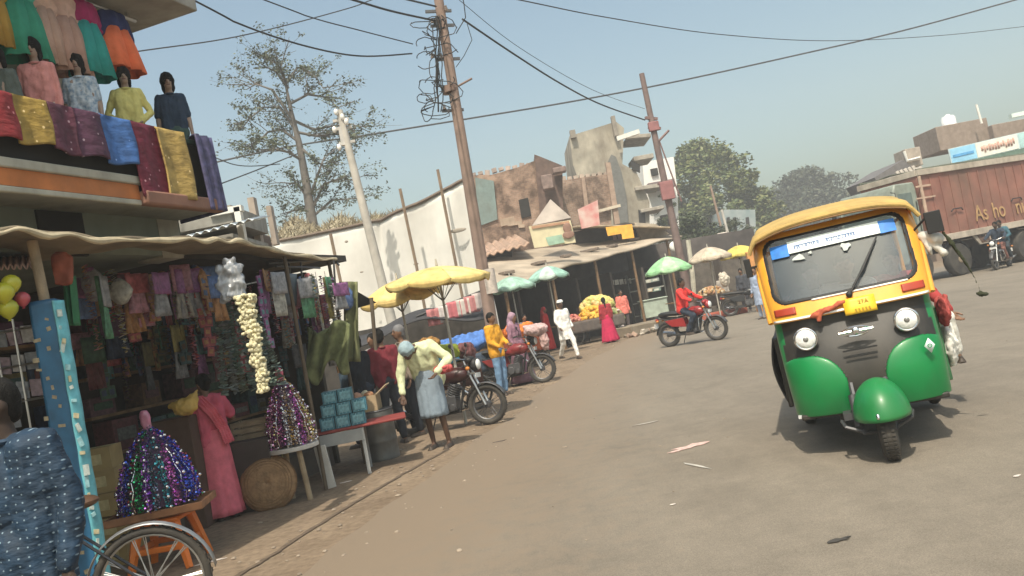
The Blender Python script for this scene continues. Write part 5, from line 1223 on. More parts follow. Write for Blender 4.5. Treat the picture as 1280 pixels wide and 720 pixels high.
# ------------------------------------------------------------------ left stalls: structure
LINE = [(FR(4.6, .12), 2.60), (FR(3.0, .12), 2.60), (FR(2.35, .15), 2.66), (FR(1.6, .15), 2.60), (FR(.6, .15), 2.66), (FR(-.1, .1), 2.66), (V((-2.38, 9.2, 0)), 2.66), (V((-2.16, 10.8, 0)), 2.64)]
def line(u):
    t = u*(len(LINE)-1); i = min(int(t), len(LINE)-2); k = t-i; p = LINE[i][0].lerp(LINE[i+1][0], k); z = LINE[i][1]*(1-k)+LINE[i+1][1]*k; return V((p.x, p.y, z))
e = thing('stall_awning', 'brown sagging tarpaulin awning with a pale worn edge over the left stalls', 'awning', (0, 0, 0))
def aw(u, v):
    p = line(u); z = p.z+.018*math.sin(u*19)*.5+.008*math.sin(u*71)+.10*math.sin(v*PI)*math.sin(u*25)*.3
    b = p-N_*1.5*v; return (b.x, b.y, z+.05*v)
f = MB(); f.grid(aw, 90, 14); f.build('tarpaulin', M((.26, .21, .14), rough=.85, var=.3, vs=3, dirt=.5, bump=.3, bs=8), e, smooth=80, solid=.03)
f = MB(); f.tube([V(aw(i/90, 0))+V((0, 0, -.012+.008*math.sin(i))) for i in range(91)], [.019+.008*math.sin(i*.7) for i in range(91)], 8); f.build('rolled_edge', M((.52, .44, .30), rough=.85, var=.3, vs=6), e)
f = MB()
for (x, y, d, zt) in ((42, 300, 0, 0), ):
    pass
for s in (3.3,): p = FR(s, -.02); f.tube([p, p+V((0, 0, 2.62))], .04, 8)
for p in (V((-2.42, 9.3, 0)), V((-2.25, 10.75, 0))): f.tube([p, p+V((.0, 0, 2.62))], .022, 8)
f.build('post', M((.12, .09, .06), rough=.9), e)
f = MB(); a, b = P(335, 329, 9.2), P(418, 324, 10.9); f.tube([a, b], .014, 6); a2, b2 = P(330, 322, 9.4), P(420, 333, 10.3); f.tube([P(345, 333, 9.3), P(400, 335, 10)], .012, 6)
for x, y in ((361, 326), (376, 328), (417, 325)): f.tube([P(x, y, 10), P(x+2, y+32, 10)], .013, 6)
f.tube([b, P(424, 332, 10.9)], .014, 6); tag(f.build('awning_frame', GUN, None), 'bare metal pipe frame sticking out at the far end of the brown awning', 'frame')
# shop interiors (dark rooms under the awning)
e = thing('market_stall', 'deep dark stall room under the brown awning', 'stall', (0, 0, 0))
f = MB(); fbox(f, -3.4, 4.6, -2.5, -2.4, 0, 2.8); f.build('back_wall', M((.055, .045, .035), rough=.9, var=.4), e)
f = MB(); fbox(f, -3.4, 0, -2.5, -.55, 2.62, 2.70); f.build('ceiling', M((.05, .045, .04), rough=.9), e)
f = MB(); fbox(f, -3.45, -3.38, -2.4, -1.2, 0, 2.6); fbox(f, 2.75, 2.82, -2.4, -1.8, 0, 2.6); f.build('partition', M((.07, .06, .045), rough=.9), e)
f = MB()
for z in (.85, 1.25, 1.65, 2.05):
    fbox(f, -3.3, -.15, -2.38, -1.95, z, z+.03); fbox(f, .0, 2.7, -2.38, -1.95, z, z+.03)
f.build('shelf', WOOD, e)
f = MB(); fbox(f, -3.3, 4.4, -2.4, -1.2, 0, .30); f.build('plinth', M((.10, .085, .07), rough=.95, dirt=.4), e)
BRIGHT = [(.45, .05, .06), (.50, .22, .05), (.42, .34, .06), (.05, .28, .12), (.05, .14, .38), (.32, .07, .28), (.50, .48, .42), (.45, .16, .22), (.09, .30, .32), (.30, .30, .32)]
BN = ['red', 'orange', 'yellow', 'green', 'blue', 'purple', 'cream', 'pink', 'teal', 'silver']
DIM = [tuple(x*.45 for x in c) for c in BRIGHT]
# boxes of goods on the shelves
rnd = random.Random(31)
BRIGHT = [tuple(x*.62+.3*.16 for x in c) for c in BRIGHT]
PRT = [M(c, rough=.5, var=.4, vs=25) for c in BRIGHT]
SHADE_PRT = [M([x*.33 for x in c], rough=.6, var=.4, vs=25) for c in BRIGHT]  # darker copies of the goods palette: stall shade put into the colour
for zi, z in enumerate((.88, 1.28, 1.68, 2.08)):
    for rng in ((-3.2, -.2), (.05, 2.6)):
        s = rng[0]
        while s < rng[1]-.25:
            w_ = rnd.uniform(.18, .42); h_ = rnd.uniform(.14, .33); k = rnd.randrange(10)
            if rnd.random() < .8:
                f = MB(); q = Matrix((T_, N_, V((0, 0, 1)))).transposed(); c = FR(s+w_/2, -2.13, z+h_/2)
                f.box((0, 0, 0), (w_-.02, .26, h_), rot=q); f.box(N_*.135, (w_*.7, .01, h_*.4), rot=q, mi=1)
                o = f.build('goods_box', [SHADE_PRT[k], SHADE_PRT[(k+6) % 10]], None, bevel=.006, loc=c)
                tag(o, BN[k]+' box on the '+('bottom', 'second', 'third', 'top')[zi]+' shelf at the '+('far' if rng[0] < -1 else 'near')+' end of the stall', 'box', 'goods on the stall shelves')
            s += w_+.01
# ------------------------------------------------------------------ hanging strips of goods
LENW = [(.8, 'long'), (.5, 'medium'), (0, 'short')]
def strip(p, L_, k, kind, rnd, where, pal=None):
    """p: top point. packets on a string"""
    zs = 0; f = MB(); g = MB(); pal = pal or PRT; c1, c2 = pal[k], pal[(k+rnd.choice((1, 3, 6))) % 10]
    az = AZ+rnd.uniform(-.5, .5); u = V((math.cos(az), math.sin(az), 0)); nn = V((-u.y, u.x, 0))
    if kind == 'packet':
        z = -.05; w_ = rnd.uniform(.055, .10); h_ = w_*rnd.uniform(1.1, 1.7)
        while z > -L_:
            for sx in ((-.5, .5) if rnd.random() < .5 else (0,)):
                c = V((0, 0, z-h_/2))+u*sx*w_*1.05; r_ = rnd.uniform(-.2, .2)
                f.box(c, (w_, .014, h_), rot=Matrix.Rotation(az, 3, 'Z') @ Matrix.Rotation(r_, 3, 'Y'), mi=0); f.box(c+nn*.008, (w_*.6, .004, h_*.45), rot=Matrix.Rotation(az, 3, 'Z') @ Matrix.Rotation(r_, 3, 'Y'), mi=1); f.box(c-nn*.008, (w_*.6, .004, h_*.45), rot=Matrix.Rotation(az, 3, 'Z') @ Matrix.Rotation(r_, 3, 'Y'), mi=1)
            z -= h_*1.06
        nm, word = 'packet_strip', 'packet strip'
    elif kind == 'garland':
        n = int(L_/.016)
        for i in range(n):
            z = -i*.016; a = rnd.random()*6.28; r_ = rnd.uniform(.02, .045)
            d = V((math.cos(a)*r_, math.sin(a)*r_, rnd.uniform(-.015, .015))); s_ = V((-math.sin(a), math.cos(a), .5))*.011
            f.add([V((0, 0, z))-s_, V((0, 0, z))+s_, V((0, 0, z))+d+s_*.6, V((0, 0, z))+d-s_*.6], [(0, 1, 2, 3)], i % 2)
            f.add([V((0, 0, z))-s_, V((0, 0, z))+s_, V((0, 0, z))-d+s_*.6, V((0, 0, z))-d-s_*.6], [(0, 1, 2, 3)], (i+1) % 2)
        nm, word = 'garland', 'tinsel garland'
    elif kind == 'bag':
        f.ell((0, 0, -L_*.45), (.10, .06, L_*.42), 12, 8); f.ell((0, 0, -L_*.2), (.055, .04, L_*.2), 10, 6, mi=1)
        f.v = [(x*(1+.12*math.sin(z*40)), y*(1+.15*math.sin(z*33+1)), z) for x, y, z in f.v]; nm, word = 'hanging_bag', 'plastic bag'
    else:   # cloth / small garment
        w_ = rnd.uniform(.14, .24); ph = rnd.random()*6
        f.grid(lambda a, b: V((0, 0, -b*L_))+u*(a-.5)*w_*(.7+.5*b)+nn*.02*math.sin(a*16+ph+b*3), 16, 8); f.grid(lambda a, b: V((0, 0, -b*L_*.5))+u*(a-.5)*w_*1.5+nn*(.03+.012*math.sin(a*9)), 10, 5, mi=1); nm, word = 'hanging_garment', 'small garment'
    o = f.build(nm, [c1, c2], None, loc=p, smooth=50, solid=.004 if kind == 'cloth' else 0, fixn=kind != 'garland')
    ln = [b for a, b in LENW if L_ > a][0]
    tag(o, '%s %s %s %s' % (ln, BN[k], word, where), 'packet strip' if kind == 'packet' else word.split()[-1], 'goods hanging in the left stalls'); return o
rnd = random.Random(77)
ROW = [(95, 150, 325, 345, 6.9, 7, 'just right of the blue banner post'), (150, 200, 330, 350, 7.6, 8, 'above the glittering dome with coloured tinsel'), (200, 262, 325, 350, 8.0, 11, 'above the woman in the pink sari'),
       (262, 292, 340, 350, 7.8, 3, 'behind the silver plastic bag'), (318, 345, 330, 345, 8.8, 4, 'right of the cream flower garland'), (345, 392, 335, 350, 9.5, 9, 'above the purple and gold tinsel cone'), (392, 430, 340, 352, 10.2, 7, 'over the grey table with blue packets')]
for (x0, x1, y0, y1, d, n, where) in ROW:
    for i in range(n):
        x = x0+(x1-x0)*(i+rnd.uniform(.2, .8))/n; kind = rnd.choice(('packet', 'packet', 'cloth', 'garland', 'cloth', 'bag'))
        L_ = {'packet': rnd.uniform(.35, .95), 'cloth': rnd.uniform(.3, .6), 'garland': rnd.uniform(.4, 1.0), 'bag': rnd.uniform(.25, .4)}[kind]
        p = P(x, rnd.uniform(y0, y1)+4, d+rnd.uniform(-.25, .35)); strip(p, L_, rnd.choice((0, 1, 3, 4, 5, 6, 7, 7, 6, 9, 9, 8, 2)), kind, rnd, where)
# second deeper row, dimmer place
for i in range(26):
    x = 105+i*12.2; d = 8.6+i*.09; kind = rnd.choice(('packet', 'cloth', 'garland')); p = P(x, rnd.uniform(350, 372), d)
    strip(p, rnd.uniform(.4, .9), rnd.randrange(10), kind, rnd, 'deep in the dark stall, left part' if x < 200 else ('deep in the dark stall, middle part' if x < 310 else 'deep in the dark stall, right part'))
for i in range(34):
    x = 102+i*9.6; d = 8.3+i*.07+rnd.uniform(-.1, .3); kind = rnd.choice(('packet', 'cloth', 'packet', 'garland', 'cloth')); p = P(x, rnd.uniform(392, 432), d)
    L_ = rnd.uniform(.3, .62); f = MB(); f.tube([p+V((0, 0, .02)), V((p.x, p.y, 2.5))], .003, 4); k_ = rnd.randrange(10)
    o = strip(p, L_, k_, kind, rnd, 'low in the stall, '+('left of the pink sari' if x < 240 else ('behind the cream garland' if x < 330 else 'over the tinsel cone')), SHADE_PRT if i % 3 else None)
    s_ = f.build('string', BLACK, o); s_.location = -p
# low goods on plinth/front of the stall: many tubs
for i in range(22):
    s = -3.0+i*.27; k = rnd.randrange(10); f = MB(); r_ = rnd.uniform(.08, .13); h_ = rnd.uniform(.1, .22); c = FR(s+rnd.uniform(-.05, .05), -1.5+rnd.uniform(-.2, .15), .30)
    f.lathe([(r_*.8, 0), (r_, h_), (r_*1.06, h_), (r_*.95, h_*.9)], 16); 
    for q in range(14): a = rnd.random()*6.28; rr = r_*.75*rnd.random()**.5; f.ell((rr*math.cos(a), rr*math.sin(a), h_+rnd.uniform(-.01, .03)), rnd.uniform(.02, .035), 7, 5, mi=1)
    o = f.build('goods_tub', [PRT[(k+4) % 10], PRT[k]], None, loc=c); tag(o, '%s goods in their %s tub on the low stall plinth' % (BN[k], BN[(k+4) % 10]), 'tub', 'tubs on the stall plinth')
# ---- blue banner post
e = thing('banner_post', 'tall post wrapped in printed blue and cyan shiny sheet at the front of the stalls', 'post', (P(66, 430, 5.75).x, 5.75, 0)); e.scale = (.76, .85, 1)
o0 = V((P(70, 430, 5.75).x, 5.75, 0)); f = MB(); f.box((0, 0, 1.10), (.24, .20, 2.2), rot=(0, 0, .25)); f.build('wrapping', M((.02, .115, .23), rough=.5, var=.3, vs=6), e, bevel=.03)
f = MB(); f.grid(lambda u, v: (.120+.045*u*1.0+.003*math.sin(v*50), -.10+.10*u, .02+2.16*v), 4, 90); f.build('edge_strip', M((.14, .45, .52), rough=.4, var=.25, vs=12), e, solid=.012)
f = MB(); rnd2 = random.Random(9)
for i in range(30):
    x_ = rnd2.uniform(-.10, .07); f.box((x_*math.cos(.25), -.104+x_*.25, .15+i*.066), (rnd2.uniform(.02, .06), .006, rnd2.uniform(.015, .035)), rot=(0, rnd2.uniform(-.3, .3), .25))
f.build('print', M((.30, .25, .16), rough=.5, var=.3, vs=30), e)
f = MB()
for i in range(22): f.box((.143+rnd2.uniform(-.012, .012), -.078, .25+i*.088+rnd2.uniform(-.03, .03)), (rnd2.uniform(.02, .045), .018, rnd2.uniform(.02, .08)), rot=(0, rnd2.uniform(-.4, .4), .8), mi=i % 3)
f.build('print', [M((.50, .56, .52), rough=.5, var=.3, vs=30), M((.55, .48, .30), rough=.5, var=.3, vs=30), M((.30, .52, .55), rough=.5, var=.3, vs=30)], e)
f = MB(); f.tube([(0, 0, 2.1), (-.03, 0, 2.62)], .045, 10); f.build('pole_top', WOODP, e)
f = MB(); q = P(6, 340, 5.5); f.grid(lambda u, v: P(-20+62*u, 335-2*u-14*v, 5.75+.5*v)+V((0, 0, .018*math.sin(u*50))), 60, 4); tag(f.build('tin_awning', M((.42, .28, .24), rough=.6, dirt=.3), None, solid=.01), 'small corrugated pinkish tin awning at the left edge', 'awning')
def ball(px, py, d, r_, col, label, cat='balloon'):
    f = MB(); f.lathe([(.002, -r_*1.15), (r_*.12, -r_*1.08), (r_*.5, -r_*.82), (r_*.88, -r_*.35), (r_, .1*r_), (r_*.86, r_*.55), (r_*.5, r_*.88), (.01, r_)], 18); f.cyl((0, 0, -r_*1.25), (0, 0, -r_*1.1), .012, .006, 8)
    o = f.build('balloon', M(col, rough=.25, spec=.7, var=.1), None, smooth=80, loc=P(px, py, d)); return tag(o, label, cat, 'balloons at the left edge')
ball(14, 355, 5.5, .062, (.50, .48, .03), 'yellow balloon, topmost of the bunch at the left edge'); ball(4, 366, 5.45, .07, (.52, .5, .03), 'yellow balloon at the middle of the bunch, cut by the left edge'); ball(10, 386, 5.5, .065, (.45, .45, .03), 'yellow balloon, lowest of the bunch at the left edge'); ball(28, 374, 5.6, .05, (.5, .08, .10), 'small red balloon beside the yellow ones')
e = thing('magazine_rack', 'grey wire rack with pale packets at the left edge behind the blue shirted man', 'rack', (0, 0, 0))
f = MB(); a = P(2, 470, 5.9)
for x in (-.12, .0, .14, .28): f.tube([a+V((x, 0, -1.2)), a+V((x, 0, .38))], .008, 5)
for z in (-.5, -.2, .05, .3): f.tube([a+V((-.14, 0, z)), a+V((.28, 0, z))], .008, 5)
f.build('wire_frame', STEEL, e)
f = MB()
for i in range(14): f.box(a+V((-.08+.1*(i % 4), .02, .26-.16*(i//4)*1.2)), (.085, .012, .12), rot=(.2, rnd.uniform(-.2, .2), 0), mi=i % 3)
f.build('packets', [M((.35, .35, .36), var=.3, vs=30), M((.22, .24, .27), var=.3, vs=30), M((.28, .22, .26), var=.3, vs=30)], e)
# orange red bag
f = MB(); f.box((0, 0, -.02), (.13, .05, .22), rot=(0, .12, .3)); f.box((.01, 0, .09), (.07, .04, .06)); o = blob_obj('hanging_bag', f, M((.30, .075, .04), rough=.6, var=.35, vs=12), None, voxel=.014, wob=.02, loc=P(78, 335, 6.1)); tag(o, 'orange red bag hanging right of the blue banner post top', 'bag')
f = MB(); f.grid(lambda u, v: P(78+14*u+v*6, 345+v*62, 6.2)+V((0, .03*math.sin(u*14), 0)), 14, 10); o = f.build('hanging_cloth', M((.03, .16, .07), rough=.8, var=.3), None, smooth=80, solid=.008); tag(o, 'dark green cloth hanging under the orange red bag', 'cloth')
# silver bag, mesh bundle, cream garland
f = MB(); f.box((0, 0, -.02), (.20, .09, .30), rot=(0, .1, .2)); f.box((.02, 0, .14), (.10, .05, .10), rot=(0, -.2, 0)); f.box((-.03, 0, -.1), (.16, .10, .14), rot=(0, -.15, .3)); o = blob_obj('plastic_bag', f, M((.40, .42, .45), rough=.14, spec=.9, var=.35, vs=14, alpha=.72), None, voxel=.012, wob=.045, wf=12, loc=P(289, 350, 7.5)); tag(o, 'shiny silver clear plastic bag hanging at the awning edge', 'bag')
e = thing('garland_bundle', 'thick bundle of grey green mesh netting hanging beside the cream garland', 'bundle', P(291, 372, 7.9))
for k in range(7):
    f = MB(); n = 78
    for i in range(n):
        z = -i*.0115; a = rnd.random()*6.28; r_ = .045*rnd.uniform(.6, 1.2); d_ = V((math.cos(a)*r_, math.sin(a)*r_, rnd.uniform(-.015, .015))); s_ = V((-math.sin(a), math.cos(a), .6))*.012; c = V((-.15+.05*k+z*-.05+(k-3)*.012*z*-4, .02*(k % 2), z))
        f.add([c-s_, c+s_, c+d_+s_, c+d_-s_], [(0, 1, 2, 3)]); f.add([c-s_, c+s_, c-d_+s_, c-d_-s_], [(0, 1, 2, 3)])
    f.build('net_strand', M(((.17, .22, .19), (.22, .25, .24), (.15, .20, .16))[k % 3], rough=.5, var=.4, vs=40), e, 0, fixn=False)
e = thing('flower_garland', 'long cream flower garland hanging at the stall front, most prominent string', 'garland', P(303, 366, 7.4))
GR = random.Random(4)
for k in range(2):
    f = MB(); 
    for i in range(20):
        z = -.04-i*.044; r_ = .043*(1+.25*math.sin(i*2+k)); cx = -.03+.075*k+.015*math.sin(i*.9+k)+.004*i*(1-k)
        for q in range(9):
            a = 2*PI*q/9+i; f.ell((cx+math.cos(a)*r_*.75+GR.uniform(-.012, .012), math.sin(a)*r_*.7, z+GR.uniform(-.018, .018)), (GR.uniform(.014, .024), .02, GR.uniform(.014, .024)), 7, 5)
        f.ell((cx, 0, z), (.035, .035, .026), 8, 6)
    f.build('flower_string', M((.66, .61, .40), rough=.8, var=.35, vs=18, bump=.5, bs=60), e)
# olive cloth mat at the stall end
f = MB(); f.grid(lambda u, v: P(428+18*u+4*v, 352+100*v, 10.6)+V((0, .04*math.sin(u*9+v*4), 0)), 12, 20); o = f.build('hanging_mat', M((.16, .17, .08), rough=.9, var=.3, vs=5), None, smooth=80, solid=.02); tag(o, 'olive mat hanging at the far end of the awning', 'mat')
f = MB(); f.grid(lambda u, v: P(384+52*u, 408+8*math.sin(u*6)+v*(55+12*math.sin(u*9)), 9.9)+V((0, .06*math.sin(u*15+v*4), 0)), 30, 14); o = f.build('net_bundle', M((.14, .16, .07), rough=.95, var=.45, vs=8, bump=.6, bs=18), None, smooth=80, solid=.03); tag(o, 'bunched olive green netting over the grey table', 'netting')
f = MB(); f.grid(lambda u, v: P(338+32*u, 342+40*v, 9.5)+V((0, .04*math.sin(u*7), 0)), 12, 8); o = f.build('plastic_sheet', M((.14, .17, .20), rough=.3, var=.3), None, smooth=80, solid=.01); tag(o, 'grey blue plastic sheet hung under the pipe frame', 'sheet')
f = MB(); a, b, c_, d_ = P(425, 352, 11.3), P(470, 378, 12.2), P(442, 386, 12), P(420, 380, 11); f.add([a, b, c_, d_], [(0, 1, 2, 3)]); tag(f.build('dark_tarp', M((.04, .045, .05), rough=.8), None, 0, solid=.02), 'dark pointed tarp corner beside the yellow umbrella', 'tarpaulin')
f = MB(); f.tube([P(464, 372, 12), P(470, 440, 12), P(476, 560, 12)], .028, 8); tag(f.build('tarp_post', M((.13, .10, .07), rough=.9), None), 'thin post under the dark tarp corner', 'post')

# ------------------------------------------------------------------ glitter domes
def tinsel(f, pts, rad, n, rnd, nm=2, sz=.012):
    for i in range(n):
        t = rnd.random()*(len(pts)-1.001); k = int(t); p = pts[k].lerp(pts[k+1], t-k)
        d = V((rnd.gauss(0, 1), rnd.gauss(0, 1), rnd.gauss(0, 1))).normalized()*rad*rnd.uniform(.4, 1.1); s = d.cross(V((rnd.gauss(0, 1), rnd.gauss(0, 1), rnd.gauss(0, 1)))).normalized()*sz*rnd.uniform(.4, 1)
        f.add([p+d-s, p+d*.6, p+d+s, p+d*1.25], [(0, 1, 2, 3)], rnd.randrange(nm))
def glit(c, rough=.22): return M(c, rough=rough, metal=.85, var=.3, vs=60)
def dome(c, R0, H, cols, label, seed, tip):
    e = thing('tinsel_cone', label, 'tinsel display', c); rnd = random.Random(seed)
    f = MB(); f.lathe([(R0*.86, .02), (R0*.84, H*.3), (R0*.66, H*.65), (R0*.34, H*.9), (.03, H)], 20); f.build('cone_frame', M((.06, .03, .07), rough=.8), e)
    n = len(cols); N = 26
    for k in range(N):
        a = 2*PI*k/N+rnd.uniform(-.05, .05); pts = []
        for i in range(9):
            t = i/8; r_ = R0*(math.sin(min(1, t*1.05)*PI/2))**.75*(1+.05*math.sin(i*3+k)); pts.append(V((math.cos(a)*r_, math.sin(a)*r_, H*(1-t)**1.0*.98+.02)))
        f = MB(); tinsel(f, pts, .034, 430, rnd, 2, .013); c1 = cols[k % n]; c2 = cols[(k+1) % n] if k % 3 == 0 else tuple(min(1, x*1.6+.05) for x in c1)
        f.build('tinsel_strand', [glit(c1), glit(c2)], e, 0, fixn=False)
        if k % 2 == 0:
            g = MB()
            g.tube(pts, .003, 4)
            for i in range(1, 9):
                if rnd.random() < .8: g.ell(pts[i]+V((math.cos(a)*.03, math.sin(a)*.03, 0)), rnd.uniform(.010, .017), 8, 6)
            g.build('bauble_string', M((.85, .82, .85), rough=.08, metal=1, var=.05), e)
    f = MB(); f.cap((0, 0, H*.97), (-.01, 0, H+tip[0]), .035, .03); f.ell((-.01, 0, H+tip[0]*.7), (.045, .035, .08)); blob_obj('top_wrapping', f, M(tip[1], rough=.3, spec=.8, var=.25, vs=12), e, voxel=.012, wob=.01, wf=16)
    return e
d1 = P(202, 632, 7.0)
dome(d1, .30, .64, [(.25, .10, .55), (.05, .10, .50), (.45, .08, .12), (.03, .40, .15), (.35, .12, .60), (.45, .40, .50), (.05, .30, .35), (.55, .15, .45)], 'dome of purple, blue and green tinsel garlands on a wooden tray, nearest to the camera', 3, (.12, (.45, .16, .25)))
e = thing('orange_stool', 'bright orange plastic stool carrying the wooden tray', 'stool', (d1.x, d1.y, 0)); zt = d1.z-.07
ORP = M((.68, .17, .02), rough=.4, var=.08, coat=.1); f = MB(); f.box((0, 0, zt-.03), (.40, .40, .045)); f.build('seat', ORP, e, bevel=.02)
for sx in (-1, 1):
    for sy in (-1, 1):
        f = MB(); a, b = V((sx*.15, sy*.15, zt-.03)), V((sx*.24, sy*.22, 0)); f.tube([a, b], [.045, .032], 6); f.build('leg', ORP, e)
f = MB()
for (a, b) in (((-.2, -.2), (.2, -.2)), ((.2, -.2), (.2, .2)), ((.2, .2), (-.2, .2)), ((-.2, .2), (-.2, -.2))): f.box(((a[0]+b[0])/2, (a[1]+b[1])/2, zt*.42), (abs(a[0]-b[0])+.03, abs(a[1]-b[1])+.03, .05))
f.build('brace', ORP, e, bevel=.01)
f = MB(); f.box((0, 0, 0), (.74, .52, .03)); 
for s in (-1, 1): f.box((s*.37, 0, .02), (.025, .54, .06)); f.box((0, s*.26, .02), (.74, .025, .06))
o = f.build('wooden_tray', M((.28, .13, .06), rough=.7, var=.35, vs=8), None, bevel=.005, loc=(d1.x, d1.y, d1.z-.045)); tag(o, 'reddish wooden tray on the orange stool under the tinsel dome', 'tray'); o.rotation_euler.z = .15
# stacked tan boxes
b0 = P(140, 640, 7.5); z = .0; rnd = random.Random(3)
pos = ['lowest', 'second from the bottom', 'third from the bottom', 'fourth from the bottom', 'topmost']
zz = [.0, .24, .47, .69, .90]
for k in range(5):
    f = MB(); f.box((0, 0, .10), (.34, .26, .20)); f.box((0, -.132, .10), (.18, .004, .09), mi=1); f.box((0, 0, .203), (.35, .04, .004), mi=1)
    o = f.build('cardboard_carton', [M((.34, .25, .11), rough=.8, var=.2, vs=6), M((.50, .42, .22), rough=.6, var=.2, vs=20)], None, bevel=.008, loc=(b0.x-.012*k, b0.y, zz[k]*.93+.0)); o.rotation_euler.z = rnd.uniform(-.25, .25)
    tag(o, 'tan carton in the stack behind the tinsel dome, '+pos[k], 'carton', 'stacked cartons behind the tinsel dome')
# big wicker tray leaning
c = P(334, 604, 8.75); e = thing('winnowing_basket', 'large round brown wicker tray standing on its edge right of the pink sari', 'basket', c, rx=R(-12), rz=.1)
WK = M((.30, .18, .09), rough=.85, var=.3, vs=14, bump=.6, bs=40)
f = MB(); r_ = .285
q = Matrix.Rotation(PI/2, 3, 'X'); prof = [(0.004, .035), (.08, .03), (.16, .02), (.24, 0), (r_-.01, -.04), (r_, -.06)]
f.lathe(prof, 40, caps=False); f.v = [tuple(q @ V(p)) for p in f.v]; f.build('woven_disc', WK, e, smooth=80, solid=.012)
f = MB(); f.ring((0, .055, 0), r_, .013, (0, 1, 0), 40, 6); f.build('rim', M((.20, .11, .05), rough=.8, var=.3, vs=20), e)
f = MB()
for k in range(9): f.ring((0, -.03+.0*k+(.03*(k/9)**2), 0), .03+k*.028, .004, (0, 1, 0), 36, 4)
f.build('weave_ring', M((.22, .13, .06), rough=.8), e)
# second cone on a pole with base tray
d2 = P(366, 556, 9.0)
dome(d2, .235, .70, [(.55, .36, .08), (.62, .55, .55), (.50, .14, .42), (.60, .30, .45), (.55, .45, .18), (.50, .18, .42), (.64, .60, .60)], 'cone of gold, silver and magenta tinsel garlands on a wooden leg, beside the grey table', 8, (.10, (.55, .10, .16)))
e = thing('display_stand', 'round white board on a wooden post holding the gold and magenta tinsel cone', 'stand', (d2.x, d2.y, 0))
f = MB(); f.cyl((0, 0, d2.z-.05), (0, 0, d2.z-.005), .27, n=28); f.build('board', M((.55, .52, .48), rough=.7), e, bevel=.006)
f = MB(); f.tube([(.08, -.1, d2.z-.05), (.12, -.13, 0)], .03, 8); f.tube([(-.12, .1, d2.z-.05), (-.14, .14, 0)], .03, 8); f.build('post', WOODP, e)
f = MB(); a = P(402, 560, 9.35); f.box((0, 0, .24), (.13, .03, .48), rot=(0, R(-5), 0)); o = f.build('white_board', M((.50, .49, .46), rough=.7, dirt=.3), None, bevel=.004, loc=(a.x, a.y, .0)); tag(o, 'narrow whitish plank standing upright beside the grey table', 'plank')
c = P(318, 534, 9.2); e = thing('wooden_crate', 'small slatted wooden crate behind the pink sari woman', 'crate', (c.x, c.y, c.z-.1)); f = MB()
for z in (.02, .09, .16): 
    f.box((0, -.15, z), (.4, .012, .05)); f.box((0, .15, z), (.4, .012, .05)); f.box((-.2, 0, z), (.012, .3, .05)); f.box((.2, 0, z), (.012, .3, .05))
f.build('slats', WOODP, e)
f = MB(); [f.box((sx*.19, sy*.14, .09), (.03, .03, .2)) for sx in (-1, 1) for sy in (-1, 1)]; f.build('corner_block', WOODP, e)
f = MB(); c2 = P(312, 590, 8.9); f.box((c2.x, c2.y+.1, (c.z-.1)/2), (.55, .4, c.z-.1)); tag(f.build('dark_counter', M((.06, .045, .04), rough=.9), None, bevel=.01), 'dark low counter behind the wicker tray', 'counter')
c = P(232, 508, 8.3); f = MB(); f.ell((0, 0, 0), (.13, .1, .09)); f.ell((.08, 0, .06), (.06, .05, .06)); f.ell((-.1, 0, .02), (.06, .05, .04)); f.cap((.1, 0, .05), (.14, 0, .14), .02, .02); o = blob_obj('yellow_bag', f, M((.60, .40, .10), rough=.55, var=.2, vs=10), None, voxel=.014, wob=.02, wf=14, loc=c); tag(o, 'crumpled yellow bag in front of the pink sari woman', 'bag')
f = MB(); f.box((c.x-.22, c.y+.25, (c.z-.1)/2), (.42, .4, c.z-.1)); tag(f.build('goods_table', M((.09, .05, .035), rough=.9, dirt=.3), None, bevel=.01), 'dark wooden counter under the crumpled yellow bag', 'counter')
# grey table with blue packs
t0 = P(432, 536, 9.9); tz = t0.z; e = thing('market_table', 'grey table with a dark red cover at the far end of the awning', 'table', (t0.x+.1, t0.y+.25, 0), rz=.15)
f = MB(); f.box((0, 0, tz), (1.15, .6, .03)); f.build('table_top', M((.22, .035, .03), rough=.7), e, bevel=.01)
f = MB(); f.box((-.2, -.29, tz-.09), (.52, .02, .14)); f.build('apron', M((.30, .31, .31), rough=.7), e, bevel=.004)
for sx in (-.44, .05):
    for sy in (-.27, .25): f = MB(); f.box((sx, sy, (tz-.02)/2), (.04, .04, tz-.02)); f.build('leg', M((.30, .31, .31), rough=.7), e)
TL = M((.05, .18, .24), rough=.45, var=.35, vs=22)
k = 0
for z in range(3):
    for x in range(3-(z == 2)):
        f = MB(); f.box((0, 0, .075), (.17, .26, .145)); f.box((0, -.133, .075), (.11, .004, .09), mi=1)
        for q in range(4): f.box((-.06+.04*q, -.135, .075), (.008, .008, .13), mi=1)
        o = f.build('packet_stack', [TL, M((.16, .34, .40), rough=.5, var=.3, vs=30)], None, bevel=.008, loc=(t0.x-.22+.18*x+.04*z, t0.y+.12+.02*x, tz+.016+.15*z)); o.rotation_euler.z = .15
        tag(o, 'teal blue packet on the grey table, %s row, %s' % (('bottom', 'middle', 'top')[z], ('left', 'centre', 'right')[x]), 'packet', 'teal packets on the grey table')
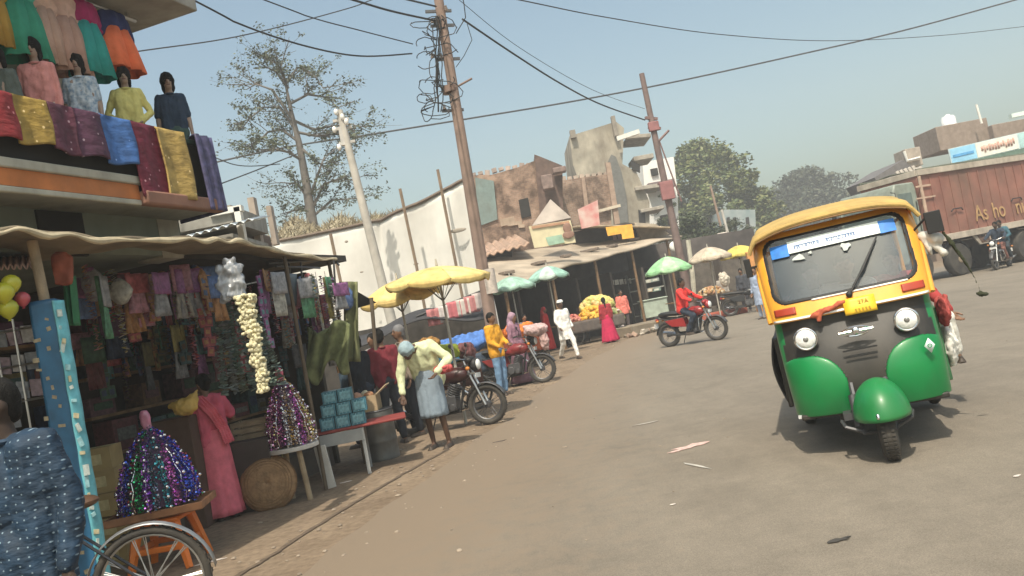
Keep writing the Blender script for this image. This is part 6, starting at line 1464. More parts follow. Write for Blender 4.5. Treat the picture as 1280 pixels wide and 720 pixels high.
# galvanised drum with basket on top
c = P(478, 572, 10.9); c.z = 0; e = thing('metal_drum', 'dull galvanised drum beside the grey table', 'drum', c); f = MB(); f.lathe([(.23, 0), (.235, .02), (.23, .04), (.23, .22), (.237, .24), (.23, .26), (.23, .44), (.237, .46), (.235, .62), (.225, .63)], 28); f.build('barrel', M((.17, .18, .18), rough=.5, metal=.5, var=.3, dirt=.5), e)
f = MB(); f.ring((0, 0, .63), .232, .012, (0, 0, 1), 28, 6); f.build('rim', GUN, e)
e = thing('cardboard_box', 'open cardboard box with raised flaps on the galvanised drum', 'box', (c.x-.12, c.y-.05, .645)); f = MB(); CB_ = M((.40, .30, .18), rough=.85, var=.2)
f.box((0, 0, .01), (.42, .34, .02))
for s in (-1, 1): f.box((s*.21, 0, .10), (.012, .34, .2)); f.box((0, s*.17, .10), (.42, .012, .2))
f.build('carton', CB_, e)
for s in (-1, 1): f = MB(); f.box((s*.29, 0, .25), (.17, .32, .012), rot=(0, R(-35)*s, 0)); f.build('flap', M((.48, .38, .25), rough=.85), e)
for i in range(4): f = MB(); f.ell((-.1+.07*i, (-1)**i*.06, .2), (.07, .06, .05), 10, 6, rot=(i, i, 0)); f.build('content', M(((.62, .5, .35), (.55, .3, .2), (.6, .55, .4), (.4, .2, .1))[i], rough=.7), e)

# ------------------------------------------------------------------ umbrellas
def umbrella(px, py, d, rad, cols, label, drop=.32, tilt=(0, 0), poleb=None, sc=.0, name='market_umbrella', zadd=0, flap=.10, ns=8):
    top = P(px, py, d); top.z += zadd; b = V((top.x, top.y, 0)) if poleb is None else G(*poleb)
    e = thing(name, label, 'umbrella', b, 0, 'umbrellas over the roadside stalls'); L = top-b; 
    f = MB(); f.tube([V((0, 0, 0)), L*.5, L+V((0, 0, .06))], [.024, .022, .018], 8); f.cyl(L+V((0, 0, .02)), L+V((0, 0, .12)), .022, .012); f.build('pole', M((.45, .42, .36), rough=.6), e)
    rot = Euler((tilt[0], tilt[1], .3)).to_matrix(); nseg = ns; mats = [M(c, rough=.75, var=.32, vs=5, dirt=.25) for c in cols]
    for k in range(nseg):
        f = MB()
        def fn(u, v, k=k):
            a = 2*PI*(k+u)/nseg; sag = 1-.07*math.sin(u*PI)*v; r_ = rad*v*sag
            z = -drop*(v**1.7)-.02*math.sin(u*PI)*v
            return L+rot @ V((r_*math.cos(a), r_*math.sin(a), z))
        f.grid(fn, 8, 10)
        def fl(u, v, k=k):
            a = 2*PI*(k+u)/nseg; sag = 1-.07*math.sin(u*PI); r_ = rad*sag
            return L+rot @ V((r_*math.cos(a)*(1-.02*v), r_*math.sin(a)*(1-.02*v), -drop-.02*math.sin(u*PI)-v*flap*(.6+.4*math.sin(u*PI))+.0))
        f.grid(fl, 8, 3); f.build('canopy_panel', mats[k % len(mats)], e, smooth=60, solid=.006)
    f = MB()
    for k in range(nseg):
        a = 2*PI*k/nseg; tip = V((rad*math.cos(a), rad*math.sin(a), -drop-.012)); mid = V((rad*.5*math.cos(a), rad*.5*math.sin(a), -drop*.35-.02)); f.tube([L+rot @ V((0, 0, -.02)), L+rot @ mid, L+rot @ tip], .008, 4); f.tube([L+rot @ mid, L-L.normalized()*.55], .006, 4)
    f.build('ribs', GUN, e); return e
YL = (.78, .58, .22); YD = (.72, .52, .18)
umbrella(546, 333, 13.0, .84, [YL, YD], 'pale yellow umbrella, the higher and nearer one behind the man in the lime shirt', .20, (R(4), R(2)), poleb=None, zadd=0)
umbrella(496, 350, 13.9, .70, [YD, YL], 'pale yellow umbrella, the lower one next to the dark tarp corner', .26, (R(6), R(-5)))
MI = (.33, .52, .42); MW = (.50, .62, .56)
umbrella(637, 346, 25.5, .78, [MI, (.36, .56, .46)], 'mint green umbrella right beside the big pole', .34)
umbrella(683, 333, 27, .72, [(.28, .48, .40), MW], 'mint and white umbrella, right one of the pair under the long dusty roof', .34)
umbrella(832, 321, 29.3, .86, [(.30, .60, .30), (.42, .68, .40)], 'fresh green umbrella behind the red shirted motorcyclist', .48)
umbrella(884, 309, 31, .84, [(.52, .44, .34), (.56, .47, .36)], 'beige umbrella left of the yellow auto', .42)
umbrella(922, 307, 33, .80, [(.68, .56, .12), (.62, .50, .10)], 'yellow umbrella partly hidden behind the yellow auto', .36)
# ------------------------------------------------------------------ carts and heaps
def cart(c, rz, label, L_=1.7, W_=1.0, cover=None):
    e = thing('hand_cart', label, 'cart', c, rz, 'hand carts of the street vendors'); f = MB(); f.box((0, 0, .78), (L_, W_, .05))
    for i in range(9): f.box((-L_/2+.1+i*(L_-.2)/8, 0, .81), (.12, W_+.06, .018))
    for s in (-1, 1): f.box((0, s*W_/2, .82), (L_, .04, .12))
    f.build('bed', WOOD, e)
    f = MB()
    for sx in (-1, 1):
        for sy in (-1, 1): f.tube([(sx*L_*.42, sy*W_*.42, .76), (sx*L_*.36, sy*W_*.46, .32)], .025, 6)
    f.tube([(-L_/2, -.3, .78), (-L_/2-.5, -.3, .85)], .025, 6); f.tube([(-L_/2, .3, .78), (-L_/2-.5, .3, .85)], .025, 6); f.build('leg', WOOD, e)
    for sx in (-1, 1):
        for sy in (-1, 1):
            f = MB(); cc = V((sx*L_*.36, sy*(W_*.5), .32)); f.ring(cc, .30, .022, (0, 1, 0), 26, 6)
            for i in range(10): a = PI*i/5; f.tube([cc, cc+V((math.cos(a)*.3, 0, math.sin(a)*.3))], .006, 4)
            f.cyl(cc-V((0, .04, 0)), cc+V((0, .04, 0)), .03); f.build('wheel', RUBBER, e)
    if cover:
        f = MB(); f.grid(lambda u, v: ((u-.5)*(L_+.06), -W_/2-.05-.03*math.sin(u*30), .86-.42*v), 40, 5); f.build('side_cloth', cloth(cover), e, smooth=80, solid=.008)
    return e
def heap(c, rx_, ry_, rz_, cols, r_, n, label, name='fruit_heap', seed=1, cat='heap'):
    rnd = random.Random(seed); f = MB(); f.ell((0, 0, 0), (rx_*.86, ry_*.86, rz_*.8), 16, 8)
    for i in range(n):
        a = rnd.random()*6.28; t = rnd.random(); z = t; k = math.sqrt(max(0, 1-z*z)); rr = r_*rnd.uniform(.8, 1.2); f.ell((rx_*k*math.cos(a), ry_*k*math.sin(a), rz_*z), (rr, rr, rr*.9), 7, 5, mi=rnd.randrange(len(cols)), rot=(rnd.random()*3, rnd.random()*3, 0))
    o = f.build(name, [M(q, rough=.5, var=.2, vs=8) for q in cols], None, loc=c); return tag(o, label, cat, kind='stuff')
def bundle(c, r3, col, label, name='cloth_bundle', cat='bundle', seed=0, rz=0, lumps=6):
    rnd = random.Random(seed+17); f = MB(); f.ell((0, 0, 0), r3)
    for i in range(lumps): a = rnd.random()*6.28; f.ell((r3[0]*.6*math.cos(a), r3[1]*.6*math.sin(a), r3[2]*rnd.uniform(-.1, .6)), (r3[0]*.45, r3[1]*.45, r3[2]*.5))
    o = blob_obj(name, f, cloth(col, var=.25), None, voxel=max(r3)*.05, smooth=2, wob=max(r3)*.13, wf=2.4/max(r3), loc=c); o.rotation_euler.z = rz; return tag(o, label, cat)
# near cart behind the parked motorcycle: green and blue sacks
c = P(556, 452, 15.2); c.z = 0; cart(c, .1, 'wooden hand cart behind the nearest parked motorcycle, loaded with green and blue bundles', 1.15, .95, (.10, .05, .04))
bundle(V((c.x+.0, c.y, 1.02)), (.42, .32, .20), (.22, .26, .03), 'olive green cloth bundle on the cart behind the nearest parked motorcycle', seed=1)
bundle(V((c.x-.1, c.y-.30, .93)), (.42, .12, .09), (.10, .34, .50), 'sky blue folded sheet at the front edge of the same cart as the olive bundle', seed=2)
bundle(V((c.x+.42, c.y, 1.0)), (.16, .3, .18), (.16, .07, .07), 'brown maroon sack at the right end of the near cart', seed=3)
bundle(V((c.x-.25, c.y+.15, 1.27)), (.22, .2, .14), (.30, .16, .05), 'tan brown sack on top of the olive bundle', seed=4)
c = P(580, 425, 18.6); c.z = 0; cart(c, .05, 'hand cart covered with blue plastic between the yellow umbrellas and the big pole', 1.5, 1.0, (.05, .07, .10))
bundle(V((c.x-.1, c.y, 1.06)), (.65, .4, .22), (.08, .18, .46), 'bright blue plastic sheet over the goods left of the man in the yellow shirt', 'plastic_cover', 'cover', seed=5)
# pink white cloth row under wall
for i, (px, py, cl) in enumerate(((500, 412, (.50, .44, .40)), (541, 392, (.5, .2, .2)), (553, 388, (.55, .5, .48)), (566, 383, (.5, .16, .18)), (577, 380, (.55, .5, .46)), (588, 376, (.5, .22, .22)), (598, 372, (.5, .44, .42)))):
    if i == 0: continue
    f = MB(); ph = i; f.grid(lambda u, v: (.34*(u-.5), .03*math.sin(u*12+ph), -.40*v), 10, 6); o = f.build('hanging_shirt', cloth(cl), None, smooth=80, solid=.02, loc=P(px, py-6, 20)); tag(o, '%s shirt hanging below the white wall, number %s from the left of the row' % (('', 'red', 'cream', 'dark red', 'off white', 'faded red', 'pale')[i], ('', 'one', 'two', 'three', 'four', 'five', 'six')[i]), 'shirt', 'shirts hanging below the white wall')
f = MB(); f.tube([P(520, 396, 20.1), P(606, 362, 20.1)], .03, 6); tag(f.build('washing_line', BLACK, None), 'line carrying the red and cream shirts below the white wall', 'line')
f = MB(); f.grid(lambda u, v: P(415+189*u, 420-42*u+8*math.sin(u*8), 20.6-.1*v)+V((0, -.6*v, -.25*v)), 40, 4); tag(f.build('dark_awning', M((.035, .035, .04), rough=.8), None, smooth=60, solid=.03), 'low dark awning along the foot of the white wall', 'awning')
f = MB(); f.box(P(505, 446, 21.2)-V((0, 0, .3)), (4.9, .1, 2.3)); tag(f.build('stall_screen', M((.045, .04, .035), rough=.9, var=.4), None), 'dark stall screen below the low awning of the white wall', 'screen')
# orange heap
c = P(648, 425, 23.5); c.z = 0; cart(c, .1, 'hand cart with an orange cloth heap beside the red sari woman', 1.2, .9, (.30, .08, .04))
bundle(V((c.x, c.y, 1.02)), (.50, .36, .22), (.75, .20, .04), 'bright orange cloth heap on the cart beside the red sari woman', seed=8)
# fruit carts centre
c = P(742, 420, 31); c.z = 0; cart(c, .15, 'hand cart piled with yellow and orange flowers in the middle of the market', 2.2, 1.1, (.12, .10, .09))
heap(V((c.x+.1, c.y, .88)), .48, .4, .40, [(.72, .42, .05), (.68, .34, .03)], .075, 160, 'bright orange marigold heap on the middle cart', 'flower_heap', 3)
heap(V((c.x+.35, c.y+.3, 1.2)), .62, .3, .42, [(.72, .55, .18), (.66, .48, .2), (.5, .5, .15)], .10, 150, 'pale yellow flower heap rising behind the marigolds', 'flower_heap', 4)
heap(V((c.x-.75, c.y, .88)), .42, .36, .24, [(.55, .14, .12), (.5, .2, .15)], .06, 130, 'reddish fruit heap at the left end of the middle cart', 'fruit_heap', 5)
heap(V((c.x+1.0, c.y+1.2, .6)), .38, .3, .45, [(.14, .20, .06), (.25, .28, .1), (.4, .35, .2)], .06, 150, 'green leafy vegetable heap right of the yellow flowers', 'vegetable_heap', 6)
# shop fittings of the row
f = MB()
for k in range(6): f.box(P(759+k*6, 354-k*.6, 36)-V((0, 0, 0)), (.17, .04, .22), rot=(0, 0, .1))
tag(f.build('price_cards', M((.62, .60, .55), rough=.8, var=.2, vs=8), None), 'string of small white cards hanging inside the dark shop above the salmon shirted man', 'cards')
def shelfunit(px, py, d, w_, h_, label):
    p = P(px, py, d); e = thing('shop_cabinet', label, 'cabinet', (p.x, p.y, 0)); f = MB(); f.box((0, .3, h_/2), (w_, .05, h_)); [f.box((s*w_/2, 0, h_/2), (.05, .6, h_)) for s in (-1, 1)]; f.build('frame', M((.06, .06, .05), rough=.8), e)
    for i in range(4): f = MB(); f.box((0, 0, .5+i*(h_-.6)/3.2), (w_, .6, .05)); f.build('shelf', M((.25, .25, .22), rough=.7), e)
    return p
p = shelfunit(815, 398, 36, 1.5, 2.3, 'dark shelf unit under the fresh green umbrella')
f = MB(); f.box((p.x+.05, p.y-.7, .72), (1.1, .6, .72)); f.box((p.x+.05, p.y-.7, 1.1), (1.2, .7, .05)); tag(f.build('counter', M((.42, .50, .42), rough=.6, var=.15, dirt=.2), None, bevel=.02), 'pale green counter box in front of the dark shelf unit', 'counter')
for i, (x, y, cl, n_) in enumerate(((808, 352, (.5, .48, .4), 'cream'), (818, 350, (.3, .34, .3), 'grey green'), (811, 363, (.55, .42, .28), 'tan'), (820, 362, (.2, .28, .24), 'dark green'))):
    f = MB(); f.box((0, 0, 0), (.36, .3, .14)); f.box((0, -.152, 0), (.2, .004, .07), mi=1); o = f.build('goods_box', [M(cl, rough=.7), M((.6, .58, .5))], None, bevel=.01, loc=P(x, y, 35.8)); tag(o, n_+' goods box on the dark shelf unit under the green umbrella', 'box', 'boxes on the dark shelf unit')
f = MB(); p = P(797, 392, 37); f.box((p.x-.3, p.y, .95), (2.2, .15, 1.3)); tag(f.build('shop_counter', M((.10, .20, .17), rough=.4, var=.3), None, bevel=.02), 'dark green glass fronted counter behind the salmon shirted man', 'counter')
e = thing('shop_plinth', 'dusty brick step and rubble along the edge below the green umbrella', 'step', (0, 0, 0)); f = MB()
a, b = G(786, 422), G(866, 404); f.tube([a, b], .3, 4); f.v = []; f.f = []; f.m = []
dv = (b-a); az = math.atan2(dv.y, dv.x); mid = (a+b)/2; f.box(mid+V((-.2, .8, .18)), (dv.length, 1.4, .36), rot=(0, 0, az)); f.build('slab', M((.27, .22, .16), rough=.95, var=.25, vs=2, dirt=.5), e, bevel=.03)
f = MB(); rnd = random.Random(10)
for i in range(46): t = rnd.random(); q = a.lerp(b, t)+V((rnd.uniform(-.2, .4), rnd.uniform(-.5, .3), .06)); s = rnd.uniform(.06, .2); f.box(q, (s*1.5, s, s*.7), rot=(rnd.random(), rnd.random(), rnd.random()*3), mi=rnd.randrange(3))
f.build('rubble', [M((.35, .24, .18), rough=.9), M((.45, .40, .34), rough=.9), M((.22, .19, .15), rough=.9)], e, 0, bevel=.01)
# low red block row + stall under beige umbrella
f = MB(); p = P(902, 396, 31.5); f.box((p.x, p.y, .12), (1.9, .5, .24), rot=(0, 0, .1)); tag(f.build('painted_kerb_block', M((.42, .10, .06), rough=.8, dirt=.4), None, bevel=.03), 'low red painted block on the ground below the beige umbrella', 'block')
p = P(880, 372, 33); cart(V((p.x, p.y, 0)), .2, 'hand cart under the beige umbrella', 2.0, 1.0, (.12, .09, .07))
heap(V((p.x+.3, p.y, .86)), .5, .4, .3, [(.5, .3, .12), (.4, .2, .1), (.5, .42, .3)], .07, 120, 'brown fruit heap on the cart under the beige umbrella', 'fruit_heap', 9)
bundle(V((p.x+.9, p.y-.1, 1.35)), (.2, .18, .3), (.55, .50, .42), 'pale sack hanging beside the heap under the beige umbrella', seed=12)
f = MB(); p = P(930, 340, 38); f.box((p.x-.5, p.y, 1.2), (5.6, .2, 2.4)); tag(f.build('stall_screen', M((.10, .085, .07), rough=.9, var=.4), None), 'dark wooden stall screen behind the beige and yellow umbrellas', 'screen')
f = MB(); f.tube([P(860, 300, 33), P(866, 345, 33), P(868, 380, 33)], [.09, .09, .1], 8); tag(f.build('white_post', M((.55, .52, .42), rough=.8), None), 'whitish post between the green and beige umbrellas', 'post')
f = MB(); p = P(945, 352, 30.5); f.box((p.x, p.y, 1.1), (.32, .2, 2.2)); tag(f.build('painted_post', M((.55, .25, .08), rough=.7), None, bevel=.02), 'orange post just left of the yellow auto', 'post')
f = MB(); p = P(815, 315, 37); f.ell(P(843, 308, 36), (.22, .1, .22)); tag(f.build('lamp_globe', M((.8, .8, .76), rough=.4), None), 'white round lamp at the right tip of the long dusty roof', 'lamp')
# ------------------------------------------------------------------ people
# man in the blue dotted shirt, near left
p = G(0, 0); c = P(30, 600, 3.75); c.z = 0
DK2 = M((.045, .026, .017), rough=.6)
person((-2.24, 3.60, 0), R(-12), 1.66, 'man in a navy blue shirt with small white dots, cut off by the left edge', dict(el=(.25, .02, 1.10), wl=(.25, -.06, .84), er=(-.24, .0, 1.1), wr=(-.2, -.18, .9), nk=(-.01, .01, 1.42), hd=(-.03, -.01, 1.57)), skin=DK2, top='shirt', topc=(.012, .04, .08), topm=dotcloth((.007, .028, .060), (.17, .24, .30), 27, .075, .25, flat=True), botc=(.03, .03, .04), look=(-.5, .1), vox=.010, hem=.22)
bw = G(193, 727, .34); rz = R(-80); bicycle((bw.x+math.sin(rz)*.55, bw.y-math.cos(rz)*.55, 0), rz, 'black bicycle whose grey wheel shows beside the blue dotted shirt')
# woman in the pink sari
c = G(284, 648)
e = person(c, R(-140), 1.52, 'woman in a coral pink sari standing with her back to the road at the stall', dict(el=(.29, .0, 1.12), wl=(.20, -.24, 1.04), er=(-.30, -.02, 1.12), wr=(-.24, -.28, 1.08), hd=(.0, -.05, 1.57)), top='blouse', topc=(.62, .12, .18), sleeve=1, bot='sari', botc=(.76, .18, .23), slim=.92, hair='bun', look=(.3, .15), vox=.013)
drape(e, [(.14, -.08, 1.36), (.12, .08, 1.40), (.02, .16, 1.25), (-.1, .15, 1.02), (-.14, .17, .85)], .13, cloth((.72, .16, .21)))
f = MB(); f.ring((.12, -.2, 1.0), .033, .006, (.3, 1, .5), 14, 5); f.build('bangle', M((.6, .4, .1), rough=.3, metal=1), e)
# group at the drum
person((P(488, 500, 12.1).x, 12.1, 0), R(-155), 1.68, 'man in a maroon jacket seen from behind among the group by the metal drum', top='jacket', topc=(.17, .025, .035), botc=(.03, .035, .045), look=(-.3, .2))
person((P(457, 500, 11.9).x, 11.9, 0), R(-120), 1.66, 'man in a black top left of the maroon jacket', top='shirt', topc=(.015, .018, .025), botc=(.03, .04, .06))
person((P(437, 500, 12.4).x, 12.6, 0), R(-100), 1.62, 'man in a dark blue grey shirt, leftmost of the group by the drum', top='shirt', topc=(.05, .08, .11), botc=(.04, .04, .05), face=False)
person((P(513, 500, 12.6).x, 12.7, 0), R(-60), 1.70, 'man with a bare grey head in a beige shirt behind the maroon jacket', top='shirt', topc=(.24, .19, .15), botc=(.025, .03, .04), haircol=M((.16, .16, .17), rough=.7))
person((P(466, 430, 14.2).x, 14.2, 0), R(-30), 1.66, 'man in a pale grey cap and shirt at the back of the group', top='shirt', topc=(.26, .24, .24), botc=(.05, .05, .06), face=False)
# man bending in the lime shirt
c = G(550, 561)
LB = dict(pel=(0, .06, .96), nk=(-.04, -.12, 1.37), hd=(-.10, -.27, 1.31), sl=(.15, -.09, 1.34), sr=(-.20, -.12, 1.30), el=(.36, -.06, 1.12), wl=(.24, -.26, .98), er=(-.29, -.16, 1.02), wr=(-.27, -.24, .78), hl=(.09, .09, .94), hr=(-.09, .09, .94), kl=(.10, .0, .50), kr=(-.11, .04, .50), al=(.12, .06, .085), ar=(-.12, .14, .085))
e = person(c, R(-14), 1.70, 'man bending forward in a pale lime shirt, blue grey lungi and grey blue head towel', LB, skin=SKIN_D, top='shirt', topc=(.66, .70, .44), bot='lungi', botc=(.24, .30, .36), hair='towel', scarf=cloth((.30, .40, .44)), look=(0, .75), vox=.014, hem=.06)
c2 = V((c.x+.25, c.y-.2, 1.0)); bundle(c2, (.13, .1, .05), (.42, .08, .08), 'red and cream bag held in front of the man in the lime shirt', 'hand_bag', 'bag', seed=3)
# yellow shirt man
person(G(631, 494), R(55), 1.66, 'young man in a mustard yellow shirt and blue jeans standing by the parked motorcycles', dict(el=(.20, -.04, 1.12), wl=(.12, -.22, 1.02), er=(-.2, -.02, 1.1), wr=(-.14, -.2, .98)), top='shirt', topc=(.68, .33, .03), botc=(.16, .27, .42), hem=.08)
person((P(648, 440, 18.4).x, 18.4, 0), R(60), 1.58, 'woman in a dusty mauve head scarf right of the mustard yellow shirt', top='blouse', topc=(.28, .15, .20), bot='skirt', botc=(.24, .13, .17), hair='veil', scarf=cloth((.34, .22, .28)))
person((P(660, 425, 24.5).x, 23.8, 0), R(20), 1.5, 'vendor in a grey shirt sitting low behind the orange cloth heap', top='shirt', topc=(.16, .16, .17), botc=(.1, .1, .1), face=False)
person(G(689, 438), R(70), 1.62, 'woman in a bright red sari with covered head, left of the man in white', top='blouse', topc=(.6, .03, .03), bot='sari', botc=(.66, .035, .035), hair='veil', scarf=cloth((.68, .04, .04)))
# white kurta man, mid-stride
WALK = dict(kl=(.10, -.20, .52), al=(.10, -.28, .10), kr=(-.10, .02, .50), ar=(-.10, .30, .16), el=(.25, .1, 1.12), wl=(.26, .0, .90), er=(-.25, -.04, 1.12), wr=(-.24, -.18, .93))
e = person(G(713, 450), R(28), 1.70, 'man in a white kurta pyjama and white cap walking on the road edge', WALK, skin=SKIN_D, top='kurta', topc=(.80, .78, .74), botc=(.78, .76, .72), hair='cap', kurta=.58, hem=.12)
# red clothed woman at the flower cart
person(G(764, 428), R(-165), 1.56, 'woman in a dark red blouse and long magenta red skirt at the flower cart', top='blouse', topc=(.34, .03, .04), bot='skirt', botc=(.48, .02, .08), hair='braid')
person(G(785, 417), R(15), 1.74, 'man in a long salmon shirt standing before the dark green counter', top='kurta', topc=(.72, .20, .16), botc=(.10, .08, .08), kurta=.75, hem=.1)
person(G(779, 420), R(20), 1.02, 'small child in white standing in front of the salmon shirted man', top='kurta', topc=(.75, .66, .64), botc=(.6, .55, .55), kurta=.5, hair='cap', scarf=cloth((.75, .6, .6)))
person((P(728, 395, 33).x, 32.6, 0), R(10), 1.60, 'vendor in a dim brown shirt behind the middle cart', top='shirt', topc=(.16, .09, .08), botc=(.05, .05, .05), face=False)
person((P(952, 372, 25.5).x-.05, 25.5, 0), R(-50), 1.62, 'person in blue grey clothes half hidden behind the left side of the yellow auto', top='kurta', topc=(.32, .38, .50), botc=(.3, .35, .45), kurta=.45, face=False)
person((P(905, 350, 34).x, 34.5, 0), R(0), 1.60, 'man in a light shirt in the shade of the beige umbrella', top='shirt', topc=(.40, .36, .32), botc=(.06, .06, .07), face=False)
person((P(934, 360, 31.5).x, 32.0, 0), R(-30), 1.68, 'man in dark grey clothes by the parked black motorcycle', top='shirt', topc=(.06, .065, .08), botc=(.05, .05, .06), face=False)
# ------------------------------------------------------------------ motorcycles
motorcycle((-1.30, 12.55, 0), R(72), 'dark parked motorcycle nearest the camera, behind the lime shirted man', tank=(.05, .015, .015), guard=False)
motorcycle((-.32, 17.9, 0), R(72), 'second parked motorcycle with pink and white cloth over its front', tank=(.20, .02, .02), guard=False)
bundle(V((P(668, 402, 17.6).x, 17.7, 1.12)), (.26, .22, .13), (.48, .34, .33), 'pinkish white cloth heaped on the front of the second parked motorcycle', seed=21, lumps=9)
bundle(V((P(672, 420, 17.6).x+.12, 17.65, .86)), (.10, .12, .2), (.45, .30, .28), 'pinkish cloth hanging over the front wheel of the second parked motorcycle', seed=22)
m = V((4.15, 20.75, 0)); rz = R(52)
motorcycle(m, rz, 'motorcycle with a red tank ridden by the man in the red shirt', tank=(.30, .02, .02), lean=0.0)
person(m, rz, 1.70, 'motorcyclist in a bright red shirt riding toward the right', RIDE, skin=SKIN_D, top='shirt', topc=(.68, .045, .04), botc=(.03, .04, .06), look=(-.2, 0))
motorcycle((8.35, 30.8, 0), R(80), 'parked black motorcycle under the yellow umbrella beside the auto', tank=(.02, .02, .022), guard=False)
m = G(1246, 338)+V((.55, .55, 0)); rz = R(-48)
motorcycle(m, rz, 'black motorcycle carrying two men in front of the red truck', tank=(.02, .02, .025), lean=0)
person(m, rz, 1.66, 'front rider in a dark blue grey shirt on the motorcycle before the truck', RIDE, skin=SKIN_D, top='shirt', topc=(.03, .045, .07), botc=(.22, .10, .08))
R2 = shifted(RIDE, .42, .03); R2['wl'] = (.12, .28, 1.02); R2['wr'] = (-.12, .28, 1.02); R2['el'] = (.27, .45, 1.12); R2['er'] = (-.27, .45, 1.12)
person(m, rz, 1.66, 'pillion rider in a teal blue shirt behind the front rider, before the truck', R2, skin=SKIN_D, top='shirt', topc=(.05, .13, .17), botc=(.04, .05, .06))
# ------------------------------------------------------------------ auto rickshaw with people
a0 = G(1109, 580); AR = V((a0.x+.05, a0.y+.10, 0)); yaw = R(-20)
auto_rickshaw(AR, yaw, 'green and yellow auto rickshaw driving toward the camera on the right')
AM = Matrix.Translation(AR) @ Matrix.Rotation(yaw, 4, 'Z')
def on_auto(x, y, z): return AM @ V((x, y, z))
SIT = dict(pel=(0, .05, .12), nk=(0, .0, .60), hd=(0, -.03, .75), sl=(.17, 0, .55), sr=(-.17, 0, .55), el=(.24, -.12, .33), er=(-.24, -.12, .33), wl=(.16, -.34, .38), wr=(-.16, -.34, .38), hl=(.09, .04, .10), hr=(-.09, .04, .10), kl=(.13, -.36, .14), kr=(-.13, -.36, .14), al=(.13, -.38, -.26), ar=(-.13, -.38, -.26))
person(on_auto(0, 1.22, .66), yaw, 1.68, 'driver in a grey shirt inside the auto rickshaw behind the windscreen', SIT, skin=SKIN, top='shirt', topc=(.40, .40, .42), botc=(.05, .05, .06), shoes=False)
S2 = dict(SIT); S2['kl'] = (.36, -.20, .12); S2['al'] = (.40, -.10, -.22); S2['el'] = (.30, -.05, .35); S2['wl'] = (.40, -.15, .18)
person(on_auto(.42, 1.95, .66), yaw, 1.60, 'passenger in a red top leaning out of the right side of the auto', S2, top='kurta', topc=(.36, .05, .05), botc=(.72, .70, .64), hair='short')
person(on_auto(-.28, 2.0, .66), yaw, 1.62, 'passenger in a dark shirt on the left of the rear seat of the auto', SIT, skin=SKIN_D, top='shirt', topc=(.05, .05, .06), botc=(.05, .05, .05), shoes=False)
o = bundle(on_auto(.66, 1.15, .60), (.055, .16, .17), (.72, .70, .64), 'white cloth end hanging out of the right side of the auto', 'cloth_end', 'cloth', seed=5, rz=yaw)
bundle(on_auto(.655, 1.05, .90), (.05, .13, .13), (.40, .08, .07), 'red cloth bulging from the right side of the auto above the white end', 'cloth_end', 'cloth', seed=6, rz=yaw)
# ------------------------------------------------------------------ truck
cr = P(1150, 240, 28.5); rz = R(-67); lx = V((math.cos(rz), math.sin(rz), 0)); to = V((cr.x, cr.y, 0))-lx*1.25
truck(to, rz, 'long cargo truck with a faded red brown body and painted letters, at the right')
# ------------------------------------------------------------------ look-alikes told apart by their order
IC = CAMM.inverted(); bl = {}
def scrx(o): v = IC @ (o.location-V((0, 0, EYE))); return v.x/-v.z
for o in bpy.data.objects:
    if o.parent is None and 'label' in o: bl.setdefault(o['label'], []).append(o)
for l_, v_ in bl.items():
    if len(v_) > 1:
        v_.sort(key=scrx)
        for i, o in enumerate(v_):
            nm = ('leftmost', 'second', 'third', 'fourth', 'fifth', 'sixth', 'seventh')[i]
            o['label'] = l_+(', left of two' if len(v_) == 2 and i == 0 else ', right of two' if len(v_) == 2 else ', leftmost' if i == 0 else ', %s from left' % nm)
# ------------------------------------------------------------------ air
f = MB(); f.box((15, 62, 14), (230, 150, 30)); 
hz = bpy.data.materials.new('haze'); hz.use_nodes = True; nt = hz.node_tree; nt.nodes.remove(nt.nodes['Principled BSDF']); pv = nt.nodes.new('ShaderNodeVolumePrincipled'); pv.inputs['Color'].default_value = (.97, .98, 1, 1); pv.inputs['Density'].default_value = .0028; pv.inputs['Anisotropy'].default_value = 0
nt.links.new(pv.outputs['Volume'], nt.nodes['Material Output'].inputs['Volume'])
HAZE = True
if HAZE: o = f.build('haze', hz, None, 0); tag(o, kind='stuff', label='thin pale dusty haze over the whole street', cat='haze')
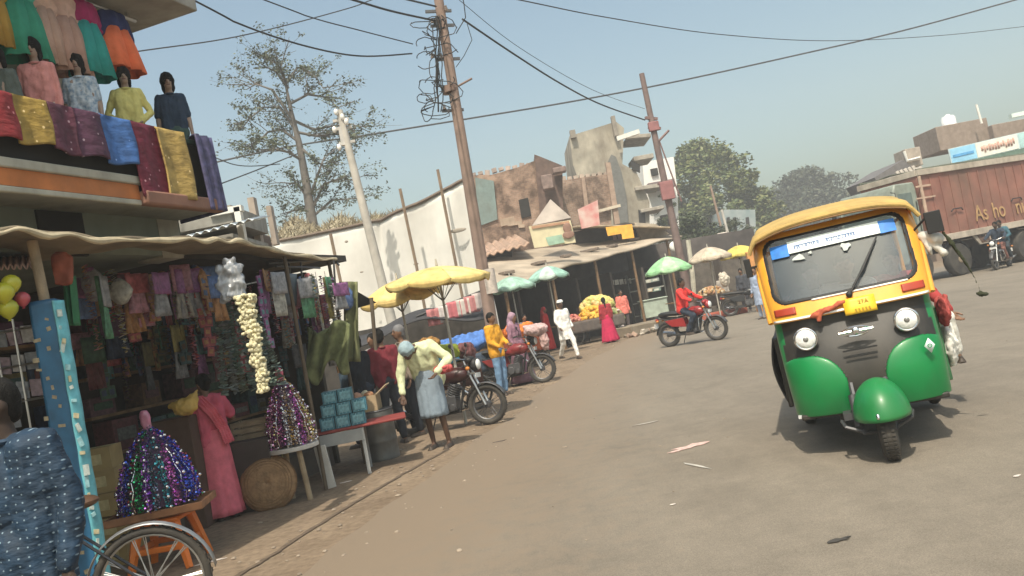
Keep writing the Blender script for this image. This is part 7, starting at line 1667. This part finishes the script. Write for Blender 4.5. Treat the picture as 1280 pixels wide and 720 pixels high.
# ------------------------------------------------------------------ one mesh per countable piece
import bmesh
SPLIT = ('post', 'partition', 'balcony_slab', 'stiffener', 'column', 'pillar', 'window', 'side_window', 'insulator', 'crossarm', 'door', 'roof_room', 'pier', 'leg', 'hung_cloths', 'handle', 'rail', 'print', 'broken_stub', 'shelf', 'ledge', 'hanger_rod',
         'bamboo_pole', 'content', 'corner_block', 'balcony', 'roof_stub', 'opening', 'roof', 'wall', 'number_plate', 'grille_slot', 'parapet', 'door_bar', 'junction_box', 'door_handle', 'mudguard', 'fork', 'roof_ballast', 'patch', 'brace', 'visor', 'plaster_patch')
def split_loose(o):
    me = o.data; bm = bmesh.new(); bm.from_mesh(me); bm.verts.ensure_lookup_table(); seen = set(); comps = []
    for v in bm.verts:
        if v.index in seen: continue
        st = [v]; seen.add(v.index); comp = []
        while st:
            x = st.pop(); comp.append(x.index)
            for e_ in x.link_edges:
                y = e_.other_vert(x)
                if y.index not in seen: seen.add(y.index); st.append(y)
        comps.append(set(comp))
    bm.free()
    if not 2 <= len(comps) <= 40: return
    mats = list(me.materials); sm = [p.use_smooth for p in me.polygons]; kd = kids(o); base = o.name.split('.')[0]; objs = []
    for cset in comps:
        idx = {v: i for i, v in enumerate(sorted(cset))}; fs = [p for p in me.polygons if p.vertices[0] in cset]
        m2 = bpy.data.meshes.new(base); m2.from_pydata([me.vertices[v].co[:] for v in sorted(cset)], [], [tuple(idx[v] for v in p.vertices) for p in fs]); m2.update()
        for x in mats: m2.materials.append(x)
        for a, b in zip(m2.polygons, fs): a.material_index = b.material_index; a.use_smooth = b.use_smooth
        m2.set_sharp_from_angle(angle=R(40)); objs.append(m2)
    for m2 in objs[1:]:
        q = o.copy(); q.data = m2; C.objects.link(q)
    o.data = objs[0]
for o in [o for o in bpy.data.objects if o.type == 'MESH' and o.parent and o.name.split('.')[0] in SPLIT]: split_loose(o)
# ------------------------------------------------------------------ put each empty at the base of its thing
bpy.context.view_layer.update()
for e in [o for o in bpy.data.objects if o.type == 'EMPTY' and o.parent is None and o.location.length < 1e-6]:
    ch = kids(e); pts = [c.matrix_world @ V(b) for c in ch for b in c.bound_box]
    if not pts: continue
    lo = V([min(p[i] for p in pts) for i in range(3)]); hi = V([max(p[i] for p in pts) for i in range(3)]); s = V(((lo.x+hi.x)/2, (lo.y+hi.y)/2, lo.z)); e.location = s
    for c in ch: c.location = c.location-s
